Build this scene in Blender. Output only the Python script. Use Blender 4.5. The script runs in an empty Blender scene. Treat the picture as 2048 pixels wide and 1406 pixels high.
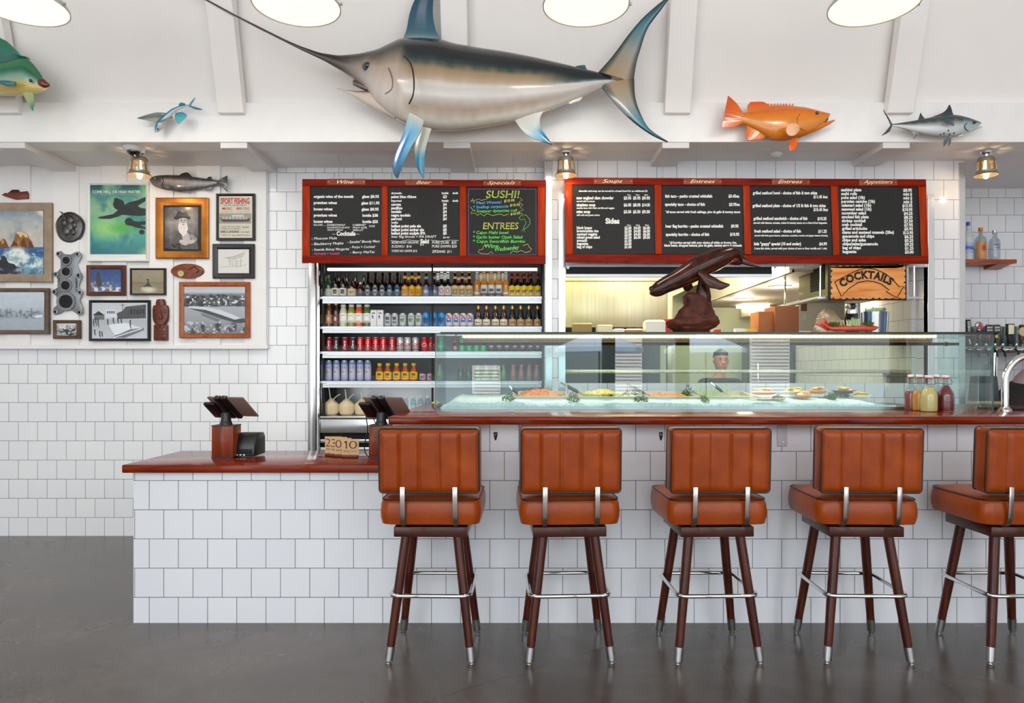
import bpy, bmesh, math, random
import numpy as np
from mathutils import Vector, Matrix
SC = bpy.context.scene
COL = SC.collection
rnd = random.Random(7)
PI = math.pi
# ---- surveyed frame: eye height 1.318 m, focal length 1400 px of a 2048 px frame
F, CX, HY, CZ = 1400.0, 1035.0, 741.0, 1.318
def PX(px, Y): return (px - CX) * Y / F
def PZ(py, Y): return CZ + (HY - py) * Y / F
def W(px, py, Y): return Vector((PX(px, Y), Y, PZ(py, Y)))
def lin1(c):
    c = c / 255.0
    return c / 12.92 if c <= 0.04045 else ((c + 0.055) / 1.055) ** 2.4
def lin(c): return (lin1(c[0]), lin1(c[1]), lin1(c[2]), 1.0)
def nlin(a):
    a = np.clip(np.asarray(a, float) / 255.0, 0, 1)
    return np.where(a <= 0.04045, a / 12.92, ((a + 0.055) / 1.055) ** 2.4)
# ---------------------------------------------------------------- materials
MATS = {}
class NT:
    def __init__(s, name):
        s.m = bpy.data.materials.new(name); s.m.use_nodes = True
        s.t = s.m.node_tree; s.n = s.t.nodes; s.l = s.t.links
        s.b = s.n['Principled BSDF']; s.out = s.n['Material Output']
    def add(s, typ, **kw):
        n = s.n.new(typ)
        for k, v in kw.items():
            if k in n.inputs: n.inputs[k].default_value = v
            else: setattr(n, k, v)
        return n
    def link(s, a, b): s.l.new(a, b)
    def ramp(s, fac, stops):
        r = s.n.new('ShaderNodeValToRGB'); e = r.color_ramp.elements
        while len(e) < len(stops): e.new(0.5)
        for i, (p, c) in enumerate(stops):
            e[i].position = p; e[i].color = lin(c)
        s.link(fac, r.inputs[0]); return r
    def coords(s, scale=(1, 1, 1), loc=(0, 0, 0), rot=(0, 0, 0), out='Object'):
        tc = s.n.new('ShaderNodeTexCoord'); mp = s.n.new('ShaderNodeMapping')
        mp.inputs['Scale'].default_value = scale; mp.inputs['Location'].default_value = loc
        mp.inputs['Rotation'].default_value = rot
        s.link(tc.outputs[out], mp.inputs[0]); return mp.outputs[0]
def mat(name, col, rough=0.5, metal=0.0, spec=0.5, coat=0.0, noise=None, bump=0.0, emit=None, trans=0.0, alpha=1.0, aniso=None, sheen=0):
    """plain principled; noise=(scale, colour2, (sx,sy,sz)) mixes a second colour"""
    if name in MATS: return MATS[name]
    s = NT(name); b = s.b
    b.inputs['Base Color'].default_value = lin(col)
    b.inputs['Roughness'].default_value = rough
    b.inputs['Metallic'].default_value = metal
    b.inputs['Specular IOR Level'].default_value = spec
    b.inputs['Coat Weight'].default_value = coat
    b.inputs['Coat Roughness'].default_value = 0.08
    b.inputs['Transmission Weight'].default_value = trans
    if emit:
        b.inputs['Emission Color'].default_value = lin(emit[0]); b.inputs['Emission Strength'].default_value = emit[1]
    if noise:
        v = s.coords(noise[2] if len(noise) > 2 else (1, 1, 1))
        n = s.add('ShaderNodeTexNoise', Scale=noise[0], Detail=5.0, Roughness=0.6)
        s.link(v, n.inputs['Vector'])
        r = s.ramp(n.outputs[0], [(0.32, col), (0.68, noise[1])])
        s.link(r.outputs[0], b.inputs['Base Color'])
        if bump:
            bp = s.add('ShaderNodeBump', Strength=bump, Distance=0.01)
            s.link(n.outputs[0], bp.inputs['Height']); s.link(bp.outputs[0], b.inputs['Normal'])
    MATS[name] = s.m
    return s.m
def painted(name, rough=0.5, spec=0.5, coat=0.0, metal=0.0):
    """colour of the thing itself, carried by its vertices"""
    if name in MATS: return MATS[name]
    s = NT(name)
    a = s.n.new('ShaderNodeAttribute'); a.attribute_name = 'Col'
    s.link(a.outputs['Color'], s.b.inputs['Base Color'])
    s.b.inputs['Roughness'].default_value = rough; s.b.inputs['Specular IOR Level'].default_value = spec
    s.b.inputs['Coat Weight'].default_value = coat; s.b.inputs['Coat Roughness'].default_value = 0.1
    s.b.inputs['Metallic'].default_value = metal
    MATS[name] = s.m; return s.m
def tilemat(name, axes, pitch, ox, oz, col=(232, 233, 237), rough=0.12):
    """square tiles, half-bond; axes picks the two object axes"""
    s = NT(name)
    tc = s.n.new('ShaderNodeTexCoord'); sp = s.n.new('ShaderNodeSeparateXYZ'); cb = s.n.new('ShaderNodeCombineXYZ')
    s.link(tc.outputs['Object'], sp.inputs[0])
    s.link(sp.outputs[axes[0]], cb.inputs[0]); s.link(sp.outputs[axes[1]], cb.inputs[1])
    mp = s.n.new('ShaderNodeMapping'); mp.inputs['Location'].default_value = (-ox, -oz, 0)
    s.link(cb.outputs[0], mp.inputs[0])
    br = s.add('ShaderNodeTexBrick', Scale=1.0, offset=0.5, offset_frequency=2)
    br.inputs['Brick Width'].default_value = pitch; br.inputs['Row Height'].default_value = pitch
    br.inputs['Mortar Size'].default_value = 0.0016; br.inputs['Mortar Smooth'].default_value = 0.15
    br.inputs['Color1'].default_value = lin(col); br.inputs['Color2'].default_value = lin((col[0] - 5, col[1] - 4, col[2] - 2))
    br.inputs['Mortar'].default_value = lin((70, 70, 72)); br.inputs['Bias'].default_value = 0.0
    s.link(mp.outputs[0], br.inputs['Vector'])
    nz = s.add('ShaderNodeTexNoise', Scale=2.2, Detail=2.0)
    s.link(mp.outputs[0], nz.inputs['Vector'])
    s.link(br.outputs['Color'], s.b.inputs['Base Color'])
    rr = s.n.new('ShaderNodeMapRange'); rr.inputs[3].default_value = rough; rr.inputs[4].default_value = 0.7
    s.link(br.outputs['Fac'], rr.inputs[0]); s.link(rr.outputs[0], s.b.inputs['Roughness'])
    ad = s.n.new('ShaderNodeMath'); ad.operation = 'MULTIPLY_ADD'
    s.link(br.outputs['Fac'], ad.inputs[0]); ad.inputs[1].default_value = -1.0; s.link(nz.outputs[0], ad.inputs[2])
    bp = s.add('ShaderNodeBump', Strength=0.35, Distance=0.004)
    s.link(ad.outputs[0], bp.inputs['Height']); s.link(bp.outputs[0], s.b.inputs['Normal'])
    MATS[name] = s.m; return s.m
def woodmat(name, c1, c2, c3, scale=(1.2, 14, 14), rough=0.25, coat=0.4, nscale=3.0, spec=0.2):
    s = NT(name)
    v = s.coords(scale)
    n = s.add('ShaderNodeTexNoise', Scale=nscale, Detail=6.0, Roughness=0.55, Distortion=0.6)
    s.link(v, n.inputs['Vector'])
    r = s.ramp(n.outputs[0], [(0.28, c1), (0.5, c2), (0.72, c3)])
    s.link(r.outputs[0], s.b.inputs['Base Color'])
    s.b.inputs['Roughness'].default_value = rough; s.b.inputs['Coat Weight'].default_value = coat; s.b.inputs['Specular IOR Level'].default_value = spec
    s.b.inputs['Coat Roughness'].default_value = 0.06
    bp = s.add('ShaderNodeBump', Strength=0.08, Distance=0.004)
    s.link(n.outputs[0], bp.inputs['Height']); s.link(bp.outputs[0], s.b.inputs['Normal'])
    MATS[name] = s.m; return s.m
def glassmat(name, tint, refl=1.0, rough=0.0):
    """thin pane: clear body plus fresnel reflection"""
    s = NT(name)
    s.n.remove(s.b)
    t = s.n.new('ShaderNodeBsdfTransparent'); t.inputs[0].default_value = lin(tint)
    g = s.n.new('ShaderNodeBsdfGlossy'); g.inputs['Roughness'].default_value = rough
    fr = s.n.new('ShaderNodeFresnel'); fr.inputs[0].default_value = 1.5
    mu = s.n.new('ShaderNodeMath'); mu.operation = 'MULTIPLY'; mu.inputs[1].default_value = refl
    mx = s.n.new('ShaderNodeMixShader')
    ge = s.n.new('ShaderNodeNewGeometry'); iv = s.n.new('ShaderNodeMath'); iv.operation = 'SUBTRACT'; iv.inputs[0].default_value = 1.0; s.link(ge.outputs['Backfacing'], iv.inputs[1])
    m2 = s.n.new('ShaderNodeMath'); m2.operation = 'MULTIPLY'; s.link(mu.outputs[0], m2.inputs[0]); s.link(iv.outputs[0], m2.inputs[1])
    s.link(fr.outputs[0], mu.inputs[0]); s.link(m2.outputs[0], mx.inputs[0])
    s.link(t.outputs[0], mx.inputs[1]); s.link(g.outputs[0], mx.inputs[2]); s.link(mx.outputs[0], s.out.inputs[0])
    MATS[name] = s.m; return s.m
# ---------------------------------------------------------------- mesh builder
ORG = {}
def cr(P, n): 
    out = []
    for k in range(n):
        u = k / (n - 1) * (len(P) - 1); i = min(int(u), len(P) - 2); f_ = u - i; p = [np.array(P[max(0, min(len(P) - 1, i + d))], float) for d in (-1, 0, 1, 2)]
        out.append(.5 * (2 * p[1] + (p[2] - p[0]) * f_ + (2 * p[0] - 5 * p[1] + 4 * p[2] - p[3]) * f_ ** 2 + (3 * p[1] - p[0] - 3 * p[2] + p[3]) * f_ ** 3))
    return np.array(out)
def crv(P, n=24): return [Vector(p) for p in cr([tuple(p) for p in P], n)]
class MB:
    def __init__(s): s.v = []; s.f = []; s.c = []; s.mi = []; s.cur = 0; s.colr = None
    def add(s, vs, fs, cols=None):
        o = len(s.v)
        s.v.extend([tuple(p) for p in vs])
        s.f.extend([tuple(i + o for i in q) for q in fs]); s.mi.extend([s.cur] * len(fs))
        if cols is None: cols = [s.colr or (1, 1, 1)] * len(vs)
        s.c.extend([tuple(q) for q in cols])
        return s
    def box(s, x0, x1, y0, y1, z0, z1):
        x0, x1 = min(x0, x1), max(x0, x1); y0, y1 = min(y0, y1), max(y0, y1); z0, z1 = min(z0, z1), max(z0, z1)
        v = [(x0, y0, z0), (x1, y0, z0), (x1, y1, z0), (x0, y1, z0), (x0, y0, z1), (x1, y0, z1), (x1, y1, z1), (x0, y1, z1)]
        return s.add(v, [(3, 2, 1, 0), (4, 5, 6, 7), (0, 1, 5, 4), (1, 2, 6, 5), (2, 3, 7, 6), (3, 0, 4, 7)])
    def pbox(s, px0, py0, px1, py1, Y, d):
        """a board seen square-on: pixel extents on its front face at depth Y, d deep behind"""
        return s.box(PX(px0, Y), PX(px1, Y), Y, Y + d, PZ(py1, Y), PZ(py0, Y))
    def hexa(s, a, b):
        """two quads (lists of 4) joined"""
        return s.add(list(a) + list(b), [(3, 2, 1, 0), (4, 5, 6, 7), (0, 1, 5, 4), (1, 2, 6, 5), (2, 3, 7, 6), (3, 0, 4, 7)])
    def loft(s, rings, closed=True, cap=True, cols=None):
        n = len(rings[0]); vs = [p for r in rings for p in r]; fs = []
        for i in range(len(rings) - 1):
            for j in range(n if closed else n - 1):
                k = (j + 1) % n
                fs.append((i * n + j, i * n + k, (i + 1) * n + k, (i + 1) * n + j))
        if cap and closed:
            fs.append(tuple(range(n - 1, -1, -1))); fs.append(tuple((len(rings) - 1) * n + j for j in range(n)))
        return s.add(vs, fs, cols)
    def lathe(s, prof, c=(0, 0, 0), n=20, cap=True):
        rings = [[(c[0] + r * math.cos(2 * PI * j / n), c[1] + r * math.sin(2 * PI * j / n), c[2] + z) for j in range(n)] for r, z in prof]
        return s.loft(rings, True, cap)
    def tube(s, path, r, n=10, cap=True, flat=None):
        path = [Vector(p) for p in path]; m = len(path)
        if not isinstance(r, (list, tuple)): r = [r] * m
        rings = []; up = None
        for i in range(m):
            d = (path[min(i + 1, m - 1)] - path[max(i - 1, 0)]).normalized()
            if up is None: up = d.orthogonal().normalized()
            up = (up - d * up.dot(d)); up = up.normalized() if up.length > 1e-6 else d.orthogonal().normalized()
            w = d.cross(up)
            rings.append([path[i] + (up * math.cos(2 * PI * j / n) + w * math.sin(2 * PI * j / n)) * r[i] for j in range(n)])
        return s.loft(rings, True, cap)
    def ell(s, c, r, n=16, m=10):
        rings = []
        for i in range(m + 1):
            a = PI * i / m; q = max(math.sin(a), 1e-3)
            rings.append([(c[0] + r[0] * q * math.cos(2 * PI * j / n), c[1] + r[1] * q * math.sin(2 * PI * j / n), c[2] - r[2] * math.cos(a)) for j in range(n)])
        return s.loft(rings)
    def prism(s, pts, d):
        """pts: list of 3-D points of a flat outline, d: extrusion vector"""
        n = len(pts); d = Vector(d); a = [Vector(p) for p in pts]
        return s.add(a + [p + d for p in a], [tuple(range(n)), tuple(range(2 * n - 1, n - 1, -1))] + [(i, n + i, n + (i + 1) % n, (i + 1) % n) for i in range(n)])
    def xf(s, M, i0=0):
        for i in range(i0, len(s.v)): s.v[i] = tuple(M @ Vector(s.v[i]))
        return s
    def build(s, name, m, parent=None, bevel=0, seg=2, smooth=35, origin=None, sub=0):
        me = bpy.data.meshes.new(name)
        if parent is not None: org = ORG.get(parent.name, Vector((0, 0, 0)))
        elif origin is not None: org = Vector(origin)
        else:
            a = np.array(s.v); lo, hi = a.min(0), a.max(0)
            org = Vector(((lo[0] + hi[0]) / 2, (lo[1] + hi[1]) / 2, lo[2]))
        me.from_pydata([tuple(np.array(p) - np.array(org)) for p in s.v], [], s.f)
        ms = m if isinstance(m, (list, tuple)) else [m]
        for q in ms: me.materials.append(q)
        if len(ms) > 1: me.polygons.foreach_set('material_index', s.mi)
        ca = me.color_attributes.new('Col', 'FLOAT_COLOR', 'POINT')
        ca.data.foreach_set('color', np.hstack([np.array(s.c, dtype=np.float32), np.ones((len(s.c), 1), np.float32)]).ravel())
        bm = bmesh.new(); bm.from_mesh(me)
        bmesh.ops.recalc_face_normals(bm, faces=bm.faces)
        if bevel:
            es = [e for e in bm.edges if len(e.link_faces) == 2 and e.calc_face_angle(0) > math.radians(40)]
            bmesh.ops.bevel(bm, geom=es, offset=bevel, segments=seg, affect='EDGES', profile=0.5, clamp_overlap=True)
        bm.to_mesh(me); bm.free()
        if smooth:
            me.polygons.foreach_set('use_smooth', [True] * len(me.polygons))
            me.set_sharp_from_angle(angle=math.radians(smooth))
        o = bpy.data.objects.new(name, me); COL.objects.link(o)
        ORG[o.name] = org if parent is None else org
        if parent is not None: o.parent = parent
        else: o.location = org
        if sub:
            md = o.modifiers.new('Subdivision', 'SUBSURF'); md.levels = sub; md.render_levels = sub
        return o
def thing(name, label, cat, loc=(0, 0, 0), group=None):
    o = bpy.data.objects.new(name, None); COL.objects.link(o)
    o.empty_display_size = 0.05
    o.location = loc; ORG[o.name] = Vector(loc)
    return tag(o, label, cat, group)
def tag(o, label=None, cat=None, group=None, kind=None):
    if label: o['label'] = label
    if cat: o['category'] = cat
    if group: o['group'] = group
    if kind: o['kind'] = kind
    return o
def struct(o): o['kind'] = 'structure'; return o
def dup(root, loc, label, rotz=None, group=None):
    r = root.copy(); COL.objects.link(r); r.location = loc
    if rotz is not None: r.rotation_euler = (0, 0, rotz)
    r['label'] = label
    if group: r['group'] = group
    kids = {}
    for o in list(bpy.data.objects):
        if o.parent is not None: kids.setdefault(o.parent.name, []).append(o)
    def rec(src, dst):
        for ch in kids.get(src.name, []):
            c = ch.copy(); COL.objects.link(c); c.parent = dst; rec(ch, c)
    rec(root, r)
    return r
# ---------------------------------------------------------------- lettering
_TX = {}
def glyphs(s, bold=0.0, shear=0.0, space=1.0):
    k = (s, bold, shear, space)
    if k in _TX: return _TX[k]
    cu = bpy.data.curves.new('t', 'FONT'); cu.body = s; cu.size = 1.0; cu.offset = bold; cu.shear = shear
    cu.space_character = space; cu.resolution_u = 5 if len(s) < 7 else 2
    o = bpy.data.objects.new('t', cu); COL.objects.link(o)
    dg = bpy.context.evaluated_depsgraph_get(); me = o.evaluated_get(dg).to_mesh()
    v = np.array([p.co[:2] for p in me.vertices]) if len(me.vertices) else np.zeros((0, 2))
    f = [tuple(p.vertices) for p in me.polygons]
    o.evaluated_get(dg).to_mesh_clear(); bpy.data.objects.remove(o); bpy.data.curves.remove(cu)
    _TX[k] = (v, f); return _TX[k]
CAPH = None
def text(mb, s, x0, x1, yb, ch, fn, bold=0.02, shear=0.0, col=None, warp=None, space=1.0):
    """lettering fitted between x0..x1, baseline yb, capital height ch (y grows downward); fn maps (x, y) to a point"""
    global CAPH
    if CAPH is None: CAPH = glyphs('H')[0][:, 1].max()
    v, f = glyphs(s, bold, shear, space)
    if not len(v): return
    a, b = v[:, 0].min(), v[:, 0].max()
    X = x0 + (v[:, 0] - a) * (x1 - x0) / max(b - a, 1e-6); Yv = yb - v[:, 1] * ch / CAPH
    if warp: X, Yv = warp(X, Yv)
    mb.add([fn(p, q) for p, q in zip(X, Yv)], f, [col] * len(v) if col is not None else None)
def onplane(Y): return lambda x, y: W(x, y, Y)
# ---------------------------------------------------------------- painted panels
def fbm(h, w, cells, seed=0, octv=4):
    r = np.random.RandomState(seed); out = np.zeros((h, w)); amp = 1.0; tot = 0
    for o in range(octv):
        c = cells * 2 ** o; g = r.rand(c + 2, c + 2)
        yy = np.linspace(0, c, h); xx = np.linspace(0, c, w)
        y0 = np.minimum(yy.astype(int), c); x0 = np.minimum(xx.astype(int), c)
        fy = (yy - y0)[:, None]; fx = (xx - x0)[None]; fy = fy * fy * (3 - 2 * fy); fx = fx * fx * (3 - 2 * fx)
        a = g[y0][:, x0]; b = g[y0][:, x0 + 1]; c2 = g[y0 + 1][:, x0]; d = g[y0 + 1][:, x0 + 1]
        out += amp * ((a * (1 - fx) + b * fx) * (1 - fy) + (c2 * (1 - fx) + d * fx) * fy); tot += amp; amp *= 0.5
    return out / tot
_fbm0 = fbm
class Art:
    """a small painted surface: u runs 0..1 left to right, v runs 0..1 top to bottom"""
    def __init__(s, w, h, base=(255, 255, 255)):
        s.w, s.h = w, h; s.U, s.V = np.meshgrid(np.linspace(0, 1, w), np.linspace(0, 1, h))
        s.a = np.ones((h, w, 3)) * np.array(base, float)
    def mix(s, m, c):
        m = np.clip(m, 0, 1)[..., None]; s.a = s.a * (1 - m) + np.asarray(c, float) * m; return s
    def grad(s, stops, k=None):
        k = s.V if k is None else k
        p = [q[0] for q in stops]
        s.a = np.stack([np.interp(k, p, [q[1][i] for q in stops]) for i in range(3)], -1); return s
    def poly(s, pts, c, soft=0):
        n = len(pts); acc = np.zeros(s.U.shape)
        for ou, ov in ((-.3, -.3), (.3, -.3), (-.3, .3), (.3, .3)):
            U, V = s.U + ou / s.w, s.V + ov / s.h; ins = np.zeros(s.U.shape, bool)
            for i in range(n):
                x0, y0 = pts[i]; x1, y1 = pts[(i + 1) % n]
                if y0 == y1: continue
                ins ^= ((y0 > V) != (y1 > V)) & (U < (x1 - x0) * (V - y0) / (y1 - y0) + x0)
            acc += ins * .25
        return s.mix(acc, c)
    def ell(s, x, y, rx, ry, c, ang=0, soft=0.15):
        ca, sa = math.cos(ang), math.sin(ang); dx, dy = s.U - x, s.V - y
        d = np.sqrt(((dx * ca + dy * sa) / rx) ** 2 + ((-dx * sa + dy * ca) / ry) ** 2)
        return s.mix((1 + soft / 2 - d) / soft, c)
    def line(s, x0, y0, x1, y1, w, c):
        asp = s.h / s.w
        ax, ay, bx, by = x0, y0 * asp, x1, y1 * asp; vx, vy = bx - ax, by - ay; L = vx * vx + vy * vy + 1e-9
        t = np.clip(((s.U - ax) * vx + (s.V * asp - ay) * vy) / L, 0, 1)
        d = np.hypot(s.U - ax - t * vx, s.V * asp - ay - t * vy)
        return s.mix((w - d) / (w * 0.5) , c)
    def noise(s, cells, amp, seed=0, octv=4):
        s.a = s.a + (_fbm0(s.h, s.w, cells, seed, octv)[..., None] - 0.5) * 2 * amp; return s
    def mb(s, fn, back=None):
        """fn(u, v) -> point"""
        b = MB(); w, h = s.w, s.h
        vs = [fn(s.U[j, i], s.V[j, i]) for j in range(h) for i in range(w)]
        fs = [(j * w + i, j * w + i + 1, (j + 1) * w + i + 1, (j + 1) * w + i) for j in range(h - 1) for i in range(w - 1)]
        return b.add(vs, fs, nlin(s.a.reshape(-1, 3)))
def oldphoto(a):
    g = a.a.mean(-1, keepdims=True); a.a = np.repeat(g, 3, -1); return a
ORD = ['first', 'second', 'third', 'fourth', 'fifth', 'sixth', 'seventh', 'eighth', 'ninth', 'tenth', 'eleventh', 'twelfth', 'thirteenth', 'fourteenth', 'fifteenth', 'sixteenth']
NUMW = ['zero', 'one', 'two', 'three', 'four', 'five', 'six', 'seven', 'eight', 'nine', 'ten', 'eleven', 'twelve', 'thirteen', 'fourteen', 'fifteen', 'sixteen']
# ================================================================ the setting
YF, YB, YK, YR, YS = 3.655, 5.578, 5.40, 6.22, 4.94     # counter front, back wall, pass wall, bar recess, beam face
ZS = 2.935                                              # soffit height
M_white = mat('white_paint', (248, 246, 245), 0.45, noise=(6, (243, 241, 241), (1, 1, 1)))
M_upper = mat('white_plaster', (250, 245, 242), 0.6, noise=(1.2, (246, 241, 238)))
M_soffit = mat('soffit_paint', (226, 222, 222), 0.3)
M_tile_b = tilemat('white_tile_back', (0, 2), 0.1526, PX(21.5, YB), PZ(1035, YB), (246, 247, 249))
M_tile_f = tilemat('white_tile_counter', (0, 2), 0.1524, PX(282, YF), PZ(1194.6, YF))
M_tile_s = tilemat('white_tile_counter_end', (1, 2), 0.1524, YF, PZ(1194.6, YF))
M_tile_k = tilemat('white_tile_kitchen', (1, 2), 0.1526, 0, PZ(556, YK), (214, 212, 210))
M_tile_c = tilemat('white_tile_column', (0, 2), 0.1526, PX(1888, YK), PZ(360, YK))
M_tile_r = tilemat('white_tile_recess', (0, 2), 0.1526, PX(1948, YR), PZ(430, YR))
M_steel = mat('brushed_steel', (196, 197, 198), 0.2, 1.0)
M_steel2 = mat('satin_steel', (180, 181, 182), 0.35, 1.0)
M_chrome = mat('chrome', (225, 226, 228), 0.06, 1.0)
M_black = mat('black_plastic', (16, 16, 17), 0.35)
M_blackm = mat('black_matte', (9, 9, 9), 0.7)
M_mahog = woodmat('mahogany', (84, 20, 3), (118, 33, 5), (142, 50, 10), rough=0.16, coat=0.22, spec=0.12)
M_mahogd = woodmat('menu_frame_wood', (92, 16, 3), (124, 24, 4), (142, 36, 8), rough=0.35, coat=0.0, spec=0.08)
M_glass = glassmat('case_glass', (240, 250, 249), 2.0)
def floor_mat():
    s = NT('polished_concrete')
    v = s.coords((1, 1, 1))
    n1 = s.add('ShaderNodeTexNoise', Scale=1.1, Detail=6.0, Roughness=0.62, Distortion=0.8); s.link(v, n1.inputs['Vector'])
    n2 = s.add('ShaderNodeTexNoise', Scale=160.0, Detail=2.0); s.link(v, n2.inputs['Vector'])
    r1 = s.ramp(n1.outputs[0], [(0.3, (66, 59, 54)), (0.52, (84, 76, 70)), (0.72, (98, 90, 84))])
    mx = s.add('ShaderNodeMix', data_type='RGBA', blend_type='OVERLAY'); mx.inputs[0].default_value = 0.22
    s.link(r1.outputs[0], mx.inputs[6]); s.link(n2.outputs[1], mx.inputs[7])
    # hairline cracks
    n3 = s.add('ShaderNodeTexNoise', Scale=1.7, Detail=5.0); s.link(v, n3.inputs['Vector'])
    ad = s.add('ShaderNodeMix', data_type='VECTOR'); ad.inputs[0].default_value = 0.22
    s.link(v, ad.inputs[4]); s.link(n3.outputs[1], ad.inputs[5])
    vo = s.add('ShaderNodeTexVoronoi', Scale=0.62, feature='DISTANCE_TO_EDGE'); s.link(ad.outputs[1], vo.inputs['Vector'])
    th = s.n.new('ShaderNodeMapRange'); th.inputs[1].default_value = 0.0; th.inputs[2].default_value = 0.0042
    th.inputs[3].default_value = 0.45; th.inputs[4].default_value = 0.0
    s.link(vo.outputs['Distance'], th.inputs[0])
    m2 = s.add('ShaderNodeMix', data_type='RGBA'); s.link(th.outputs[0], m2.inputs[0])
    s.link(mx.outputs[2], m2.inputs[6]); m2.inputs[7].default_value = lin((52, 46, 43))
    s.link(m2.outputs[2], s.b.inputs['Base Color'])
    rr = s.n.new('ShaderNodeMapRange'); rr.inputs[3].default_value = 0.16; rr.inputs[4].default_value = 0.34
    s.link(n1.outputs[0], rr.inputs[0]); s.link(rr.outputs[0], s.b.inputs['Roughness'])
    return s.m
M_floor = floor_mat()
struct(MB().box(-5.9, 7.0, -4.2, 9.0, -0.1, 0).build('floor', M_floor, smooth=0))
# back wall: tiled, with the opening for the drinks cooler
XL = -5.8; XC0, XC1 = PX(617, YB), PX(1104, YB)
b = MB().box(XL, XC0, YB, YB + 0.12, 0, ZS); b.box(XC0, XC1, YB, YB + 0.12, PZ(505, YB), ZS)
struct(b.build('wall_back', M_tile_b, smooth=0))
# pass-through wall between the cooler and the bar
XP0, XP1, XP2, XP3 = PX(1105, YK) - 0.06, PX(1131, YK), PX(1855, YK), PX(1929, YK)
b = MB().box(XP0, XP1, YK, YK + 0.16, 0, ZS); b.box(XP1, XP2, YK, YK + 0.16, PZ(534, YK), ZS)
b.box(XP2, XP3, YK, YR + 0.05, 0, ZS); b.box(XP1, XP2, YK, YK + 0.16, 0, 1.22)
struct(b.build('wall_center', M_tile_c, smooth=0))
struct(MB().box(XP3 - 0.02, 6.9, YR, YR + 0.12, 0, ZS).build('wall_recess', M_tile_r, smooth=0))
struct(MB().box(XL - 0.12, XL, -4.2, YB + 0.12, 0, 5.3).build('wall_left', M_white, smooth=0))
struct(MB().box(6.9, 7.0, -4.2, YR + 0.1, 0, 5.3).build('wall_right', M_white, smooth=0))
# soffit, the deep beam face and the leaning upper wall with its battens
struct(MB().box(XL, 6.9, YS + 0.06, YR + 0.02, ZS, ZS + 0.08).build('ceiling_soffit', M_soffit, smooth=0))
ZT = PZ(205, YS)
struct(MB().box(XL, 6.9, YS, YS + 0.2, ZS - 0.005, ZT).build('trim_1', M_white, bevel=0.004, smooth=0))
def lean(z): return YS + 0.05 - (z - ZT) * 0.30
b = MB().hexa([(XL, lean(ZT - .1), ZT - .1), (6.9, lean(ZT - .1), ZT - .1), (6.9, lean(ZT - .1) + .1, ZT - .1), (XL, lean(ZT - .1) + .1, ZT - .1)],
              [(XL, lean(5.3), 5.3), (6.9, lean(5.3), 5.3), (6.9, lean(5.3) + .1, 5.3), (XL, lean(5.3) + .1, 5.3)])
struct(b.build('wall_upper', M_upper, smooth=0))
struct(MB().box(XL, 6.9, -4.2, lean(5.2) + .05, 5.2, 5.3).build('ceiling', M_upper, smooth=0))
BEAMX = [-3.58 - 1.57, -3.58, -2.007, -0.43, 1.12, 2.68, 4.25]
k = 2
for x in BEAMX:
    b = MB()
    z0 = PZ(227, YS - .03); zt = 5.2
    b.hexa([(x - .09, YS - .045, z0), (x + .09, YS - .045, z0), (x + .09, YS + .03, z0), (x - .09, YS + .03, z0)],
           [(x - .09, lean(zt) - .1, zt), (x + .09, lean(zt) - .1, zt), (x + .09, lean(zt) + .02, zt), (x - .09, lean(zt) + .02, zt)])
    struct(b.build('trim_%d' % k, M_upper, bevel=0.004, smooth=0)); k += 1
for x in BEAMX:
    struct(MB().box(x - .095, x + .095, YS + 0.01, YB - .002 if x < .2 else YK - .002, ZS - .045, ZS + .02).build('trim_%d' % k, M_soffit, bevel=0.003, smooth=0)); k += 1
# boarded gallery panel on the left: raised boards, bottom rail and end board
YG = 5.55
b = MB(); b.box(XL, PX(535, YG), YG, YB - .001, PZ(697, YG), PZ(331, YG))
for a, c in ((-180, -132), (-84, -36), (14, 63), (110, 160), (206, 255), (300, 348), (394, 442), (490, 534)):
    b.box(PX(a, YG), PX(c, YG), YG - .018, YG, PZ(691, YG), PZ(331, YG))
b.box(XL, PX(535, YG) + .006, YG - .02, YG, PZ(698, YG), PZ(690, YG))
struct(b.build('trim_%d' % k, M_white, bevel=0.0015, seg=1, smooth=0)); k += 1
# steel corner guards on the tiled columns
for a, c, yt, Y in ((1091, 1104.5, 322, YK), (1117, 1131, 387, YK), (1855, 1868, 389, YK), (1917, 1930, 325, YK)):
    struct(MB().box(PX(a, Y), PX(c, Y), Y - .006, Y + .05, 0, PZ(yt, Y)).build('trim_%d' % k, M_steel, bevel=0.002, smooth=0)); k += 1
# kitchen seen through the pass
M_kgreen = mat('kitchen_green', (196, 204, 178), 0.5)
M_kwhite = mat('kitchen_white', (236, 228, 205), 0.55)
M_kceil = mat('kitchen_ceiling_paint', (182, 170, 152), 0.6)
struct(MB().box(.3, 4.2, 8.7, 8.8, 0, 2.9).build('wall_kitchen_back', M_kgreen, smooth=0))
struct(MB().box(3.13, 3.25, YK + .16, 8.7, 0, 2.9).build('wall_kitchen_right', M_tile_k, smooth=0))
struct(MB().box(.3, .362, YK + .16, 8.7, 0, 2.9).build('wall_kitchen_left', M_kgreen, smooth=0))
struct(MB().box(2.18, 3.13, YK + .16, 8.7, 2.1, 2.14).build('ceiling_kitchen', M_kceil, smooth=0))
struct(MB().box(2.16, 2.20, YK + .16, 7.9, 2.10, 2.9).build('trim_%d' % k, M_kwhite, smooth=0)); k += 1
struct(MB().box(.3, 3.2, YK + .16, 8.8, 2.9, 2.95).build('ceiling_kitchen_upper', M_kwhite, smooth=0))
b = MB().hexa([W(1336, 597, 7.9), W(1428, 553, 7.9), W(1428, 553, 7.95), W(1336, 597, 7.95)], [W(1336, 480, 7.9), W(1428, 480, 7.9), W(1428, 480, 7.95), W(1336, 480, 7.95)])
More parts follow.
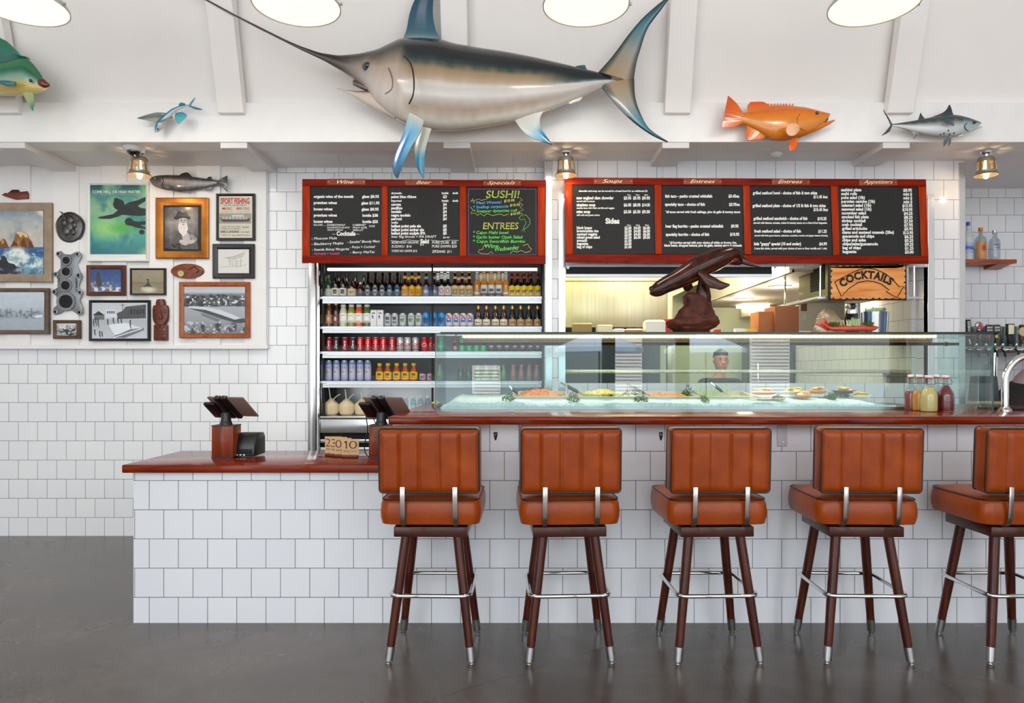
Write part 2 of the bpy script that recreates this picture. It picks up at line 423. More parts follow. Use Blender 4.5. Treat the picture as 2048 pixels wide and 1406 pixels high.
struct(b.build('trim_%d' % k, M_kwhite, smooth=0)); k += 1
# the open front of the building: posts, header, patio outside
M_post = mat('dark_post', (40, 42, 46), 0.5)
b = MB().box(-5.9, 7.0, -4.2, -4.05, 5.0, 5.3)
for x in (-5.8, -2.2, 1.6, 2.9, 6.7): b.box(x - .11, x + .11, -4.2, -4.05, 0, 5.0)
struct(b.build('wall_front', M_post, smooth=0))
M_patio = mat('patio_concrete', (196, 192, 186), 0.8)
struct(MB().box(-30, 30, -40, -4.2, -.1, -.005).build('ground_patio', M_patio, smooth=0))
# ---------------------------------------------------------------- camera, world
cam = bpy.data.cameras.new('camera'); co = bpy.data.objects.new('camera', cam); COL.objects.link(co)
co.location = (0, 0, CZ); co.rotation_euler = (PI / 2, 0, 0)
cam.sensor_width = 36; cam.lens = F / 2048 * 36; cam.shift_x = -(CX - 1024) / 2048; cam.shift_y = (HY - 703) / 2048
cam.clip_start = 0.05
SC.camera = co
w = bpy.data.worlds.new('daylight'); SC.world = w; w.use_nodes = True
bg = w.node_tree.nodes['Background']; bg.inputs[0].default_value = (0.93, 0.97, 1.0, 1); bg.inputs[1].default_value = 4.0
vs = SC.view_settings; vs.view_transform = 'Standard'; vs.look = 'None'; vs.exposure = 0.0; vs.gamma = 1.0; vs.use_curve_mapping = False
def lamp(name, typ, loc, power, col=(1, 1, 1), size=0.1, rot=None, shape='DISK', size_y=None, spot=None):
    l = bpy.data.lights.new(name, typ); l.energy = power; l.color = col
    if typ == 'AREA':
        l.shape = shape; l.size = size
        if size_y: l.size_y = size_y
    else: l.shadow_soft_size = size
    if spot: l.spot_size = spot; l.spot_blend = 0.6
    o = bpy.data.objects.new(name, l); COL.objects.link(o); o.location = loc
    if rot: o.rotation_euler = rot
    return o
# ================================================================ counters
ZC = 0.831
XCL = PX(267, YF); XBL = PX(785, YF)
b = MB(); b.cur = 0; b.box(XCL, XBL, YF, 4.22, 0, .789)
o = b.build('tiled_counter', [M_tile_f], smooth=0); tag(o, 'low white tiled register counter left of the bar', 'counter')
o = MB().box(PX(243, 3.61), XBL - .01, 3.61, 4.255, .789, ZC).build('countertop', M_mahog, bevel=.006)
tag(o, 'low glossy mahogany countertop holding the number cards and registers', 'countertop')
XBR = 4.6
o = MB().box(XBL, XBR, YF, 4.72, 0, 1.046).build('tiled_bar', M_tile_f, smooth=0)
tag(o, 'long white tiled bar front behind the five stools', 'bar counter')
ZB = 1.088
o = MB().box(PX(776, 3.5), XBR, 3.50, 4.82, 1.046, ZB).build('bar_worktop', M_mahog, bevel=.012, seg=3)
tag(o, 'long glossy mahogany bar top under the glass display case', 'bar top')
# hand-hold hooks under the bar top and the outlet cover
for px, n in ((991, 'left'), (1322, 'right')):
    b = MB(); c = W(px, 872, YF - .006)
    t = thing('bottle_opener', 'small black wall bottle opener on the bar tiles, beside the %s stool back' % ('first' if n == 'left' else 'third'), 'bottle opener', (c.x, YF, c.z - .025), 'bottle openers on the bar front')
    r = [(.0095, .02), (.011, .012), (.0095, .002), (.006, -.012), (.004, -.022)]
    b.loft([[(c.x + w_ * math.cos(a), YF - .005 + .004 * math.sin(a), c.z + z) for a in [2 * PI * j / 12 for j in range(12)]] for w_, z in r])
    b.build('plate', M_black, t)
    MB().tube([(c.x - .007, YF - .012, c.z + .012), (c.x, YF - .022, c.z + .006), (c.x + .007, YF - .012, c.z + .012)], .0022, 8).build('hook', M_chrome, t)
c0 = W(1555, 850, YF)
t = thing('outlet_cover', 'grey plastic outlet channel on the tiles under the bar top right of the third stool', 'outlet', (PX(1564.5, YF), YF, PZ(893, YF)))
MB().pbox(1555, 850, 1574.5, 893, YF - .008, .0079).build('cover', mat('grey_cover', (196, 196, 200), .4), t, bevel=.003)
MB().tube([W(1567, 884, YF - .0085), W(1567, 884, YF - .0105)], .003, 10).build('screw', M_steel2, t)
# ---------------------------------------------------------------- registers (stand, tablet, card reader) and printer
M_block = woodmat('register_block_wood', (96, 32, 8), (124, 46, 14), (146, 64, 22), scale=(10, 10, 1.2), rough=.35, coat=.2)
M_tabback = mat('tablet_back', (150, 122, 114), .3, .25)
M_tabedge = mat('tablet_edge', (150, 152, 155), .25, .9)
def register(px, name, label):
    Y = 3.88; x = PX(px, Y); s = F / Y
    t = thing(name, label, 'cash register', (x, Y + .06, ZC), 'tablet registers on the counter')
    MB().box(x - .0595, x + .0595, Y, Y + .115, ZC + .008, ZC + .178).build('block', M_block, t, bevel=.003)
    MB().box(x - .061, x + .061, Y - .001, Y + .116, ZC + .001, ZC + .009).build('base_plate', M_black, t)
    MB().box(x - .061, x + .061, Y - .001, Y + .116, ZC + .178, ZC + .183).build('cap_plate', M_black, t)
    MB().lathe([(.034, 0), (.034, .01), (.03, .016), (.027, .03), (.026, .062), (.022, .07), (0.001, .072)], (x, Y + .05, ZC + .183), 24).build('neck', mat('register_neck', (30, 32, 35), .35), t)
    # tablet, back towards us, leaning over
    M = Matrix.Translation((x + .038, Y + .055, ZC + .283)) @ Matrix.Rotation(math.radians(-18), 4, 'Z') @ Matrix.Rotation(math.radians(50), 4, 'X')
    MB().box(-.122, .122, -.004, .004, -.085, .085).xf(M).build('tablet', M_tabback, t, bevel=.003)
    MB().box(-.118, .118, -.002, .0035, .0852, .087).xf(M).build('tablet_edge', M_tabedge, t)
    MB().box(-.066, -.03, -.018, .009, -.09, .093).box(-.022, .014, -.018, .009, -.09, .093).xf(M).build('bracket', M_black, t, bevel=.004)
    MB().box(-.16, -.085, -.028, -.006, -.075, .055).xf(M).build('card_reader', M_black, t, bevel=.008, seg=3)
    p = M @ Vector((-.12, -.02, -.07))
    MB().tube([p, p + Vector((.012, .005, -.035)), p + Vector((.02, .02, -.07)), Vector((x - .02, Y + .03, ZC + .186))], .0028, 8).build('cord', M_black, t)
    return t
register(444.5, 'tablet_register', 'wood block register with tilted tablet beside the black receipt printer')
r2 = register(759, 'tablet_register', 'wood block register with tilted tablet half hidden behind the first stool')
b = MB(); c = [PX(759, 3.88), 3.88]
b.tube(crv([W(732, 832, 3.84), W(735, 860, 3.85), W(729, 890, 3.86), W(732, 908, 3.87), Vector((PX(738, 3.87), 3.91, ZC + .004)), Vector((c[0] - .055, 3.95, ZC + .012))], 40), .003, 8)
b.build('power_cord', M_black, r2)
# printer
Yp = 3.93; xp0, xp1 = PX(466, Yp) + .006, PX(509, Yp)
t = thing('receipt_printer', 'black receipt printer behind the left register block', 'printer', ((xp0 + xp1) / 2, Yp + .08, ZC))
prof = [(0, 0), (0, .055), (.03, .115), (.06, .13), (.15, .125), (.17, .10), (.17, 0)]
b = MB(); b.prism([(xp0, Yp + a, ZC + z + .004) for a, z in prof], (xp1 - xp0, 0, 0)); b.build('housing', mat('printer_black', (20, 21, 23), .3), t, bevel=.006, seg=3)
MB().box(xp0 + .015, xp1 - .015, Yp - .004, Yp + .006, ZC + .02, ZC + .045).build('paper_slot', M_blackm, t, bevel=.002)
for i in range(3): MB().box(xp0 + .01 + i * .02, xp0 + .024 + i * .02, Yp - .006, Yp - .001, ZC + .008, ZC + .017).build('port', M_steel2, t, bevel=.001)
# ---------------------------------------------------------------- number cards in their wood blocks
M_kraft = mat('kraft_card', (214, 178, 128), .6); M_maroon = mat('maroon_print', (86, 26, 22), .6)
cards = [('2', 650, 873, 669.5, 3.985), ('3', 661, 874, 684, 3.96), ('0', 669.5, 876, 697, 3.935), ('10', 684, 878, 718, 3.90)]
lab = ['kraft number card showing 2, rearmost of four on the low counter', 'kraft number card showing 3, second from the back on the low counter', 'kraft number card showing 0, just behind the front card', 'kraft number card showing 10, frontmost of four on the low counter']
for (n, x0, y0, x1, Y), l in zip(cards, lab):
    x1 = x0 + 33.5 * 3.9 / Y
    y1 = HY + (CZ - ZC - .016) * F / Y
    t = thing('number_card', l, 'number card', (PX((x0 + x1) / 2, Y), Y, ZC), 'number cards on the low counter')
    MB().pbox(x0, y0, x1, y1 + 2, Y, .003).build('card', M_kraft, t)
    MB().box(PX(x0, Y) + .002, PX(x1, Y) - .002, Y - .012, Y + .016, ZC + .0005, ZC + .017).build('block', mat('maroon_block', (96, 30, 20), .4), t, bevel=.002)
    b = MB(); fn = onplane(Y - .0012); h = (y1 - y0)
    wd = x1 - x0
    if len(n) == 1: text(b, n, x0 + 1.2, x0 + 11, y0 + h * .60, h * .48, fn, -.012)
    else: b.prism([fn(x0 + 7, y0 + h * .12), fn(x0 + 10, y0 + h * .12), fn(x0 + 10, y0 + h * .6), fn(x0 + 7.4, y0 + h * .6), fn(x0 + 7.4, y0 + h * .23), fn(x0 + 4.2, y0 + h * .25), fn(x0 + 4.2, y0 + h * .2)], (0, .0003, 0)); text(b, '0', x0 + 14, x1 - 3.5, y0 + h * .60, h * .48, fn, -.012)
    if n == '0': b = MB(); text(b, '0', x0 + 1.5, x0 + 13.5, y0 + h * .60, h * .48, fn, -.012)
    text(b, 'BEAR FLAG', x0 + 3, x1 - 3.5, y0 + h * .80, h * .1, fn, .0)
    text(b, 'FISH CO.', x0 + wd * .35, x1 - wd * .33, y0 + h * .9, h * .05, fn, .0)
    b.build('print', M_maroon, t)
# ================================================================ five bar stools
def leather_mat():
    s = NT('tan_leather')
    v = s.coords((1, 1, 1))
    n = s.add('ShaderNodeTexNoise', Scale=6.0, Detail=5.0, Roughness=.6); s.link(v, n.inputs['Vector'])
    n2 = s.add('ShaderNodeTexNoise', Scale=28.0, Detail=4.0, Distortion=1.5); s.link(v, n2.inputs['Vector'])
    r = s.ramp(n.outputs[0], [(.3, (130, 50, 5)), (.55, (150, 62, 8)), (.75, (164, 74, 16))])
    s.link(r.outputs[0], s.b.inputs['Base Color'])
    s.b.inputs['Specular IOR Level'].default_value = .25; s.b.inputs['Roughness'].default_value = .3; s.b.inputs['Coat Weight'].default_value = .1; s.b.inputs['Coat Roughness'].default_value = .2
    bp = s.add('ShaderNodeBump', Strength=.16, Distance=.006); s.link(n2.outputs[0], bp.inputs['Height']); s.link(bp.outputs[0], s.b.inputs['Normal'])
    return s.m
M_leather = leather_mat()
M_leg = woodmat('stool_leg_wood', (48, 15, 8), (70, 25, 13), (88, 37, 19), scale=(14, 14, 1.2), rough=.28, coat=.3)
M_legd = woodmat('stool_seat_board_wood', (44, 18, 12), (66, 28, 18), (80, 36, 22), scale=(1.2, 14, 14), rough=.3, coat=.3)
M_ferr = mat('brushed_ferrule', (190, 190, 190), .28, 1.0)
M_pipe = mat('black_piping', (18, 14, 12), .4)
def rr_ring(w, d, r, n=6):
    pts = []
    for cx, cy, a0 in ((w - r, d - r, 0), (-w + r, d - r, PI / 2), (-w + r, -d + r, PI), (w - r, -d + r, 1.5 * PI)):
        for i in range(n + 1):
            a = a0 + PI / 2 * i / n; pts.append((cx + r * math.cos(a), cy + r * math.sin(a)))
    return pts
def cushion(w, d, h, r, puff, mbase, tuck=.01):
    """soft box: rounded plan, bulging sides and top; centred, base z=0"""
    b = MB(); rings = []
    prof = [(-.02, 0), (0.0, .006), (.006, h * .3), (.007, h * .55), (.003, h * .85), (-.004, h), (-.02, h + puff * .35), (-.06, h + puff * .75), (-.12, h + puff)]
    for off, z in prof:
        ww, dd = max(w + off, .02), max(d + off, .02)
        rings.append([(x, y, z) for x, y in rr_ring(ww, dd, min(r, ww * .9, dd * .9))])
    b.loft(rings); b.xf(mbase); return b
def make_stool():
    t = thing('bar_stool', 'x', 'bar stool', (0, 0, 0), 'stools along the bar')
    # legs: top +-.118 at z .565, foot +-.185
    def leg(sx, sy):
        tp = Vector((sx * .118, sy * .118, .566)); ft = Vector((sx * .187, sy * .187, 0))
        d = ft - tp
        l = MB().tube([tp, tp + d * .5, tp + d * .87], [.0225, .0215, .0185], 18).build('leg', M_leg, t)
        MB().tube([tp + d * .868, tp + d * .975], [.0205, .0185], 18).build('ferrule', M_ferr, l)
        MB().tube([tp + d * .975, tp + d * .985, tp + d * .99, tp + d * .9995], [.0085, .0085, .013, .013], 14).build('glide', M_ferr, l)
    for sx in (-1, 1):
        for sy in (-1, 1): leg(sx, sy)
    # foot ring
    zr = .302; k = .118 + (.187 - .118) * (1 - zr / .566) + .0305
    pts = [(x, y, zr) for x, y in rr_ring(k, k, .04, 6)]
    rings = []; n = len(pts)
    b = MB()
    for i in range(n):
        p, q = Vector(pts[i]), Vector(pts[(i + 1) % n]); o = Vector(pts[i - 1]); dr = (q - o).normalized(); side = Vector((dr.y, -dr.x, 0))
        rings.append([p + side * .0095 * math.cos(2 * PI * j / 12) + Vector((0, 0, .0095 * math.sin(2 * PI * j / 12))) for j in range(12)])
    b.loft(rings + [rings[0]], cap=False); b.build('foot_ring', M_chrome, t)
    MB().box(-.167, .167, -.167, .167, .564, .61).build('seat_board', M_legd, t, bevel=.004)
    MB().box(-.12, .12, -.12, .12, .609, .622).build('swivel_plate', M_blackm, t)
    sd = .205; sw = .222
    sc = cushion(sw, sd, .115, .05, .022, Matrix.Translation((0, .012, .621))).build('seat_cushion', M_leather, t, smooth=50)
    # piping round the seat top
    def piping(ring, z, r, name, par, M=Matrix()):
        bb = MB(); n = len(ring); rg = []
        for i in range(n):
            p, q, o = Vector((*ring[i], z)), Vector((*ring[(i + 1) % n], z)), Vector((*ring[i - 1], z)); dr = (q - o).normalized(); side = Vector((dr.y, -dr.x, 0))
            rg.append([p + side * r * math.cos(2 * PI * j / 8) + Vector((0, 0, r * math.sin(2 * PI * j / 8))) for j in range(8)])
        bb.loft(rg + [rg[0]], cap=False); bb.xf(M); return bb.build(name, M_pipe, par)
    piping(rr_ring(sw - .002, sd - .002, .05), .115, .0038, 'piping', sc, Matrix.Translation((0, .012, .621)))
    # backrest: channelled pad, its broad back towards the camera
    W2, H2, D2 = .222, .143, .04
    zc = .917; yc = -.172
    nx, nz = 61, 24
    def padface(sgn, chan):
        g = []
        for j in range(nz + 1):
            v = -1 + 2 * j / nz; row = []
            for i in range(nx + 1):
                u = -1 + 2 * i / nx
                ed = min(1 - abs(u), (1 - abs(v)) * H2 / W2) * W2
                e = min(1, ed / .03); rise = .016 * math.sqrt(max(0, 1 - (1 - e) ** 2))
                if chan:
                    ph = (u + 1) * 2.5; fr = abs(ph - round(ph)); ins = 0 < round(ph) < 5
                    if ins: rise -= .0105 * math.exp(-(fr / .075) ** 2) * min(1, ed / .012)
                    rise += .003 * min(1, ed / .03)
                row.append((u * W2, sgn * (D2 + rise), v * H2))
            g.append(row)
        return g
    b = MB()
    for sgn, ch in ((-1, True), (1, False)):
        g = padface(sgn, ch); vs = [p for r in g for p in r]
        b.add(vs, [(j * (nx + 1) + i, j * (nx + 1) + i + 1, (j + 1) * (nx + 1) + i + 1, (j + 1) * (nx + 1) + i) for j in range(nz) for i in range(nx)])
    ring = rr_ring(W2, H2, .016)
    ring2 = rr_ring(W2 + .004, H2 + .004, .018)
    b.loft([[(x, -D2, z) for x, z in ring], [(x, -D2 * .5, z) for x, z in ring2], [(x, D2 * .5, z) for x, z in ring2], [(x, D2, z) for x, z in ring]], cap=False)
    MBk = Matrix.Translation((0, yc, zc)) @ Matrix.Rotation(math.radians(3), 4, 'X')
    b.xf(MBk); bk = b.build('backrest', M_leather, t, smooth=50)
    for sy in (-1, 1):
        piping(rr_ring(W2 + .001, H2 + .001, .017), 0, .0042, 'piping', bk, MBk @ Matrix.Translation((0, sy * D2, 0)) @ Matrix.Rotation(PI / 2, 4, 'X'))
    for sx in (-1, 1):
        x = sx * .117; path = [(-.236 + .012, .80), (-.222, .735), (-.216, .665), (-.205, .633), (-.185, .618), (-.13, .6155)]
        bb = MB(); rg = []
        for i, (y, z) in enumerate(path):
            p0 = path[max(i - 1, 0)]; p1 = path[min(i + 1, len(path) - 1)]; dy, dz = p1[0] - p0[0], p1[1] - p0[1]; L = math.hypot(dy, dz); ny, nz_ = -dz / L * .003, dy / L * .003
            rg.append([(x - .0105, y - ny, z - nz_), (x + .0105, y - ny, z - nz_), (x + .0105, y + ny, z + nz_), (x - .0105, y + ny, z + nz_)])
        bb.loft(rg); bb.build('support_bar', mat('dark_steel', (186, 180, 176), .2, 1.0), t, bevel=.001)
    return t
st = make_stool()
spots = [(-.391, 3.333, -1), (.230, 3.333, 2.5), (.900, 3.333, 1.8), (1.585, 3.333, -1.6), (2.306, 3.333, 1.0)]
slab = ['tan leather bar stool leftmost, overlapping the end of the low counter', 'tan leather bar stool second from the left, right of the low counter', 'middle of the five tan leather bar stools, light scuff on its back', 'tan leather bar stool second from the right', 'tan leather bar stool rightmost, cut off by the photo edge']
for i, (x, y, a) in enumerate(spots):
    if i == 0: st.location = (x, y, 0); st.rotation_euler = (0, 0, math.radians(a)); st['label'] = slab[0]
    else: dup(st, (x, y, 0), slab[i], math.radians(a))
# ================================================================ pictures and wall pieces on the boarded panel
P_photo = painted('photo_print', .25, coat=.3); P_paint = painted('oil_paint', .4)
def frame_ring(x0, y0, x1, y1, wd, Y, dep, lip=.4):
    """moulded frame: pixel box, width in px at depth Y (front)"""
    def rect(k, yy): return [W(x0 + k, y0 + k, Y) + Vector((0, yy, 0)), W(x1 - k, y0 + k, Y) + Vector((0, yy, 0)), W(x1 - k, y1 - k, Y) + Vector((0, yy, 0)), W(x0 + k, y1 - k, Y) + Vector((0, yy, 0))]
    b = MB(); b.loft([rect(0, dep), rect(0, .004), rect(wd * .12, 0), rect(wd * .55, .001), rect(wd * .9, .007), rect(wd, .009), rect(wd, dep)], cap=False)
    return b
GF = 'framed pictures on the boarded wall'
def picture(label, box, wd, fm, art, mat_=None, board=None, dep=.03, paint=None, tilt=0):
    x0, y0, x1, y1 = box; Y = YG - .014 - dep
    t = thing('framed_picture', label, 'picture', W((x0 + x1) / 2, y1, Y + dep), GF)
    frame_ring(x0, y0, x1, y1, wd, Y, dep).build('frame', fm, t, smooth=30)
    ix0, iy0, ix1, iy1 = x0 + wd - .5, y0 + wd - .5, x1 - wd + .5, y1 - wd + .5
    if board:
        MB().pbox(ix0, iy0, ix1, iy1, Y + .013, .004).build('mount', board[1], t, smooth=0)
        k = board[0]; k = k if isinstance(k, tuple) else (k, k, k, k)
        ix0 += k[0]; iy0 += k[1]; ix1 -= k[2]; iy1 -= k[3]
    pb = art.mb(lambda u, v: W(ix0 + (ix1 - ix0) * u, iy0 + (iy1 - iy0) * v, Y + .012)).build('print', paint or P_photo, t, smooth=0)
    return t, pb, lambda x, y: W(x, y, Y + .011)
F_drift = mat('weathered_frame', (170, 150, 130), .6, noise=(5, (148, 128, 110), (3, 3, 3)))
F_barn = mat('barnwood_frame', (120, 98, 84), .65, noise=(8, (92, 74, 62), (2, 2, 9)))
F_white = mat('white_frame', (240, 240, 238), .35)
F_red = mat('reddish_frame', (92, 40, 26), .35, noise=(6, (72, 28, 18)))
F_dark = mat('dark_bronze_frame', (52, 38, 28), .4, noise=(20, (34, 25, 20)))
F_gold = mat('gilt_frame', (186, 118, 36), .3, .55, noise=(9, (150, 86, 20)))
F_black = mat('black_frame', (20, 18, 18), .3)
F_blackr = mat('black_brown_frame', (24, 18, 16), .3)
F_wood = woodmat('oak_frame', (130, 62, 24), (158, 82, 36), (176, 98, 48), scale=(8, 8, 8), rough=.35)
F_knot = mat('rustic_frame', (110, 78, 56), .55, noise=(14, (74, 50, 36)))
Q_ = 1.45
_Art, _fbm = Art, fbm
def Art(w, h, *k): return _Art(int(w * Q_), int(h * Q_), *k)
def fbm(h, w, *k): return _fbm(int(h * Q_), int(w * Q_), *k)
# 1 seascape painting
a = Art(130, 100); V, U = a.V, a.U; n = lambda c, sd, o=4: fbm(100, 130, c, sd, o)
a.grad([(0, (138, 154, 166)), (.2, (190, 194, 192)), (.45, (206, 200, 188)), (.57, (190, 196, 196)), (.58, (70, 110, 156)), (.66, (46, 92, 148)), (.82, (96, 146, 172)), (1, (70, 116, 146))])
a.mix(np.clip((n(4, 3) - .48) * 5, 0, 1) * (V < .5), (226, 222, 214)); a.mix(np.clip((n(5, 8) - .55) * 5, 0, .8) * (V < .5), (146, 160, 176)); a.mix(np.clip((n(6, 41) - .6) * 6, 0, .6) * (V < .45), (222, 196, 170))
a.poly([(.2, .59), (.34, .5), (.37, .46), (.41, .44), (.44, .48), (.47, .55), (.5, .59)], (126, 80, 46)); a.poly([(.36, .47), (.4, .45), (.42, .5), (.4, .53), (.37, .52)], (196, 150, 96))
a.poly([(.49, .59), (.53, .52), (.56, .45), (.585, .36), (.6, .335), (.66, .34), (.72, .35), (.765, .37), (.79, .44), (.83, .49), (.855, .56), (.87, .59)], (150, 98, 52))
a.poly([(.59, .36), (.61, .335), (.7, .345), (.76, .375), (.77, .43), (.72, .42), (.7, .38), (.66, .43), (.63, .38)], (228, 204, 158)); a.poly([(.5, .59), (.56, .48), (.6, .52), (.64, .59)], (88, 54, 34)); a.poly([(.66, .59), (.68, .47), (.71, .42), (.73, .5), (.76, .59)], (110, 64, 36)); a.poly([(.78, .59), (.79, .47), (.83, .52), (.86, .59)], (96, 58, 36)); a.poly([(.6, .5), (.63, .44), (.65, .5), (.62, .55)], (190, 136, 84))
w = np.clip((n(9, 11) - .36) * 5, 0, 1); a.mix(w * np.clip(1.25 - np.hypot((U - .6) / .2, (V - .75) / .17), 0, 1) * 2.2, (242, 244, 240)); a.mix(w * np.clip(1.2 - np.hypot((U - .82) / .2, (V - .82) / .1), 0, 1) * 2, (226, 238, 236)); a.mix(np.clip((n(12, 21) - .52) * 6, 0, .8) * (V > .62), (120, 176, 190)); a.mix(np.clip((n(16, 25) - .58) * 7, 0, .9) * (V > .6), (236, 242, 240))
a.poly([(0, .8), (.38, .78), (.44, .76), (.48, .82), (.56, .84), (.6, .88), (.68, .9), (.69, 1), (0, 1)], (44, 48, 62)); a.mix(np.clip((n(14, 5) - .5) * 7, 0, 1) * (V > .8) * (U < .68), (150, 164, 178)); a.poly([(.36, .72), (.42, .71), (.46, .77), (.36, .79)], (52, 50, 58)); a.noise(16, 12, 2)
picture('large weathered-framed oil painting of sea rocks and breaking surf', (-62, 405, 102, 564), 16, F_drift, a, paint=P_paint)
# 2 hazy beach crowd photograph
a = Art(130, 80); a.grad([(0, (208, 220, 230)), (.4, (196, 208, 218)), (.62, (168, 180, 190)), (.75, (176, 188, 198)), (1, (166, 180, 190))])
r = np.random.RandomState(4)
for i in range(34):
    x = r.rand() * .95; h = r.uniform(.05, .2); a.poly([(x, .62 - h), (x + .02, .62 - h), (x + .02, .68), (x, .68)], tuple(np.array((150, 162, 176)) + r.uniform(-24, 20)))
a.mix(np.clip((fbm(80, 130, 22, 7) - .5) * 5, 0, 1) * (np.abs(a.V - .6) < .1), (110, 120, 136)); a.poly([(.85, .64), (.97, .58), (.98, .66), (.9, .68)], (232, 236, 240)); a.noise(20, 8, 3)
picture('barnwood-framed pale black and white photograph of a crowded beach, lowest at far left', (-70, 576, 96, 668), 8, F_barn, a)
# 3 small crowd photo in a rustic frame
a = Art(50, 36, (170, 172, 176)); a.mix(np.clip((fbm(36, 50, 7, 2) - .45) * 6, 0, 1), (40, 42, 46)); a.mix(np.clip((fbm(36, 50, 9, 9) - .55) * 7, 0, 1), (236, 238, 240)); a.mix((.25 - a.V) * 8, (214, 218, 222))
picture('smallest framed black and white photograph, rustic frame, below the metal head gasket', (105, 640, 158.5, 677.5), 6.5, F_knot, a)
# 4 poster with two swimmers
a = Art(150, 200); a.grad([(0, (24, 84, 88)), (.14, (70, 142, 132)), (.3, (128, 172, 150)), (.55, (104, 176, 140)), (.78, (74, 160, 150)), (1, (52, 124, 136))])
a.mix(np.clip((fbm(200, 150, 3, 5) - .45) * 3, 0, .8), (150, 196, 150)); a.mix(np.clip((fbm(200, 150, 4, 21) - .5) * 4, 0, .7), (28, 116, 128)); a.ell(.3, .62, .25, .12, (150, 214, 130), soft=1.4); a.ell(.6, .62, .2, .06, (86, 178, 84), soft=1.3)
dk = (24, 38, 40)
a.poly([(.46, .29), (.6, .3), (.7, .25), (.85, .22), (1, .17), (1, .23), (.86, .3), (.9, .33), (1, .34), (1, .44), (.9, .45), (.72, .44), (.58, .43), (.5, .46), (.36, .49), (.24, .49), (.14, .48), (.17, .46), (.3, .44), (.42, .42), (.5, .37)], dk)
a.ell(.52, .28, .1, .075, dk); a.ell(.5, .23, .07, .035, dk, .4)
a.poly([(.72, .51), (.86, .53), (1, .52), (1, .57), (.9, .58), (1, .61), (1, .64), (.86, .62), (.78, .6), (.7, .58)], dk); a.ell(.7, .53, .07, .055, dk); a.ell(.93, .68, .05, .035, dk); a.noise(40, 6, 8)
t, pb, fn = picture('tall white-framed green poster of two swimmers seen from below', (174, 364, 296.5, 522.5), 4.5, F_white, a, board=((1, 2, 1, 10), F_white))
b = MB(); text(b, 'COME HELL OR HIGH WATER', 184.5, 280.5, 386.5, 5.6, fn, .012); b.build('lettering', F_white, pb)
b = MB(); text(b, 'the unforgettable stories of the ocean', 188, 277, 389.5, 1.5, fn, 0); text(b, 'WWW.COMEHELL.ORG', 208, 262, 514, 1.1, fn, 0); b.build('fine_print', mat('fine_print', (190, 205, 205), .5), pb)
# 5 small colour photo of a man by the water
a = Art(70, 56); a.grad([(0, (44, 74, 132)), (.5, (58, 92, 152)), (.75, (84, 112, 164)), (1, (90, 110, 150))]); a.noise(16, 16, 4)
a.poly([(.2, .35), (.26, .24), (.33, .28), (.36, .5), (.42, .7), (.3, .8), (.2, .7)], (70, 56, 56)); a.ell(.27, .22, .05, .07, (60, 40, 34)); a.mix(np.clip((fbm(56, 70, 12, 6) - .52) * 8, 0, 1) * (a.V > .58) * (a.U < .75), (210, 176, 150)); a.mix(np.clip((fbm(56, 70, 9, 16) - .55) * 8, 0, 1) * (a.V > .8), (226, 226, 230))
picture('small reddish-framed colour photograph with deep blue water', (172, 530, 249, 591), 8, F_red, a)
# 6 sepia surfer
a = Art(70, 60); a.grad([(0, (158, 148, 124)), (.5, (150, 138, 112)), (.56, (122, 112, 90)), (.6, (136, 126, 102)), (1, (148, 138, 116))]); a.noise(7, 9, 6)
a.poly([(.36, .72), (.5, .6), (.6, .66), (.66, .72), (.5, .7), (.42, .76)], (50, 44, 36)); a.line(.53, .44, .52, .56, .02, (46, 40, 34)); a.line(.52, .54, .48, .63, .022, (46, 40, 34)); a.line(.53, .55, .57, .64, .022, (46, 40, 34)); a.line(.47, .42, .56, .5, .014, (46, 40, 34)); a.ell(.52, .41, .022, .028, (46, 40, 34))
a.ell(.55, .84, .2, .1, (222, 214, 194), soft=1.0); a.ell(.42, .78, .1, .05, (206, 198, 176), soft=1)
picture('small dark-framed sepia photograph of a surfer on a wave', (259, 536, 330, 590), 3.5, F_dark, a)
# 7 beach with rows of surfboards
a = Art(130, 86, (206, 212, 216)); a.grad([(0, (200, 208, 214)), (.4, (214, 218, 222)), (.5, (186, 188, 190)), (1, (210, 212, 212))])
a.poly([(.03, .36), (.14, .24), (.25, .36)], (38, 38, 42)); a.poly([(.06, .36), (.24, .36), (.24, .48), (.06, .48)], (110, 112, 116)); a.poly([(.27, .2), (.44, .2), (.44, .42), (.27, .42)], (226, 228, 232))
for i in range(4): a.poly([(.29 + i * .037, .24), (.313 + i * .037, .24), (.313 + i * .037, .31), (.29 + i * .037, .31)], (70, 74, 80))
a.poly([(.46, .3), (.56, .24), (.62, .12), (.98, .06), (.98, .44), (.48, .46)], (74, 80, 88))
for i in range(5): a.poly([(.7 + i * .055, .2), (.73 + i * .055, .19), (.73 + i * .055, .32), (.7 + i * .055, .33)], (30, 34, 40))
a.line(.565, .04, .565, .3, .006, (60, 60, 66)); a.line(.52, .08, .61, .08, .005, (60, 60, 66))
for i in range(8):
    o = i * .035; a.poly([(.3 + o * .4, .62 + o), (.62 + o, .56 + o * .5), (.64 + o, .58 + o * .5), (.34 + o * .4, .66 + o)], (240, 242, 244)); a.line(.32 + o * .4, .67 + o, .63 + o, .59 + o * .5, .004, (90, 92, 96))
a.poly([(.36, .97), (.7, .74), (.93, .7), (.95, .76), (.6, .98)], (120, 124, 130)); a.line(.4, .97, .9, .72, .012, (242, 244, 246))
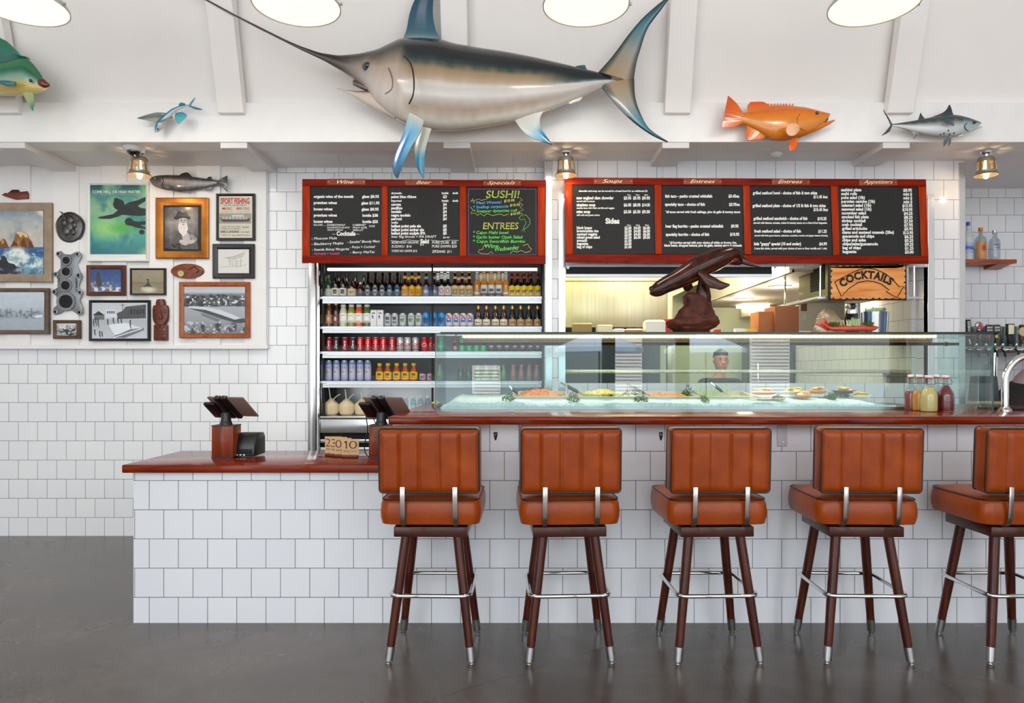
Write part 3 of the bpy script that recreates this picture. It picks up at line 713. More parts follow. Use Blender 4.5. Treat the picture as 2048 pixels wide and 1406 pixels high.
for x, y, h in ((.09, .46, .18), (.13, .48, .2), (.05, .5, .16), (.4, .46, .12), (.48, .45, .12), (.54, .46, .12), (.7, .52, .2), (.16, .82, .14), (.07, .78, .12), (.2, .84, .1), (.3, .5, .12)):
    a.line(x, y, x, y + h * .6, .013, (44, 44, 48)); a.line(x, y + h * .5, x + .012, y + h, .009, (40, 40, 44)); a.ell(x, y - .02, .012, .02, (60, 56, 54))
oldphoto(a); a.a *= np.array((.97, 1.0, 1.04))
picture('black-framed black and white beach photograph with rows of surfboards', (177, 600, 299, 682), 5, F_black, a)
# 8 gilt framed portrait
a = Art(90, 118, (74, 72, 72)); a.grad([(0, (96, 94, 92)), (.35, (150, 148, 146)), (.6, (100, 98, 96)), (1, (40, 38, 38))]); a.noise(5, 46, 9); a.mix(((np.abs(a.U - .5) - .34) * 3), (40, 38, 40))
a.poly([(.2, 1), (.28, .74), (.42, .56), (.62, .54), (.8, .62), (.94, .78), (1, 1)], (84, 82, 82)); a.poly([(.5, .6), (.62, .56), (.74, .64), (.78, .86), (.56, .9)], (186, 184, 182)); a.poly([(.7, .66), (.82, .64), (.98, .76), (.9, .84)], (150, 148, 146))
a.ell(.55, .33, .12, .13, (190, 186, 182)); a.poly([(.42, .38), (.66, .38), (.7, .5), (.66, .62), (.56, .7), (.44, .6), (.4, .5)], (228, 226, 222)); a.noise(26, 12, 3)
a.poly([(.26, .25), (.34, .2), (.4, .1), (.52, .06), (.64, .1), (.7, .2), (.78, .24), (.74, .29), (.56, .25), (.34, .3)], (44, 42, 42)); a.ell(.54, .09, .06, .035, (120, 116, 112)); a.line(.42, .19, .68, .19, .012, (90, 88, 86))
a.ell(.5, .315, .026, .012, (40, 38, 38)); a.ell(.61, .312, .024, .012, (40, 38, 38)); a.line(.56, .32, .565, .37, .012, (140, 136, 134)); a.ell(.56, .41, .04, .012, (120, 112, 108))
a.ell(.56, .84, .13, .055, (206, 200, 196), .3); a.ell(.8, .82, .1, .05, (196, 190, 186), -.2)
for i in range(4): a.line(.47 + i * .05, .83, .5 + i * .05, .88, .006, (110, 106, 104))
a.mix(np.clip((fbm(118, 90, 14, 4) - .5) * 6, 0, 1) * (a.V > .86) * (a.U < .6), (20, 20, 20)); oldphoto(a); a.a *= np.array((1.03, .99, .98))
picture('wide gilt-framed portrait photograph of a bearded person in a brimmed hat', (310.5, 395, 416, 517), 15, F_gold, a, board=((4, 5, 5, 4), mat('black_mount', (22, 20, 24), .6)))
# 9 sport fishing handbill
a = Art(80, 100, (206, 202, 184)); a.noise(5, 5, 3)
a.poly([(.03, .42), (.97, .42), (.97, .66), (.03, .66)], (150, 146, 130)); a.poly([(.03, .52), (.12, .56), (.95, .54), (.9, .62), (.15, .62)], (44, 42, 40)); a.poly([(.15, .5), (.85, .5), (.85, .56), (.15, .56)], (180, 178, 168)); a.poly([(.4, .45), (.75, .45), (.75, .5), (.4, .5)], (200, 198, 190))
for i in range(7): a.line(.2 + i * .1, .505, .2 + i * .1, .55, .01, (70, 68, 64))
t, pb, fn = picture('black-framed handbill with red SPORT FISHING heading', (431.5, 386.5, 509, 480.5), 5, F_blackr, a)
b = MB(); text(b, 'SPORT FISHING', 441, 499, 407.5, 11, fn, .03); text(b, 'MUSIC', 444.5, 464, 419.5, 4.6, fn, .016); text(b, 'BEES TOO', 473, 499, 419.5, 4.6, fn, .016); text(b, 'Kenne GOSE', 464.5, 479.5, 471.5, 2.2, fn, .02); b.build('red_lettering', mat('red_ink', (198, 34, 32), .6), pb)
b = MB(); text(b, 'ON THE LIVE BAIT BOATS', 447, 493, 411.5, 1.8, fn, .02); text(b, "EARL'S LANDING", 441.5, 478, 465.5, 4.6, fn, .02); text(b, 'Fare $4.50', 485, 498, 455.5, 2.6, fn, .02)
text(b, 'Tackle Rentals  Bait', 442, 480, 454, 2.0, fn, .01); text(b, 'Galley Service  Modern', 442, 482, 458, 2.0, fn, .01); text(b, '11 Boat Nights', 482, 499, 465, 2.0, fn, .01); text(b, 'FRIDAY SAT', 444, 462, 471, 1.6, fn, .01); text(b, 'NEWPORT BEACH', 480, 499, 471, 1.6, fn, .01); text(b, 'leaving daily from the landing', 442, 466, 424, 1.2, fn, .0); text(b, 'all tackle supplied', 474, 499, 424, 1.2, fn, .0); b.build('black_lettering', mat('black_ink', (26, 24, 24), .6), pb)
# 10 ink sketch
a = Art(100, 80, (222, 220, 214)); r = np.random.RandomState(3); g = (130, 128, 124)
a.poly([(.28, .36), (.5, .3), (.84, .16), (.8, .32), (.56, .42), (.34, .44)], (198, 196, 190))
for q in ((.28, .36, .56, .32), (.56, .32, .86, .14), (.86, .14, .8, .32), (.8, .32, .5, .44), (.28, .38, .5, .44), (.4, .44, .4, .72), (.74, .38, .74, .74), (.4, .72, .74, .74), (.34, .52, .8, .5), (.48, .5, .48, .72), (.6, .5, .6, .72), (.1, .76, .4, .72), (.2, .36, .3, .38), (.74, .7, .92, .66)): a.line(*q, .006, g)
for i in range(26):
    x, y = r.uniform(.4, .74), r.uniform(.52, .72); a.line(x, y, x + r.uniform(.02, .06), y + r.uniform(-.02, .02), .004, (150, 148, 144))
picture('black-framed small pencil sketch of a building with a whale above', (424.5, 487.5, 508, 556.5), 10.5, F_blackr, a)
# 11 pier and town
a = Art(150, 120); a.grad([(0, (176, 186, 196)), (.12, (196, 202, 208)), (.2, (90, 92, 96)), (.42, (70, 72, 76)), (.43, (170, 176, 182)), (.75, (150, 158, 166)), (1, (110, 114, 118))])
n1 = fbm(120, 150, 18, 3); a.mix(np.clip((n1 - .5) * 7, 0, 1) * (np.abs(a.V - .3) < .13), (32, 34, 36)); a.mix(np.clip((fbm(120, 150, 26, 13) - .58) * 9, 0, 1) * (np.abs(a.V - .31) < .11), (226, 228, 230))
a.mix(np.clip((fbm(120, 150, 12, 31) - .5) * 6, 0, 1) * (a.V > .78), (44, 46, 50)); a.mix(np.clip((fbm(120, 150, 22, 17) - .55) * 8, 0, 1) * (a.V > .74), (206, 208, 210))
a.poly([(.1, .42), (.36, .44), (.6, .5), (.8, .6), (1, .72), (.86, .72), (.6, .6), (.36, .5), (.06, .46)], (214, 218, 222)); a.poly([(.06, .46), (.36, .5), (.6, .6), (.86, .72), (.86, .78), (.6, .68), (.36, .57), (.12, .48)], (60, 64, 70))
for i in range(16): x = .34 + i * .033; a.line(x, .5 + i * .015, x, .58 + i * .014, .004, (34, 36, 40))
a.poly([(.8, .72), (.9, .69), (1, .68), (1, .78), (.82, .77)], (32, 34, 38)); a.poly([(.28, .56), (.6, .7), (.56, .76), (.3, .62)], (110, 118, 128)); oldphoto(a); a.a *= np.array((.96, .99, 1.04))
picture('large oak-framed black and white photograph of a pier and shore town', (357.5, 563.5, 499, 676), 9.5, F_wood, a)
Art, fbm = _Art, _fbm
# ---------------------------------------------------------------- things hung on the boards
def relief(name, label, cat, px, py, rx, ry, dep, m, fnz=None):
    pass
# carved half-hull boat
Y = YG - .02
b = MB(); top = [(2, 390), (10, 385), (20, 383), (22, 380), (36, 379.5), (37, 384), (55, 383)]; bot = [(2, 391), (14, 394), (30, 398.5), (54, 398), (56, 384)]
t = thing('carved_boat', 'small carved wooden boat above the seascape painting', 'carving', W(28, 398, Y))
b.prism([W(x, y, YG - .04) for x, y in top[:2] + [(12, 386), (55, 384.5)] + [(55, 397), (30, 398.5), (14, 394)]], (0, .024, 0)); b.build('hull', mat('carved_red_wood', (134, 52, 26), .35, noise=(6, (100, 34, 18))), t, bevel=.004)
b = MB(); b.prism([W(x, y, YG - .036) for x, y in ((14, 387), (20, 382), (24, 379), (36, 379), (37, 384), (54, 382), (54, 386))], (0, .018, 0)); b.build('deckhouse', mat('carved_dark_wood', (74, 30, 18), .4), t, bevel=.003)
# round cast plaque
c = W(138, 454, YG - .03); rad = 28 * YG / F
t = thing('round_plaque', 'round dark pewter cast plaque left of the green poster', 'plaque', W(138, 484, YG - .03))
b = MB(); rings = []
for i, (k, yy) in enumerate(((1.0, .028), (1.0, .008), (.96, 0), (.9, .006), (.86, .004))):
    rings.append([(c.x + rad * k * (1 + .02 * math.sin(5 * a)) * math.cos(a), c.y + yy, c.z + rad * k * 1.1 * math.sin(a)) for a in [2 * PI * j / 48 for j in range(48)]])
b.loft(rings)
M_pewter = mat('pewter', (112, 110, 108), .35, .85, noise=(16, (72, 70, 70)), bump=.6)
b.build('disc', M_pewter, t)
b = MB()
for x, y, r in ((128, 446, 6), (140, 440, 7), (148, 450, 6), (132, 462, 8), (146, 464, 6), (138, 453, 9)): p = W(x, y, YG - .027); b.ell(p, (r / 252, .012, r / 252 * 1.2), 14, 8)
b.build('relief', M_pewter, t)
MB().tube([W(132, 440, YG - .032), W(124, 425, YG - .036), W(119, 422.5, YG - .036)], [.008, .006, .002], 8).build('spike', M_pewter, t)
# cylinder-head gasket plate
Yg = YG - .03
out = [(114, 504), (121, 502), (128, 508), (141, 509), (150, 504), (157, 503), (162, 507), (162, 514), (154, 530), (160, 545), (164, 552), (159, 565), (157, 574), (164, 585), (159, 600), (165, 616), (165, 626), (158, 631), (146, 622), (133, 619), (120, 628), (109, 630), (105, 624), (107, 616), (118, 606), (112, 592), (107, 585), (110, 578), (120, 571), (114, 556), (110, 548), (114, 544), (121, 536), (121, 520), (113, 510)]
t = thing('head_plate', 'grey cast metal engine head plate with four holes below the round plaque', 'engine part', W(135, 632, YG - .02))
M_cast = mat('cast_metal', (152, 156, 160), .4, .7, noise=(9, (124, 128, 134)), bump=.2)
MB().prism([W(x, y, Yg) for x, y in out], (0, .012, 0)).build('plate', M_cast, t, bevel=.002)
for x, y, r in ((133.5, 521, 7), (133, 543.5, 8), (132, 571, 8.5), (132.5, 603, 13)):
    p = W(x, y, Yg); r_ = r * Yg / F
    def ring(k, yy): return [(p.x + r_ * k * math.cos(2 * PI * j / 32), p.y + yy, p.z + r_ * k * math.sin(2 * PI * j / 32)) for j in range(32)]
    rg = MB().loft([ring(1.5, .004), ring(1.45, -.008), ring(1.05, -.008), ring(1.0, .004)], cap=False).build('ring', M_cast, t)
    MB().loft([ring(1.0, .002), ring(.98, -.004), ring(.1, -.004)]).build('bore', M_blackm, rg)
b = MB()
for x, y in ((118, 508), (156, 509), (113, 549), (158, 551), (110, 584), (161, 585), (112, 624), (160, 625)): p = W(x, y, Yg); b.loft([[(p.x + r * math.cos(2 * PI * j / 18), p.y + yy, p.z + r * math.sin(2 * PI * j / 18)) for j in range(18)] for r, yy in ((.02, .002), (.019, -.008), (.01, -.01), (.009, 0))])
b.build('bosses', M_cast, t)
b = MB(); rotfn = lambda x, y: W(153 - (y - 556), 556 + (x - 153), Yg - .002); text(b, '63289945 JVL', 153, 182, 558, 4, rotfn, .03); rot2 = lambda x, y: W(117 - (y - 556), 556 + (x - 117), Yg - .002); text(b, '3 DXE', 117, 134, 558, 4, rot2, .03); b.build('stamped_letters', M_blackm, t)
# oval wood plaque with clock
Yo = YG - .03; c = W(374.5, 542, Yo)
t = thing('oval_plaque', 'oval polished wood slice with a small round clock face', 'plaque', W(374.5, 557, Yo))
b = MB(); b.loft([[(c.x + 33.5 * Yo / F * k * math.cos(2 * PI * j / 40), c.y + yy, c.z + 15 * Yo / F * k * math.sin(2 * PI * j / 40)) for j in range(40)] for k, yy in ((.98, .026), (1, .004), (.97, 0), (.5, -.003), (.05, -.004))])
b.build('wood_slice', woodmat('plaque_wood', (78, 28, 12), (124, 58, 22), (156, 84, 36), scale=(4, 4, 12), rough=.2, coat=.6), t)
p = W(362.5, 547.5, Yo)
cf = MB().loft([[(p.x + r * math.cos(2 * PI * j / 24), p.y + yy, p.z + r * math.sin(2 * PI * j / 24)) for j in range(24)] for r, yy in ((.024, 0), (.023, -.009), (.002, -.0095))]).build('clock_face', mat('clock_brass', (206, 190, 120), .35), t)
b = MB().box(p.x - .001, p.x + .001, p.y - .012, p.y - .0105, p.z, p.z + .014); b.box(p.x, p.x + .011, p.y - .012, p.y - .0105, p.z - .001, p.z + .001); b.build('hands', M_blackm, cf)
MB().tube([W(376, 540, Yo - .005), W(388, 533.5, Yo - .006), W(398, 541, Yo - .006), W(392, 546, Yo - .006)], .003, 8).build('bark_line', mat('dark_bark', (52, 22, 12), .4), t)
# tiki figure
Yt = YG - .05
M_tiki = woodmat('tiki_wood', (72, 26, 14), (104, 44, 26), (126, 60, 36), scale=(9, 9, 2), rough=.35)
t = thing('tiki_carving', 'carved reddish wooden tiki head on a block between two photographs', 'carving', W(320, 681, YG - .02))
b = MB(); rings = []
for y, hw in ((597, 4), (599, 8), (606, 10), (610, 10), (611, 15), (618, 16.5), (632, 16.5), (640, 15.5), (645, 13), (649, 10.5)):
    rings.append([W(320, y, Yt) + Vector((hw / 250 * 1.0 * math.cos(a) * .98, (.045 if hw > 5 else .02) * (.5 + .5 * math.sin(a)) * -1 + .035, 0)) for a in [2 * PI * j / 28 for j in range(28)]])
b.loft(rings); b.build('head', M_tiki, t)
MB().pbox(307, 649.5, 333.5, 681, Yt, .04).build('block', M_tiki, t, bevel=.003)
b = MB(); zz = lambda x, y: W(x, y, Yt - .013)
b.hexa([W(317.5, 622, Yt - .012), W(321.5, 622, Yt - .012), W(326, 638, Yt - .012), W(314, 638, Yt - .012)], [W(319, 620, Yt - .018), W(320.5, 620, Yt - .018), W(323, 637, Yt - .024), W(317, 637, Yt - .024)]); b.build('nose', M_tiki, t, bevel=.002)
M_cut = mat('tiki_cut', (46, 16, 10), .5)
for s_ in (-1, 1):
    e = [(320 + s_ * 8.5 + 5 * math.cos(a), 622 + 2.8 * math.sin(a)) for a in [2 * PI * j / 16 for j in range(17)]]
    MB().tube([W(x, y, Yt - .004 - .004 * (1 - abs(x - 320) / 16)) for x, y in e], .0018, 6).build('eye', M_cut, t)
MB().tube([W(313, 644, Yt - .004), W(317, 641, Yt - .008), W(323, 641, Yt - .008), W(327, 644, Yt - .004), W(320, 645.5, Yt - .008), W(313, 644, Yt - .004)], .002, 6).build('mouth', M_cut, t)
b = MB()
for i in range(1, 5): y = 649.5 + i * 6.3; b.pbox(307.5, y - .5, 333, y + .5, Yt - .001, .002)
for i in range(5):
    for j in range(3): x = 312 + j * 8 + (i % 2) * 4; b.pbox(x - .5, 650 + i * 6.3, x + .5, 655.5 + i * 6.3, Yt - .001, .002)
b.build('brick_grooves', M_cut, t)
# ================================================================ mounted fish
P_fish = painted('fish_gloss', .22, coat=.5)
def interp(pts, n, key=0):
    """resample a polyline by arc length"""
    p = np.array(pts, float); d = np.r_[0, np.cumsum(np.hypot(*np.diff(p, axis=0).T))]; t = np.linspace(0, d[-1], n)
    return np.stack([np.interp(t, d, p[:, i]) for i in range(p.shape[1])], 1)
def smooth_at(pts, xs):
    """monotone-ish smooth interpolation y(x)"""
    p = np.array(sorted(pts)); y = np.interp(xs, p[:, 0], p[:, 1])
    k = max(3, len(xs) // 40) | 1
    yy = np.r_[[y[0]] * (k // 2), y, [y[-1]] * (k // 2)]; ys = np.convolve(yy, np.ones(k) / k, 'valid')
    ys[0], ys[-1] = y[0], y[-1]; return ys
def fish_body(top, bot, Y, thick, colf, n=70, m=36, x0=None, x1=None, power=1.0):
    """top/bottom outlines in px; Y depth of the mid-plane; thick = half thickness / half height"""
    x0 = max(min(p[0] for p in top), min(p[0] for p in bot)) if x0 is None else x0
    x1 = min(max(p[0] for p in top), max(p[0] for p in bot)) if x1 is None else x1
    xs = np.linspace(x0, x1, n); a = smooth_at(top, xs); c = smooth_at(bot, xs)
    rings = []; cols = []
    for i in range(n):
        cy, h = (a[i] + c[i]) / 2, max((c[i] - a[i]) / 2, .35)
        th = thick(i / (n - 1)) if callable(thick) else thick
        ring = []
        for j in range(m):
            t = 2 * PI * j / m; sz, sy = math.cos(t), math.sin(t)
            sy = math.copysign(abs(sy) ** power, sy)
            p = W(xs[i], cy - h * sz, Y); ring.append(p + Vector((0, -sy * h * Y / F * th, 0))); cols.append(colf(xs[i], i / (n - 1), (1 - sz) / 2))
        rings.append(ring)
    b = MB(); b.loft(rings, cols=nlin(np.array(cols))); return b
def fin(lead, trail, Y0, Y1, thick, colf, n=18, m=9, rays=.0):
    """leading and trailing edges in px from root to tip; Y runs Y0 (root) to Y1 (tip)"""
    L, T = (interp(cr(q, 40) if len(q) > 2 else q, n) for q in (lead, trail)); vs = []; cols = []
    grid = {}
    for s_ in (1, -1):
        for i in range(n):
            for j in range(m):
                u, v = i / (n - 1), j / (m - 1); q = L[i] * (1 - v) + T[i] * v; Y = Y0 + (Y1 - Y0) * u
                th = thick * (1 - .75 * u) * (math.sin(PI * min(max(.06 + .88 * v, 0), 1)) ** .6) * (1 + rays * math.sin(v * m * 2.4))
                grid[s_, i, j] = len(vs); vs.append(W(q[0], q[1], Y) + Vector((0, -s_ * th, 0))); cols.append(colf(u, v))
    fs = []
    for s_ in (1, -1):
        for i in range(n - 1):
            for j in range(m - 1): fs.append((grid[s_, i, j], grid[s_, i, j + 1], grid[s_, i + 1, j + 1], grid[s_, i + 1, j]))
    edge = [(0, j) for j in range(m)] + [(i, m - 1) for i in range(1, n)] + [(n - 1, j) for j in range(m - 2, -1, -1)] + [(i, 0) for i in range(n - 2, 0, -1)]
    for k in range(len(edge)):
        a, c = edge[k], edge[(k + 1) % len(edge)]; fs.append((grid[1, a[0], a[1]], grid[-1, a[0], a[1]], grid[-1, c[0], c[1]], grid[1, c[0], c[1]]))
    b = MB(); b.add(vs, fs, nlin(np.array(cols))); return b
def ramp(stops, t):
    p = [s[0] for s in stops]; return [float(np.interp(t, p, [s[1][i] for s in stops])) for i in range(3)]
def wob(x, y, s=1.0): return (math.sin(x * .11 * s + 1.3 * math.sin(y * 9)) + math.sin(x * .043 * s + 2 + y * 7) + math.sin(x * .27 * s + y * 13)) / 3
# ---------------------------------------------------------------- swordfish
Yw = 4.70
t = thing('mounted_swordfish', 'huge mounted swordfish with long bill spanning the upper wall', 'mounted fish', W(900, 262, Yw))
top = [(330, -38), (415, -1), (470, 29), (520, 54), (570, 79), (600, 92), (639, 105.5), (678, 111.5), (717, 108.6), (756, 101), (783, 89), (803, 80), (845, 79), (885, 82), (905, 89), (951, 97), (1014, 106), (1068, 116), (1123, 128), (1158, 136), (1197, 145), (1222, 153)]
bot = [(330, -35), (415, 3), (470, 33), (520, 59), (570, 84), (600, 99), (647, 121), (690, 146), (715, 163), (735, 177), (750, 208), (775, 228), (811, 248), (850, 258), (873, 260.5), (912, 260), (951, 256), (990, 250), (1026, 243), (1068, 230), (1108, 217), (1158, 197), (1197, 178), (1222, 168)]
def swf(x, u, t):
    t += .02 * wob(x, t)
    st = [(0, (14, 18, 20)), (.22, (20, 28, 32)), (.31, (26, 48, 54)), (.37, (60, 78, 76)), (.42, (158, 134, 104)), (.52, (180, 154, 122)), (.6, (190, 180, 170)), (.72, (202, 198, 196)), (.84, (172, 156, 144)), (.9, (196, 184, 170)), (.95, (226, 222, 214)), (1, (214, 206, 194))]
    if x < 826:
        hd = [(0, (26, 28, 28)), (.16, (40, 42, 42)), (.26, (120, 108, 96)), (.45, (196, 176, 158)), (.62, (206, 190, 180)), (.8, (214, 206, 200)), (1, (206, 196, 186))]; a = ramp(hd, t); w_ = wob(x, t, 1.4); a = [q + 10 * w_ for q in a]
        k = min(1, (826 - x) / 20); c = ramp(st, t); a = [c[i] * (1 - k) + a[i] * k for i in range(3)]; k = min(1, max(0, (752 - x) / 90)); k = k * k * (3 - 2 * k); c = ramp([(0, (26, 24, 24)), (.45, (40, 36, 34)), (.62, (104, 94, 86)), (.8, (86, 74, 66)), (1, (52, 42, 38))], t); return [a[i] * (1 - k) + c[i] * k for i in range(3)]
    if x > 1060:
        k = min(1, (x - 1060) / 110); k = k * k * (3 - 2 * k); c = ramp([(0, (16, 24, 28)), (.44, (22, 38, 44)), (.54, (52, 92, 100)), (.6, (206, 196, 186)), (.8, (196, 190, 186)), (1, (214, 208, 200))], t); a = ramp(st, t); return [a[i] * (1 - k) + c[i] * k for i in range(3)]
    return ramp(st, t)
fish_body(top, bot, Yw, lambda u: .55 + .1 * math.sin(PI * u), swf, n=150, m=56).build('body', P_fish, t, smooth=70)
jt = [(672, 176), (690, 180), (715, 182.5), (740, 182), (760, 176), (790, 174)]; jb = [(672, 177), (690, 184), (705, 191), (737, 211), (756, 222), (790, 238)]
jw = fish_body(jt, jb, Yw, .62, lambda x, u, t: ramp([(0, (70, 52, 46)), (.12, (120, 96, 86)), (.3, (206, 186, 174)), (1, (214, 204, 192))], t), n=40, m=28).build('lower_jaw', P_fish, t, smooth=70)
fish_body([(706, 160), (735, 160), (760, 166), (772, 172)], [(706, 170), (735, 184), (760, 186), (772, 180)], Yw, .35, lambda x, u, t: (92, 70, 62), n=16, m=16).build('mouth', P_fish, t)
def bl(c0, c1, c2=None): return lambda u, v: ramp([(0, c0), (.5, c1), (1, c2 or c1)], u)
fin([(803, 84), (813, 62), (819, 30), (830, 0), (850, -24), (880, -44)], [(886, 86), (872, 62), (866, 30), (867, 0), (872, -22), (882, -43)], Yw, Yw, .022, lambda u, v: ramp([(0, (176, 190, 192)), (.14, (60, 104, 122)), (.5, (112, 128, 150) if .35 < v < .75 else (30, 84, 112)), (1, (24, 50, 64))], u), rays=.1).build('dorsal_fin', P_fish, t, smooth=60)
def cau(u, v): 
    e = min(v, 1 - v) * 2
    a = ramp([(0, (176, 146, 112)), (.3, (160, 156, 146)), (.6, (64, 126, 146)), (1, (14, 52, 64))], u); k = max(0, 1 - e * 2.2); d = (12, 40, 50); return [a[i] * (1 - k) + d[i] * k for i in range(3)]
fin([(1196, 146), (1225, 113), (1260, 66), (1287, 35), (1322, 4), (1342, -8)], [(1266, 168), (1272, 129), (1280, 101), (1295, 58), (1322, 20), (1342, -7)], Yw, Yw - .06, .03, cau, n=26).build('tail_fin', P_fish, t, smooth=60)
fin([(1202, 172), (1233, 211), (1264, 242), (1303, 270), (1335, 285)], [(1268, 158), (1270, 195), (1280, 226), (1299, 258), (1336, 283)], Yw, Yw - .06, .03, cau, n=26).build('tail_fin', P_fish, t, smooth=60)
fin([(819, 226), (807, 266), (791, 308), (785, 340), (794, 357)], [(848, 242), (841, 264), (823, 293), (807, 326), (796, 356)], Yw - .15, Yw - .2, .02, lambda u, v: ramp([(0, (196, 190, 180)), (.22, (100, 160, 190)), (.5, (14, 92, 160) if v < .55 else (90, 160, 190)), (.8, (24, 96, 140)), (1, (24, 60, 76))], u), rays=.1).build('pectoral_fin', P_fish, t, smooth=60)
fin([(840, 254), (830, 289), (830, 312), (835, 338), (847, 358)], [(863, 258), (857, 276), (850, 305), (849, 336), (848, 357)], Yw - .02, Yw - .02, .015, lambda u, v: ramp([(0, (204, 196, 180)), (.4, (176, 184, 174)), (.6, (44, 140, 176)), (1, (36, 110, 146))], u), rays=.1).build('pectoral_fin', P_fish, t, smooth=60)
fin([(1028, 238), (1042, 258), (1061, 274), (1104, 290)], [(1092, 218), (1081, 234), (1082, 256), (1105, 289)], Yw, Yw - .03, .02, lambda u, v: ramp([(0, (208, 200, 188)), (.4, (186, 198, 200)), (.72, (16, 110, 170) if v > .5 else (80, 160, 194)), (1, (24, 60, 80))], u), rays=.1).build('anal_fin', P_fish, t, smooth=60)
fin([(1146, 136), (1154, 132), (1166, 130)], [(1176, 142), (1172, 136), (1171, 131)], Yw, Yw, .012, bl((30, 50, 56), (60, 110, 120))).build('finlet', P_fish, t)
fin([(1136, 202), (1140, 208), (1156, 203)], [(1166, 190), (1163, 198), (1158, 203)], Yw, Yw, .01, bl((226, 222, 214), (220, 216, 208))).build('finlet', P_fish, t)
hb = lambda x, y, o=.0: W(x, y, Yw - o)
e = W(736, 133, Yw - .07)
ey = MB().ell(e, (.038, .032, .038), 24, 14).build('eye', mat('fish_eye_blue', (44, 96, 112), .08, coat=1), t)
MB().ell((e.x, e.y - .022, e.z), (.021, .014, .021), 18, 10).build('pupil', mat('fish_pupil', (24, 12, 8), .05, coat=1), ey)
MB().tube([e + Vector((.039 * math.cos(a), -.008, .039 * math.sin(a))) for a in [2 * PI * j / 24 for j in range(25)]], .004, 8).build('eye_rim', mat('fish_eye_rim', (176, 150, 120), .3), ey)
MB().tube(crv([hb(808, 112, .2), hb(820, 125, .235), hb(826, 145, .275), hb(828, 168, .297), hb(826, 190, .292), hb(818, 208, .26)]), [.005] * 24, 8).build('gill_line', mat('fish_dark_line', (30, 28, 28), .3), t)
MB().tube(crv([hb(768, 120, .12), hb(778, 138, .16), hb(785, 160, .2), hb(783, 178, .205), hb(770, 188, .19)]), [.004] * 24, 8).build('cheek_line', mat('fish_brown_line', (128, 100, 84), .3), t)
# ---------------------------------------------------------------- mahi-mahi entering at the left
Ym = 4.69
t = thing('mounted_mahi', 'green and yellow blunt-headed fish with red mouth at the left edge', 'mounted fish', W(0, 192, Ym))
top = [(-330, 152), (-150, 142), (-60, 134), (0, 127), (30, 119), (50, 114.5), (60, 119), (68, 130), (80, 145), (88, 157), (92, 170)]; bot = [(-330, 158), (-250, 164), (-150, 172), (-60, 188), (0, 191), (40, 191.5), (62, 189), (80, 186), (92, 180)]
def mh(x, u, t): 
    c = ramp([(0, (20, 96, 66)), (.2, (46, 134, 82)), (.36, (24, 92, 64)), (.5, (110, 160, 140)), (.62, (150, 180, 170)), (.72, (200, 180, 90)), (.9, (206, 180, 96)), (1, (196, 190, 150))], t + .03 * wob(x, t)); return c
fish_body(top, bot, Ym, .42, mh, n=70, m=36).build('body', P_fish, t, smooth=70)
fin([(56, 115), (44, 112), (32, 100), (20, 88), (3, 77), (-30, 74), (-100, 84), (-200, 110), (-320, 146)], [(56, 119), (40, 121), (30, 123), (16, 126), (0, 131), (-40, 136), (-120, 142), (-210, 148), (-320, 154)], Ym, Ym, .02, lambda u, v: ramp([(0, (30, 120, 84)), (.5, (40, 126, 112)), (1, (24, 96, 84))], v), n=30, rays=.25).build('dorsal_fin', P_fish, t, smooth=60)
fin([(46, 186), (52, 200), (60, 214), (65, 222)], [(66, 186), (68, 198), (68, 210), (66, 221)], Ym - .03, Ym - .05, .012, lambda u, v: ramp([(0, (176, 186, 130)), (.5, (150, 170, 120)), (1, (40, 120, 110))], u + .3 * (v - .5)), rays=.2).build('pelvic_fin', P_fish, t, smooth=60)
fin([(32, 164), (14, 161), (-4, 162), (-40, 168)], [(30, 172), (14, 172), (-4, 168), (-40, 170)], Ym - .1, Ym - .13, .01, bl((60, 130, 130), (20, 90, 130))).build('pectoral_fin', P_fish, t, smooth=60)
fish_body([(72, 163), (80, 158), (88, 157), (93, 163), (99, 168)], [(72, 167), (80, 174), (88, 176), (94, 175), (99, 172)], Ym - .01, .75, lambda x, u, t: ramp([(0, (60, 26, 22)), (.4, (136, 38, 28)), (1, (96, 30, 26))], t), n=18, m=20).build('mouth', P_fish, t, smooth=70)
fish_body([(60, 182), (80, 177), (92, 174), (99, 171)], [(60, 188), (80, 186), (92, 182), (99, 174)], Ym, .6, lambda x, u, t: ramp([(0, (120, 60, 50)), (.3, (190, 190, 150)), (1, (196, 186, 140))], t), n=18, m=18).build('lower_jaw', P_fish, t, smooth=70)
MB().ell(W(61, 161, Ym - .055), (.011, .008, .011), 14, 8).build('eye', mat('fish_pupil', (24, 12, 8), .05), t)
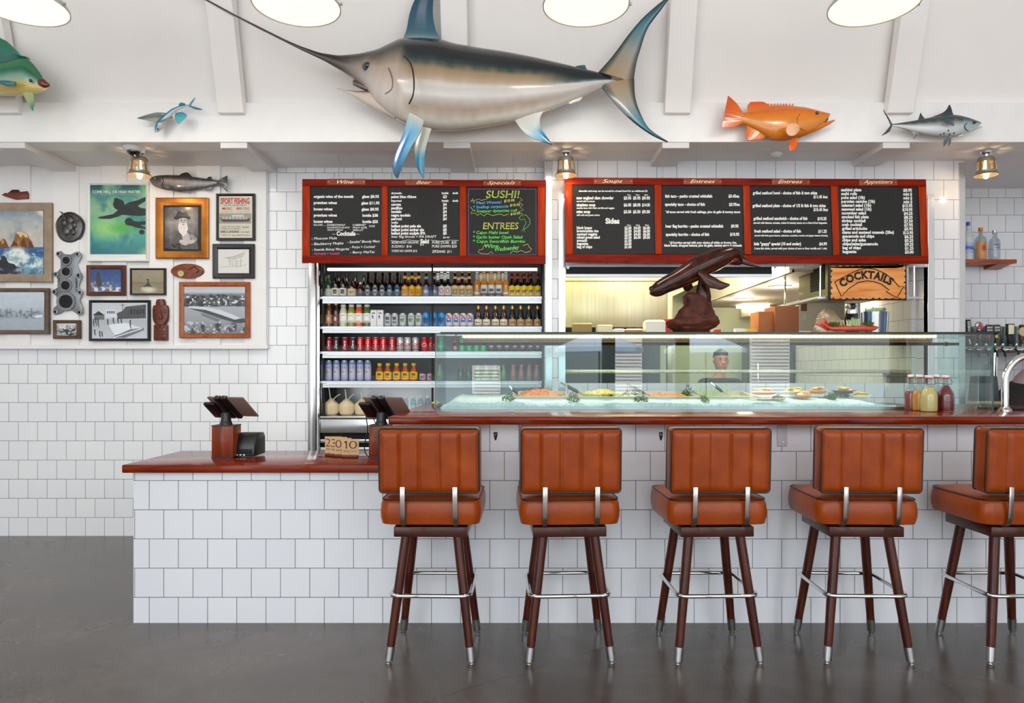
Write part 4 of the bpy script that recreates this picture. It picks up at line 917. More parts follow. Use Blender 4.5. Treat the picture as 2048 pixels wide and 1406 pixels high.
# ---------------------------------------------------------------- flying fish
Yl = 4.86
t = thing('mounted_flying_fish', 'small blue flying fish with spread wing fins on the white beam', 'mounted fish', W(335, 264, Yl))
path = interp([(311, 264), (315, 258), (322, 247), (333, 234), (346, 222), (360, 214.5), (372, 211.5), (381, 209.5)], 40)
b = MB(); rings = []; cols = []
for i, (x, y) in enumerate(path):
    u = i / 39; d = path[min(i + 1, 39)] - path[max(i - 1, 0)]; d /= np.hypot(*d); nrm = np.array((-d[1], d[0])); 
    r = 7.4 * min(1, (u + .004) / .16) ** .55 * (1 - max(0, u - .2) / .8) ** .75 * (1 - .1 * u) + .35
    ring = []
    for j in range(24):
        t_ = 2 * PI * j / 24; k = math.cos(t_); q = np.array((x, y)) - nrm * (-r) * k * -1
        q = np.array((x, y)) + nrm * r * k * (1 if nrm[1] > 0 else -1); ring.append(W(q[0], q[1], Yl) + Vector((0, -math.sin(t_) * r * .0033, 0)))
        cols.append(ramp([(0, (20, 40, 60)), (.25, (24, 70, 110)), (.42, (50, 150, 190)), (.6, (130, 190, 206)), (.8, (210, 196, 196)), (1, (220, 214, 210))], (1 - k) / 2 if False else (k * -1 + 1) / 2 if False else (1 + k) / 2 if nrm[1] > 0 else (1 + k) / 2))
    rings.append(ring)
b.loft(rings, cols=nlin(np.array(cols))); b.build('body', P_fish, t, smooth=70)
fin([(379, 208), (384, 201), (390, 195)], [(381, 211), (387, 203), (391, 196)], Yl, Yl, .006, bl((30, 130, 150), (40, 150, 170))).build('tail_fin', P_fish, t)
fin([(378, 210), (390, 214), (404, 218)], [(378, 213), (392, 219), (403, 220)], Yl, Yl, .006, bl((30, 130, 150), (20, 90, 120))).build('tail_fin', P_fish, t)
wing = lambda u, v: ramp([(0, (110, 120, 110)), (.5, (120, 130, 122)), (1, (70, 96, 96))], u + .2 * math.sin(v * 14))
fin([(333, 226), (314, 225), (296, 229), (274, 236)], [(324, 242), (308, 243), (290, 240), (275, 237)], Yl - .005, Yl - .02, .006, wing, rays=.4).build('wing_fin', P_fish, t)
fin([(344, 232), (330, 238), (313, 244)], [(346, 236), (330, 243), (313, 247)], Yl - .04, Yl - .1, .005, wing).build('wing_fin', P_fish, t)
fin([(351, 226), (350, 236), (355, 247)], [(365, 224), (374, 232), (358, 248)], Yl - .02, Yl - .04, .005, bl((40, 130, 170), (90, 176, 180)), rays=.3).build('pelvic_fin', P_fish, t)
fin([(357, 216), (358, 208), (362, 205)], [(371, 211), (370, 207), (364, 205)], Yl, Yl, .004, bl((30, 100, 120), (40, 140, 150))).build('dorsal_fin', P_fish, t)
MB().ell(W(315.5, 258, Yl - .02), (.006, .005, .006), 12, 8).build('eye', mat('fish_pupil', (24, 12, 8), .05), t)
# ---------------------------------------------------------------- orange grouper
Yg = 4.84
t = thing('mounted_grouper', 'bright orange mounted grouper hanging over the menu boards', 'mounted fish', W(1560, 283, Yg))
top = [(1478, 224), (1490, 225), (1503, 224), (1520, 220), (1554, 214), (1588, 212.5), (1610, 215), (1630, 219.5), (1645, 223.5), (1660, 227)]; bot = [(1478, 247), (1490, 250), (1503, 256), (1520, 268), (1544, 280), (1571, 282), (1602, 274.5), (1630, 262), (1645, 250), (1651, 244), (1660, 230)]
def og(x, u, t): return ramp([(0, (214, 96, 14)), (.3, (222, 124, 22)), (.6, (218, 132, 28)), (1, (196, 110, 30))], t + .06 * wob(x, t, 2))
fish_body(top, bot, Yg, .45, og, n=60, m=36).build('body', P_fish, t, smooth=70)
fish_body([(1612, 250), (1636, 247), (1651, 244), (1660, 242), (1669, 239)], [(1612, 271), (1636, 260.5), (1651, 253), (1660, 248.5), (1669, 242)], Yg, .62, lambda x, u, t: ramp([(0, (150, 70, 40)), (.25, (222, 120, 24)), (1, (206, 110, 24))], t), n=18, m=20).build('lower_jaw', P_fish, t, smooth=70)
fish_body([(1641, 232), (1650, 231), (1658, 230)], [(1641, 252), (1650, 248), (1656, 240)], Yg, .38, lambda x, u, t: (90, 40, 24), n=10, m=16).build('mouth', P_fish, t)
orr = lambda u, v: ramp([(0, (224, 120, 24)), (.5, (232, 104, 26)), (1, (214, 84, 22))], u + .12 * math.sin(v * 40))
fin([(1484, 223), (1472, 206), (1456, 191)], [(1484, 248), (1468, 254), (1443, 256)], Yg, Yg - .02, .02, orr, n=16, m=17, rays=.12).build('tail_fin', P_fish, t, smooth=60)
fin([(1496, 228), (1495, 212), (1501, 204)], [(1540, 218), (1538, 210), (1526, 203.5)], Yg, Yg, .012, orr, m=15, rays=.3).build('dorsal_fin', P_fish, t, smooth=60)
b = MB(); cols = []
for i in range(9):
    x = 1536 + i * 6; b.prism([W(x - 3, 218 - i * .2, Yg - .006), W(x, 207.5 + .3 * i * (i > 6), Yg - .006), W(x + 2, 206, Yg - .006), W(x + 3.5, 210.5, Yg - .006), W(x + 4, 218, Yg - .006)], (0, .012, 0))
b.c = [tuple(nlin((224, 104, 24)))] * len(b.v); b.build('spiny_fin', P_fish, t)
fin([(1494, 252), (1493, 264), (1491, 277), (1498, 281)], [(1530, 272), (1526, 277), (1514, 280), (1500, 281)], Yg, Yg - .01, .012, lambda u, v: ramp([(0, (222, 124, 24)), (.5, (224, 96, 40)), (1, (222, 90, 50))], u), m=13, rays=.12).build('anal_fin', P_fish, t, smooth=60)
fin([(1584, 278), (1578, 290), (1579, 299), (1583, 302)], [(1595, 276), (1594, 288), (1590, 297), (1585, 302)], Yg - .04, Yg - .06, .01, bl((222, 100, 24), (226, 92, 20)), rays=.3).build('pelvic_fin', P_fish, t)
fin([(1600, 252), (1592, 247.5), (1580, 248), (1573, 256), (1572, 263)], [(1600, 256), (1596, 264), (1588, 271), (1578, 271), (1572, 264)], Yg - .115, Yg - .14, .01, bl((216, 150, 96), (226, 176, 140)), rays=.25).build('pectoral_fin', P_fish, t)
MB().tube(crv([W(1600, 228, Yg - .1), W(1594, 240, Yg - .117), W(1600, 256, Yg - .112), W(1612, 262, Yg - .09)]), [.0035] * 24, 8).build('gill_line', mat('orange_line', (172, 88, 20), .3), t)
MB().ell(W(1634, 226, Yg - .03), (.012, .01, .012), 14, 8).build('eye', mat('fish_pupil', (24, 12, 8), .05), t)
# ---------------------------------------------------------------- small tuna
t = thing('mounted_tuna', 'small silver and blue-grey tuna with dark spots at upper right', 'mounted fish', W(1875, 278, Yg))
top = [(1780, 248.5), (1800, 246), (1827, 241.5), (1850, 237), (1875, 232.5), (1905, 229.5), (1920, 231), (1936, 235), (1950, 240), (1962, 244.5)]; bot = [(1780, 251.5), (1800, 256), (1827, 264.5), (1850, 270), (1878, 274.5), (1912, 274), (1930, 269), (1943, 264), (1951, 260), (1962, 247.5)]
def tu(x, u, t):
    if x > 1922: return ramp([(0, (40, 54, 62)), (.2, (70, 84, 92)), (.4, (150, 164, 172)), (1, (196, 204, 206))], t)
    return ramp([(0, (34, 46, 54)), (.2, (56, 72, 74)), (.3, (96, 96, 78) if math.sin(x * .35) > .2 else (60, 74, 76)), (.42, (150, 156, 158)), (.6, (206, 208, 210)), (.85, (200, 202, 206)), (1, (150, 156, 160))], t)
fish_body(top, bot, Yg, .5, tu, n=70, m=32).build('body', P_fish, t, smooth=70)
fish_body([(1940, 256), (1953, 253), (1964, 252.5)], [(1940, 264), (1953, 259), (1964, 254.5)], Yg, .6, lambda x, u, t: (190, 196, 200), n=12, m=16).build('lower_jaw', P_fish, t)
gy = bl((60, 74, 80), (44, 56, 62))
fin([(1783, 248), (1775, 236), (1766, 220)], [(1782, 251), (1779, 240), (1768, 221)], Yg, Yg, .012, gy).build('tail_fin', P_fish, t)
fin([(1782, 249), (1772, 262), (1763, 271)], [(1784, 252), (1778, 264), (1765, 271)], Yg, Yg, .012, gy).build('tail_fin', P_fish, t)
fin([(1858, 236), (1880, 228), (1892, 220), (1898, 209.5)], [(1908, 231), (1905, 226), (1903, 218), (1900, 210)], Yg, Yg, .008, gy).build('dorsal_fin', P_fish, t)
fin([(1836, 240), (1839, 231), (1841, 225.5)], [(1850, 238), (1845, 232), (1842, 226)], Yg, Yg, .006, gy).build('dorsal_fin', P_fish, t)
fin([(1822, 263), (1826, 270), (1827, 279)], [(1838, 266), (1833, 271), (1829, 278)], Yg, Yg, .006, bl((150, 150, 156), (110, 100, 104))).build('anal_fin', P_fish, t)
fin([(1890, 274), (1887, 284), (1887, 294)], [(1898, 274), (1895, 284), (1889, 293)], Yg - .02, Yg - .04, .006, bl((120, 126, 130), (90, 94, 98))).build('pelvic_fin', P_fish, t)
fin([(1899, 273), (1897, 284), (1896, 293)], [(1902, 273), (1902, 284), (1898, 292)], Yg - .03, Yg - .05, .006, bl((120, 126, 130), (90, 94, 98))).build('pelvic_fin', P_fish, t)
fin([(1906, 243), (1896, 241), (1886, 244)], [(1908, 252), (1897, 248), (1887, 245)], Yg - .07, Yg - .075, .006, bl((90, 110, 130), (60, 70, 78))).build('pectoral_fin', P_fish, t)
b = MB()
for x, y in ((1881, 269), (1888, 267), (1897, 261), (1899, 269), (1908, 266)): b.ell(W(x, y, Yg - .068), (.006, .006, .006), 10, 6)
b.build('spots', mat('fish_pupil', (24, 12, 8), .05), t)
MB().tube(crv([W(1934, 246, Yg - .05), W(1929, 253, Yg - .06), W(1932, 259, Yg - .055), W(1937, 262, Yg - .04)]), .003, 8).build('gill_line', mat('fish_dark_line', (30, 28, 28), .3), t)
MB().ell(W(1949, 244.5, Yg - .028), (.011, .009, .011), 14, 8).build('eye', mat('fish_pupil', (24, 12, 8), .05), t)
# ---------------------------------------------------------------- silvery trout on the boarded wall
Yt = YG - .055
t = thing('mounted_trout', 'dark silvery mounted trout above the gilt-framed portrait', 'mounted fish', W(370, 384, Yt))
top = [(299, 359), (303, 354), (317, 350.5), (335, 350), (358, 350.5), (388, 354), (418, 358), (437, 361)]; bot = [(299, 361), (305, 370), (312, 374.5), (329, 379), (358, 383.5), (388, 380.5), (418, 376), (437, 369)]
def tr(x, u, t):
    n_ = 14 * wob(x, t, 5); return [q + n_ for q in ramp([(0, (50, 48, 48)), (.25, (86, 80, 80)), (.4, (176, 166, 166)), (.55, (150, 144, 144)), (.7, (110, 110, 110)), (1, (80, 82, 84))] if x > 326 else [(0, (60, 58, 54)), (.5, (96, 92, 86)), (1, (120, 118, 114))], t)]
fish_body(top, bot, Yt, .45, tr, n=60, m=32).build('body', P_fish, t, smooth=70)
dg = bl((80, 80, 78), (110, 110, 108), (60, 62, 62))
fin([(434, 362), (444, 356), (455, 351)], [(434, 368), (446, 376), (455, 385)], Yt, Yt, .01, dg, m=13, rays=.3).build('tail_fin', P_fish, t)
fin([(357, 352), (364, 347), (372, 344.5)], [(385, 354), (381, 350), (376, 345)], Yt, Yt, .006, bl((50, 50, 50), (36, 36, 38)), rays=.3).build('dorsal_fin', P_fish, t)
fin([(413, 358), (417, 354), (421, 353)], [(424, 359), (424, 356), (422, 353)], Yt, Yt, .005, bl((50, 50, 50), (60, 60, 60))).build('adipose_fin', P_fish, t)
fin([(404, 376), (408, 380), (420, 381)], [(424, 372), (424, 376), (422, 381)], Yt, Yt, .006, dg).build('anal_fin', P_fish, t)
fin([(366, 382), (374, 385), (381, 388)], [(376, 382), (382, 384), (383, 387)], Yt - .02, Yt - .02, .005, dg).build('pelvic_fin', P_fish, t)
fin([(328, 369), (336, 371), (343, 375)], [(327, 375), (334, 377), (342, 377)], Yt - .05, Yt - .06, .005, dg).build('pectoral_fin', P_fish, t)
MB().tube([W(324, 354, Yt - .04), W(327, 362, Yt - .055), W(323, 372, Yt - .04)], .003, 8).build('gill_line', mat('fish_dark_line', (30, 28, 28), .3), t)
MB().ell(W(310, 357, Yt - .03), (.009, .008, .009), 14, 8).build('eye', mat('trout_eye', (150, 130, 70), .1), t)
# ================================================================ menu boards
M_chalk = mat('chalkboard', (30, 30, 31), .6, spec=.3, noise=(3, (36, 36, 37)))
M_chalkw = mat('white_lettering', (238, 238, 236), .6)
M_copper = mat('nameplate_wood', (160, 62, 24), .4, spec=.3, noise=(10, (130, 44, 16), (1, 1, 6)))
M_cream = mat('cream_script', (246, 226, 182), .5)
YM = 5.24
def board(name, label, quad, panels, plates, chains):
    (x0, y0), (x1, y1), (x2, y2), (x3, y3) = quad
    t = thing(name, label, 'menu board', W((x2 + x3) / 2, (y2 + y3) / 2, YM), 'hanging menu boards')
    b = MB(); b.hexa([W(*q, YM + .018) for q in quad], [W(*q, YM + .045) for q in quad]); b.build('back_board', M_mahogd, t, smooth=0)
    # rails and stiles of the frame
    L = [quad[0], panels[0][0], panels[0][3], quad[3]]
    def rail(q, y=YM, nm='rail', m=M_mahogd): bb = MB(); bb.hexa([W(*p, y) for p in q], [W(*p, YM + .02) for p in q]); bb.build(nm, m, t, bevel=.003)
    tl, tr = panels[0][0], panels[-1][1]; bl_, br = panels[0][3], panels[-1][2]
    rail([(x0, y0), (x1, y1), (x1, tr[1] + 0), (x0, tl[1])]); rail([(x3, bl_[1]), (x2, br[1]), (x2, y2), (x3, y3)])
    rail([(x0, tl[1]), tl, bl_, (x3, bl_[1])], YM + .001, 'stile', M_stile); rail([tr, (x1, tr[1]), (x2, br[1]), br], YM + .001, 'stile', M_stile)
    for p, q in zip(panels[:-1], panels[1:]): rail([p[1], q[0], q[3], p[2]], YM + .001, 'stile', M_stile)
    ch = []
    for p in panels: 
        bb = MB(); bb.hexa([W(*q, YM + .012) for q in p], [W(*q, YM + .0175) for q in p]); ch.append(bb.build('chalkboard', M_chalk, t, smooth=0))
    for (px0, px1, py0, py1, s_, tx0, tx1, yb, chh) in plates:
        pl = MB().pbox(px0, py0, px1, py1, YM - .006, .0058).build('name_plate', M_copper, t, bevel=.0015)
        bb = MB(); fn = onplane(YM - .0072); text(bb, s_, tx0, tx1, yb, chh, fn, .006, shear=.45); bb.build('script', M_cream, pl)
        bb = MB()
        for px in (px0 + 3.5, px1 - 3.5): p = W(px, (py0 + py1) / 2, YM - .006); bb.tube([p + Vector((0, .001, 0)), p + Vector((0, -.002, 0))], .003, 8)
        bb.build('screws', M_cream, pl)
    for px in chains:
        yt = 741 - (ZS - CZ) * F / (YM + .03); bb = MB(); z0 = PZ(quad[0][1], YM); x = PX(px, YM); n = int((ZS - z0) / .022)
        for i in range(n + 1):
            z = z0 + (ZS - z0) * i / n; ax = Vector((1, 0, 0)) if i % 2 else Vector((0, 1, 0))
            bb.tube([Vector((x, YM + .03, z)) + ax * .005 * math.cos(a) + Vector((0, 0, .014 * math.sin(a))) for a in [2 * PI * j / 10 for j in range(11)]], .0016, 5, cap=False)
        bb.build('chain', M_steel2, t)
    return ch
M_stile = woodmat('menu_stile_wood', (134, 34, 5), (164, 48, 9), (180, 62, 14), scale=(14, 14, 1.2), rough=.35, coat=0, spec=.08)
fnM = onplane(YM + .0112)
def Q(a, b_, c, d): return [a, b_, c, d]
cA = board('menu_board', 'left hanging menu board with wine, beer and specials panels over the cooler', [(604.5, 358), (1092.5, 360.5), (1091, 528), (604, 526.5)],
           [[(620, 372.5), (763, 372.5), (763, 511.5), (620, 511.5)], [(775.5, 372.5), (919.5, 373), (919.5, 511.5), (775.5, 511.5)], [(932.5, 373.5), (1075.5, 374), (1075.5, 511.5), (932.5, 511.5)]],
           [(654, 731, 357.5, 369.5, 'Wine', 674, 707.5, 367, 6.6), (810, 886, 358.5, 370.5, 'Beer', 832, 863, 368, 6.6), (966, 1042, 359, 371, 'Specials', 974.5, 1031, 368.5, 6.6)], (675, 1027))
cB = board('menu_board', 'right hanging menu board with soups, entrees and appetizers panels over the pass', [(1129, 355), (1852, 358.5), (1857, 528), (1130.5, 525)],
           [[(1144.5, 369), (1308.5, 369), (1310.5, 508), (1146, 508.5)], [(1322.5, 370), (1485.5, 370), (1489, 508.5), (1324, 508)], [(1499.5, 371.5), (1661, 371.5), (1666.5, 510.5), (1502.5, 509)], [(1675.5, 372.5), (1836.5, 373.5), (1842, 512), (1679.5, 511)]],
           [(1187.5, 1266, 356.5, 368.5, 'Soups', 1205, 1245.5, 365.5, 7), (1366.5, 1444, 357, 369, 'Entrees', 1380, 1430, 366, 7), (1543.5, 1620, 357.5, 369.5, 'Entrees', 1556, 1605, 366.5, 7), (1718, 1795, 358.5, 371, 'Appetizers', 1727, 1786, 367, 7)], (1327, 1728))
LH = 4.7   # capital height of the printed lines
def lines(par, rows, name='lettering', m=None):
    b = MB()
    for r in rows:
        s_, a, c, y = r[:4]; h = r[4] if len(r) > 4 else LH
        text(b, s_, a, c, y, h * 1.13, fnM, .043 if h > 2.4 else .03)
    return b.build(name, m or M_chalkw, par, smooth=0)
def hand(par, rows, m, name='chalk_lettering'):
    b = MB()
    for r in rows:
        s_, a, c, y, h = r[:5]; sl = r[5] if len(r) > 5 else 0
        text(b, s_, a, c, y, h, fnM, .008, shear=.12, warp=lambda X, Yv, a=a, sl=sl: (X, Yv + sl * (X - a)))
    return b.build(name, m, par, smooth=0)
# wine
lines(cA[0], [('organic wine of the month', 627.5, 707, 395.6), ('glass $8.95', 724, 758, 395.6), ('premium wines', 627.5, 674, 408), ('glass $11.95', 722.5, 759, 408.6), ('house wines', 627.5, 665, 420.6), ('glass $8.95', 723, 757.5, 421), ('premium wines', 627.5, 674, 433), ('bottle $38', 725, 756, 433.4), ('house wines', 627.5, 665, 445.5), ('bottle $25', 725, 756, 445.8), ('Cocktails', 673, 711, 471, 7)])
hand(cA[0], [('GLASS ...', 627, 651, 451.5, 3.4), ('CHARDONNAY', 653.5, 691, 451.8, 3.8), ('SAUVIGNON BLANC', 654, 699.5, 456.6, 3.2), ('PINOT GRIGIO', 655, 686, 461.4, 3.2), ('CABERNET', 705, 732, 451.8, 3.8), ('PINOT NOIR', 705.5, 734, 457, 3.4), ('MERLOT', 706, 727, 462, 3.4), ('ROSE', 738, 750, 454, 3.4), ('~', 664, 671, 470, 4), ('~', 712, 719, 470, 4), ('- Moscow Mule', 623, 674, 479.5, 5, -.02), ('- Blackberry Mojito', 623, 687, 490.5, 5, -.03), ("- Smokin' Bloody Mary", 695, 760, 486.5, 5, -.03), ('- Seaside Skinny Margarita', 624, 698, 501.5, 4.6, -.02), ('- Purps + Cocktail', 700, 750, 496.5, 4.6, -.02), ('- Berry MaiTai', 700, 749, 507, 4.6, -.02)], M_chalkw)
hand(cA[0], [('- Michelada + Cocktail', 625, 679, 509.5, 4.4, -.01)], mat('pink_chalk', (236, 60, 140), .6), 'pink_lettering')
# beer
lines(cA[1], [('domestic', 782.5, 803.5, 388, 3.4), ('bottle', 883.5, 897, 388, 3.4), ('draft', 905, 916.5, 388, 3.4), ('pabst blue ribbon', 782.5, 832.5, 396), ('$3', 886, 893.5, 396), ('imported', 782.5, 803, 403.4, 3.4), ('bottle', 883.5, 897, 403.4, 3.4), ('draft', 905, 916.5, 403.4, 3.4), ('corona', 782.5, 802, 411.4), ('$4', 886, 893.5, 411.4), ('pacifico', 782.5, 805, 418.6), ('$4', 886, 893.5, 418.6), ('modelo', 782.5, 803, 425.8), ('$4', 886, 893.5, 425.8), ('negra modelo', 782.5, 821, 433), ('$4', 886, 893.5, 433), ('perroni', 782.5, 803.5, 440.2), ('$4', 886, 893.5, 440.2), ('crafts', 782.5, 796, 447, 3.4), ('ballast point pale ale', 782.5, 842, 454.6), ('$5', 886, 893.5, 454.6), ('ballast point amber ale', 782.5, 848, 462), ('$5', 886, 893.5, 462), ('ballast point sculpin IPA', 782.5, 851, 469), ('$5', 886, 893.5, 469), ('Saki', 840.5, 858, 486.5, 7)])
hand(cA[1], [('bear flag blonde + IPA DRAFT', 783, 873, 475.5, 4.6), ('$5.00', 886, 899, 476.5, 3.4), ('MOMO-KAW ORGANIC', 783, 838, 487.5, 4.6, -.01), ('$16', 840, 848, 491, 3.6), ('PURE DUSK  $20', 864, 913, 487.5, 5), ('SUZAKU  $16', 783, 823, 495, 4.6), ('PURE DAWN $20', 864, 913.5, 495, 5), ('YOSHI NO GAWA $16', 783, 834, 504, 4.6), ('ZIPZANG  $11', 864, 903, 505.5, 5)], M_chalkw)
b = MB(); b.tube([fnM(781, 481), fnM(800, 483), fnM(815, 480), fnM(838, 482)], .0015, 6); b.tube([fnM(861, 480), fnM(880, 482.5), fnM(900, 480.5), fnM(917, 481)], .0015, 6); b.build('chalk_rule', M_chalkw, cA[1])
# specials in neon pens
G1, Y1, B1, P1 = mat('green_pen', (104, 226, 86), .6), mat('yellow_pen', (226, 226, 92), .6), mat('blue_pen', (92, 190, 240), .6), mat('purple_pen', (134, 86, 140), .6)
def pen(par, name, m, segs, r=.0022):
    b = MB()
    for s_ in segs: b.tube([fnM(*p) for p in s_], r, 6)
    b.build(name, m, par)
pen(cA[2], 'border_line', P1, [[(937, 378), (1072, 378.5), (1072, 509.5), (937, 509.5), (937, 378)]], .003)
hand(cA[2], [('SUSHI!', 972, 1039, 395.5, 14), ('ENTREES', 966, 1037, 458, 12.5)], Y1, 'heading')
b = MB(); text(b, 'SUSHI!', 974, 1038, 394.5, 12.5, lambda x, y: W(x, y, YM + .0106), -.02, .12); text(b, 'ENTREES', 967.5, 1036, 457, 11, lambda x, y: W(x, y, YM + .0106), -.02, .12); b.build('heading_shade', mat('green_dark_pen', (60, 130, 40), .6), cA[2])
hand(cA[2], [('* Maui Wowie!', 946, 1003, 408.5, 5.4, -.03), ('* Scallop carpaccio', 946, 1017, 417, 5.4, -.03)], B1, 'blue_lettering')
hand(cA[2], [('* Snapper dynamite roll', 947, 1034, 425, 5.4, -.02), ('* Cajun Mahi bowl', 946, 1017, 468, 6), ('* Garlic butter Opah Salad', 946, 1045, 477, 6), ('* Cajun Swordfish Burrito', 946, 1050, 485.5, 6), ('Wine', 969, 997, 496, 8), ('Wednesday', 989, 1038, 503, 8, -.1)], G1, 'green_lettering')
hand(cA[2], [('$10.95', 1008, 1029, 404.5, 5, -.08), ('$10.95', 1020, 1040, 413, 5, -.06), ('$10.95', 1021, 1040, 430.5, 4.4, -.1)], Y1, 'prices')
zig = [(941, 404), (946, 397), (944, 402), (960, 398), (962, 401), (976, 397)], [(941, 414), (946, 420), (941, 427), (950, 426), (955, 431), (960, 427), (968, 432), (974, 427), (985, 431), (1000, 428), (1008, 431), (1018, 428)], [(1040, 396), (1045, 400), (1038, 404), (1046, 410), (1040, 414), (1047, 420), (1037, 423), (1045, 428)]
pen(cA[2], 'burst_line', Y1, zig, .0016)
pen(cA[2], 'fish_drawing', G1, [[(1038, 436), (1043, 430), (1052, 430), (1059, 438), (1060, 447), (1055, 454), (1049, 458), (1042, 461), (1050, 463), (1047, 456), (1052, 446), (1049, 438), (1042, 440), (1038, 436)], [(1045, 434), (1046, 435)]], .0016)
pen(cA[2], 'cloud_line', Y1, [[(962, 507), (956, 504), (959, 499), (965, 499), (967, 492), (974, 490)], [(1020, 507), (1026, 502), (1034, 504), (1043, 501), (1050, 505), (1060, 503), (1063, 498), (1058, 494), (1056, 488), (1046, 491)], [(962, 507), (976, 508), (983, 503), (986, 508)]], .0016)
# soups and sides
S = [('chowder and soup can be served in a bread bowl for an additional $2', 1157.5, 1295, 383.6, 3), ('12oz', 1254.5, 1261.5, 391, 2.2), ('16oz', 1271.5, 1279, 391, 2.2), ('32oz', 1288.5, 1296, 391, 2.2)]
for s_, a, c, y, pr in (('new england clam chowder', 1153, 1227.5, 398.5, ('$3.95', '$5.95', '$9.95')), ('ciopinno soup', 1153, 1191, 412.4, ('$6.95', '$8.95', '$14.95')), ('miso soup', 1153, 1180.5, 426, ('$3.50', '$5.50', '$9.50'))):
    S.append((s_, a, c, y, 5)); S += [(pr[0], 1247.5, 1262.5, y + .3, 5), (pr[1], 1266, 1281, y + .3, 5), (pr[2], 1284, 1300, y + .3, 5)]
S += [('served with croutons', 1153, 1189.5, 404, 2.8), ('tomato base with fresh cut fish and veggies', 1153, 1229, 417.6, 2.8), ('with tofu and green onions', 1153, 1199.5, 431.6, 2.8), ('Sides', 1211, 1239, 447, 9), ('12oz', 1254, 1261.5, 451.5, 2.2), ('16oz', 1272, 1280, 451.5, 2.2), ('32oz', 1290, 1298, 451.5, 2.2)]
for i, (s_, c, pr) in enumerate((('black beans', 1184, ('$2.00', '$4.00', '$6.00')), ('brown/white rice', 1197, ('$2.00', '$4.00', '$6.00')), ('sauteed veggies', 1194.5, ('$2.00', '$4.00', '$6.00')), ('mixed green salad', 1199.5, ('$3.50', '$6.50', '$9.50')), ('avocado', 1174.5, ('$1.00',)), ('baguette', 1176.5, ('$3.00',)), ('bag of chips', 1184.5, ('$1.00',)))):
    y = 458 + i * 6.35; S.append((s_, 1153.5 + i * .05, c, y, 4.6)); S += [(p, 1249 + j * 18.5, 1263 + j * 18.5, y + .3, 4.6) for j, p in enumerate(pr)]
lines(cB[0], S)
lines(cB[1], [('fish taco - panko crusted whitefish', 1330, 1424.5, 395, 5), ('$3.45ea', 1457, 1478.5, 395, 5), ('specialty taco - choice of fish', 1330, 1410, 411.4, 5), ('$3.95ea', 1458, 1479.5, 411.6, 5), ('*all tacos served with fresh cabbage, pico de gallo & tommy sauce', 1330.5, 1480.5, 426, 4), ('bear flag burrito - panko crusted whitefish', 1331, 1446.5, 455, 5), ('$9.95', 1462, 1477, 455, 5), ('specialty burrito - choice of fish', 1331.5, 1418.5, 471.6, 5), ('$10.95', 1460, 1478.5, 471.4, 5), ('*all burritos served with your choice of white or brown rice,', 1338, 1473.5, 487.4, 4), ('black beans, chopped lettuce, pico de gallo, tommy sauce & avocado', 1328.5, 1484, 493, 4)])
lines(cB[2], [('grilled seafood bowl - choice of fish & two sides', 1505.5, 1634.5, 388.6, 5), ('$11.45 6oz', 1627, 1655.5, 396.4, 5), ('grilled seafood plate - choice of 1/2 lb fish & two sides', 1505, 1651.5, 414, 5), ('$15.45 8oz', 1627, 1656, 422, 5), ('grilled seafood sandwich - choice of fish', 1507, 1615, 439.6, 5), ('$10.25', 1635, 1653, 440, 5), ('served with lettuce, tomato, onion & tommy sauce on a c\'est si bon baguette', 1507, 1654, 447.4, 3.2), ('fresh seafood salad - choice of fish', 1508.5, 1602, 465, 5), ('$11.25', 1636.5, 1653.5, 465.4, 5), ('served with fresh green lettuce, edamame, cucumber, tomato and ginger sesame dressing', 1509, 1655.5, 472.6, 2.8), ('kids "guppy" special (10 and under)', 1508, 1602, 490.4, 5), ('$4.99', 1638.5, 1654, 490.6, 5), ('2 tuna fish sticks, served with your choice of corn or flour tortilla and 1 side', 1508.5, 1654, 498.6, 3.2)])
A = ['sashimi plate', 'sushi rolls', 'poke salad (1lb)', 'peruvian ceviche (1lb)', 'calamari salad (1lb)', 'seaweed salad (1lb)', 'cucumber salad', 'smoked fish plate', 'shrimp cocktail', 'crab cocktail', 'grilled artichoke', 'clams and sauteed mussels (2lbs)', 'guacamole and chips', 'chips and salsa', 'chips/salsa/guacamole', 'bag of chips', 'baguette']
Ae = [1723, 1714, 1730, 1750, 1742.5, 1743, 1732, 1737.5, 1731, 1724, 1734.5, 1788, 1748.5, 1732, 1756, 1722, 1713]
Ap = ['$8.95', 'mkt $', 'mkt $', 'mkt $', '$15.95', '$10.95', '$4.25', '$8.25', '$7.50', '$7.95', '$5.95', '$13.95', '$6.25', '$5.25', '$9.25', '$1.25', '$3.00']
S = []
for i, (s_, e, p) in enumerate(zip(A, Ae, Ap)):
    y = 382.4 + i * 7.72; S.append((s_, 1682 + i * .2, e, y, 5)); w_ = 17.5 if len(p) < 6 else 20; x1 = 1823.8 + i * .22; S.append((p, x1 - w_, x1, y + .8, 5))
lines(cB[3], S)
# ================================================================ drinks cooler
YC = 5.58; YBt = 5.672
cx0, cx1 = PX(618, YB), PX(1104, YB)
t = thing('drinks_cooler', 'tall steel open drinks cooler full of bottles and cans under the left menu board', 'cooler', ((cx0 + cx1) / 2, YB, 0))
M_coolin = mat('cooler_liner', (120, 122, 126), .4, .3)
M_shelf = mat('shelf_steel', (168, 170, 174), .3, 1.0)
for a, c, nm in ((617.5, 633, 'left'), (1090, 1104, 'right')):
    MB().box(PX(a, YB), PX(c, YB), 5.555, 5.64, 0, PZ(505, YB)).build('door_jamb', M_steel, t, bevel=.003)
MB().box(PX(634, YB), PX(640.5, YB), 5.56, 5.63, 0, PZ(505, YB)).build('jamb_trim', M_chrome, t, bevel=.002)
zt = PZ(519, YB)
b = MB(); b.box(cx0, cx1, 6.2, 6.24, 0, zt + .1); b.build('back_panel', M_coolin, t, smooth=0)
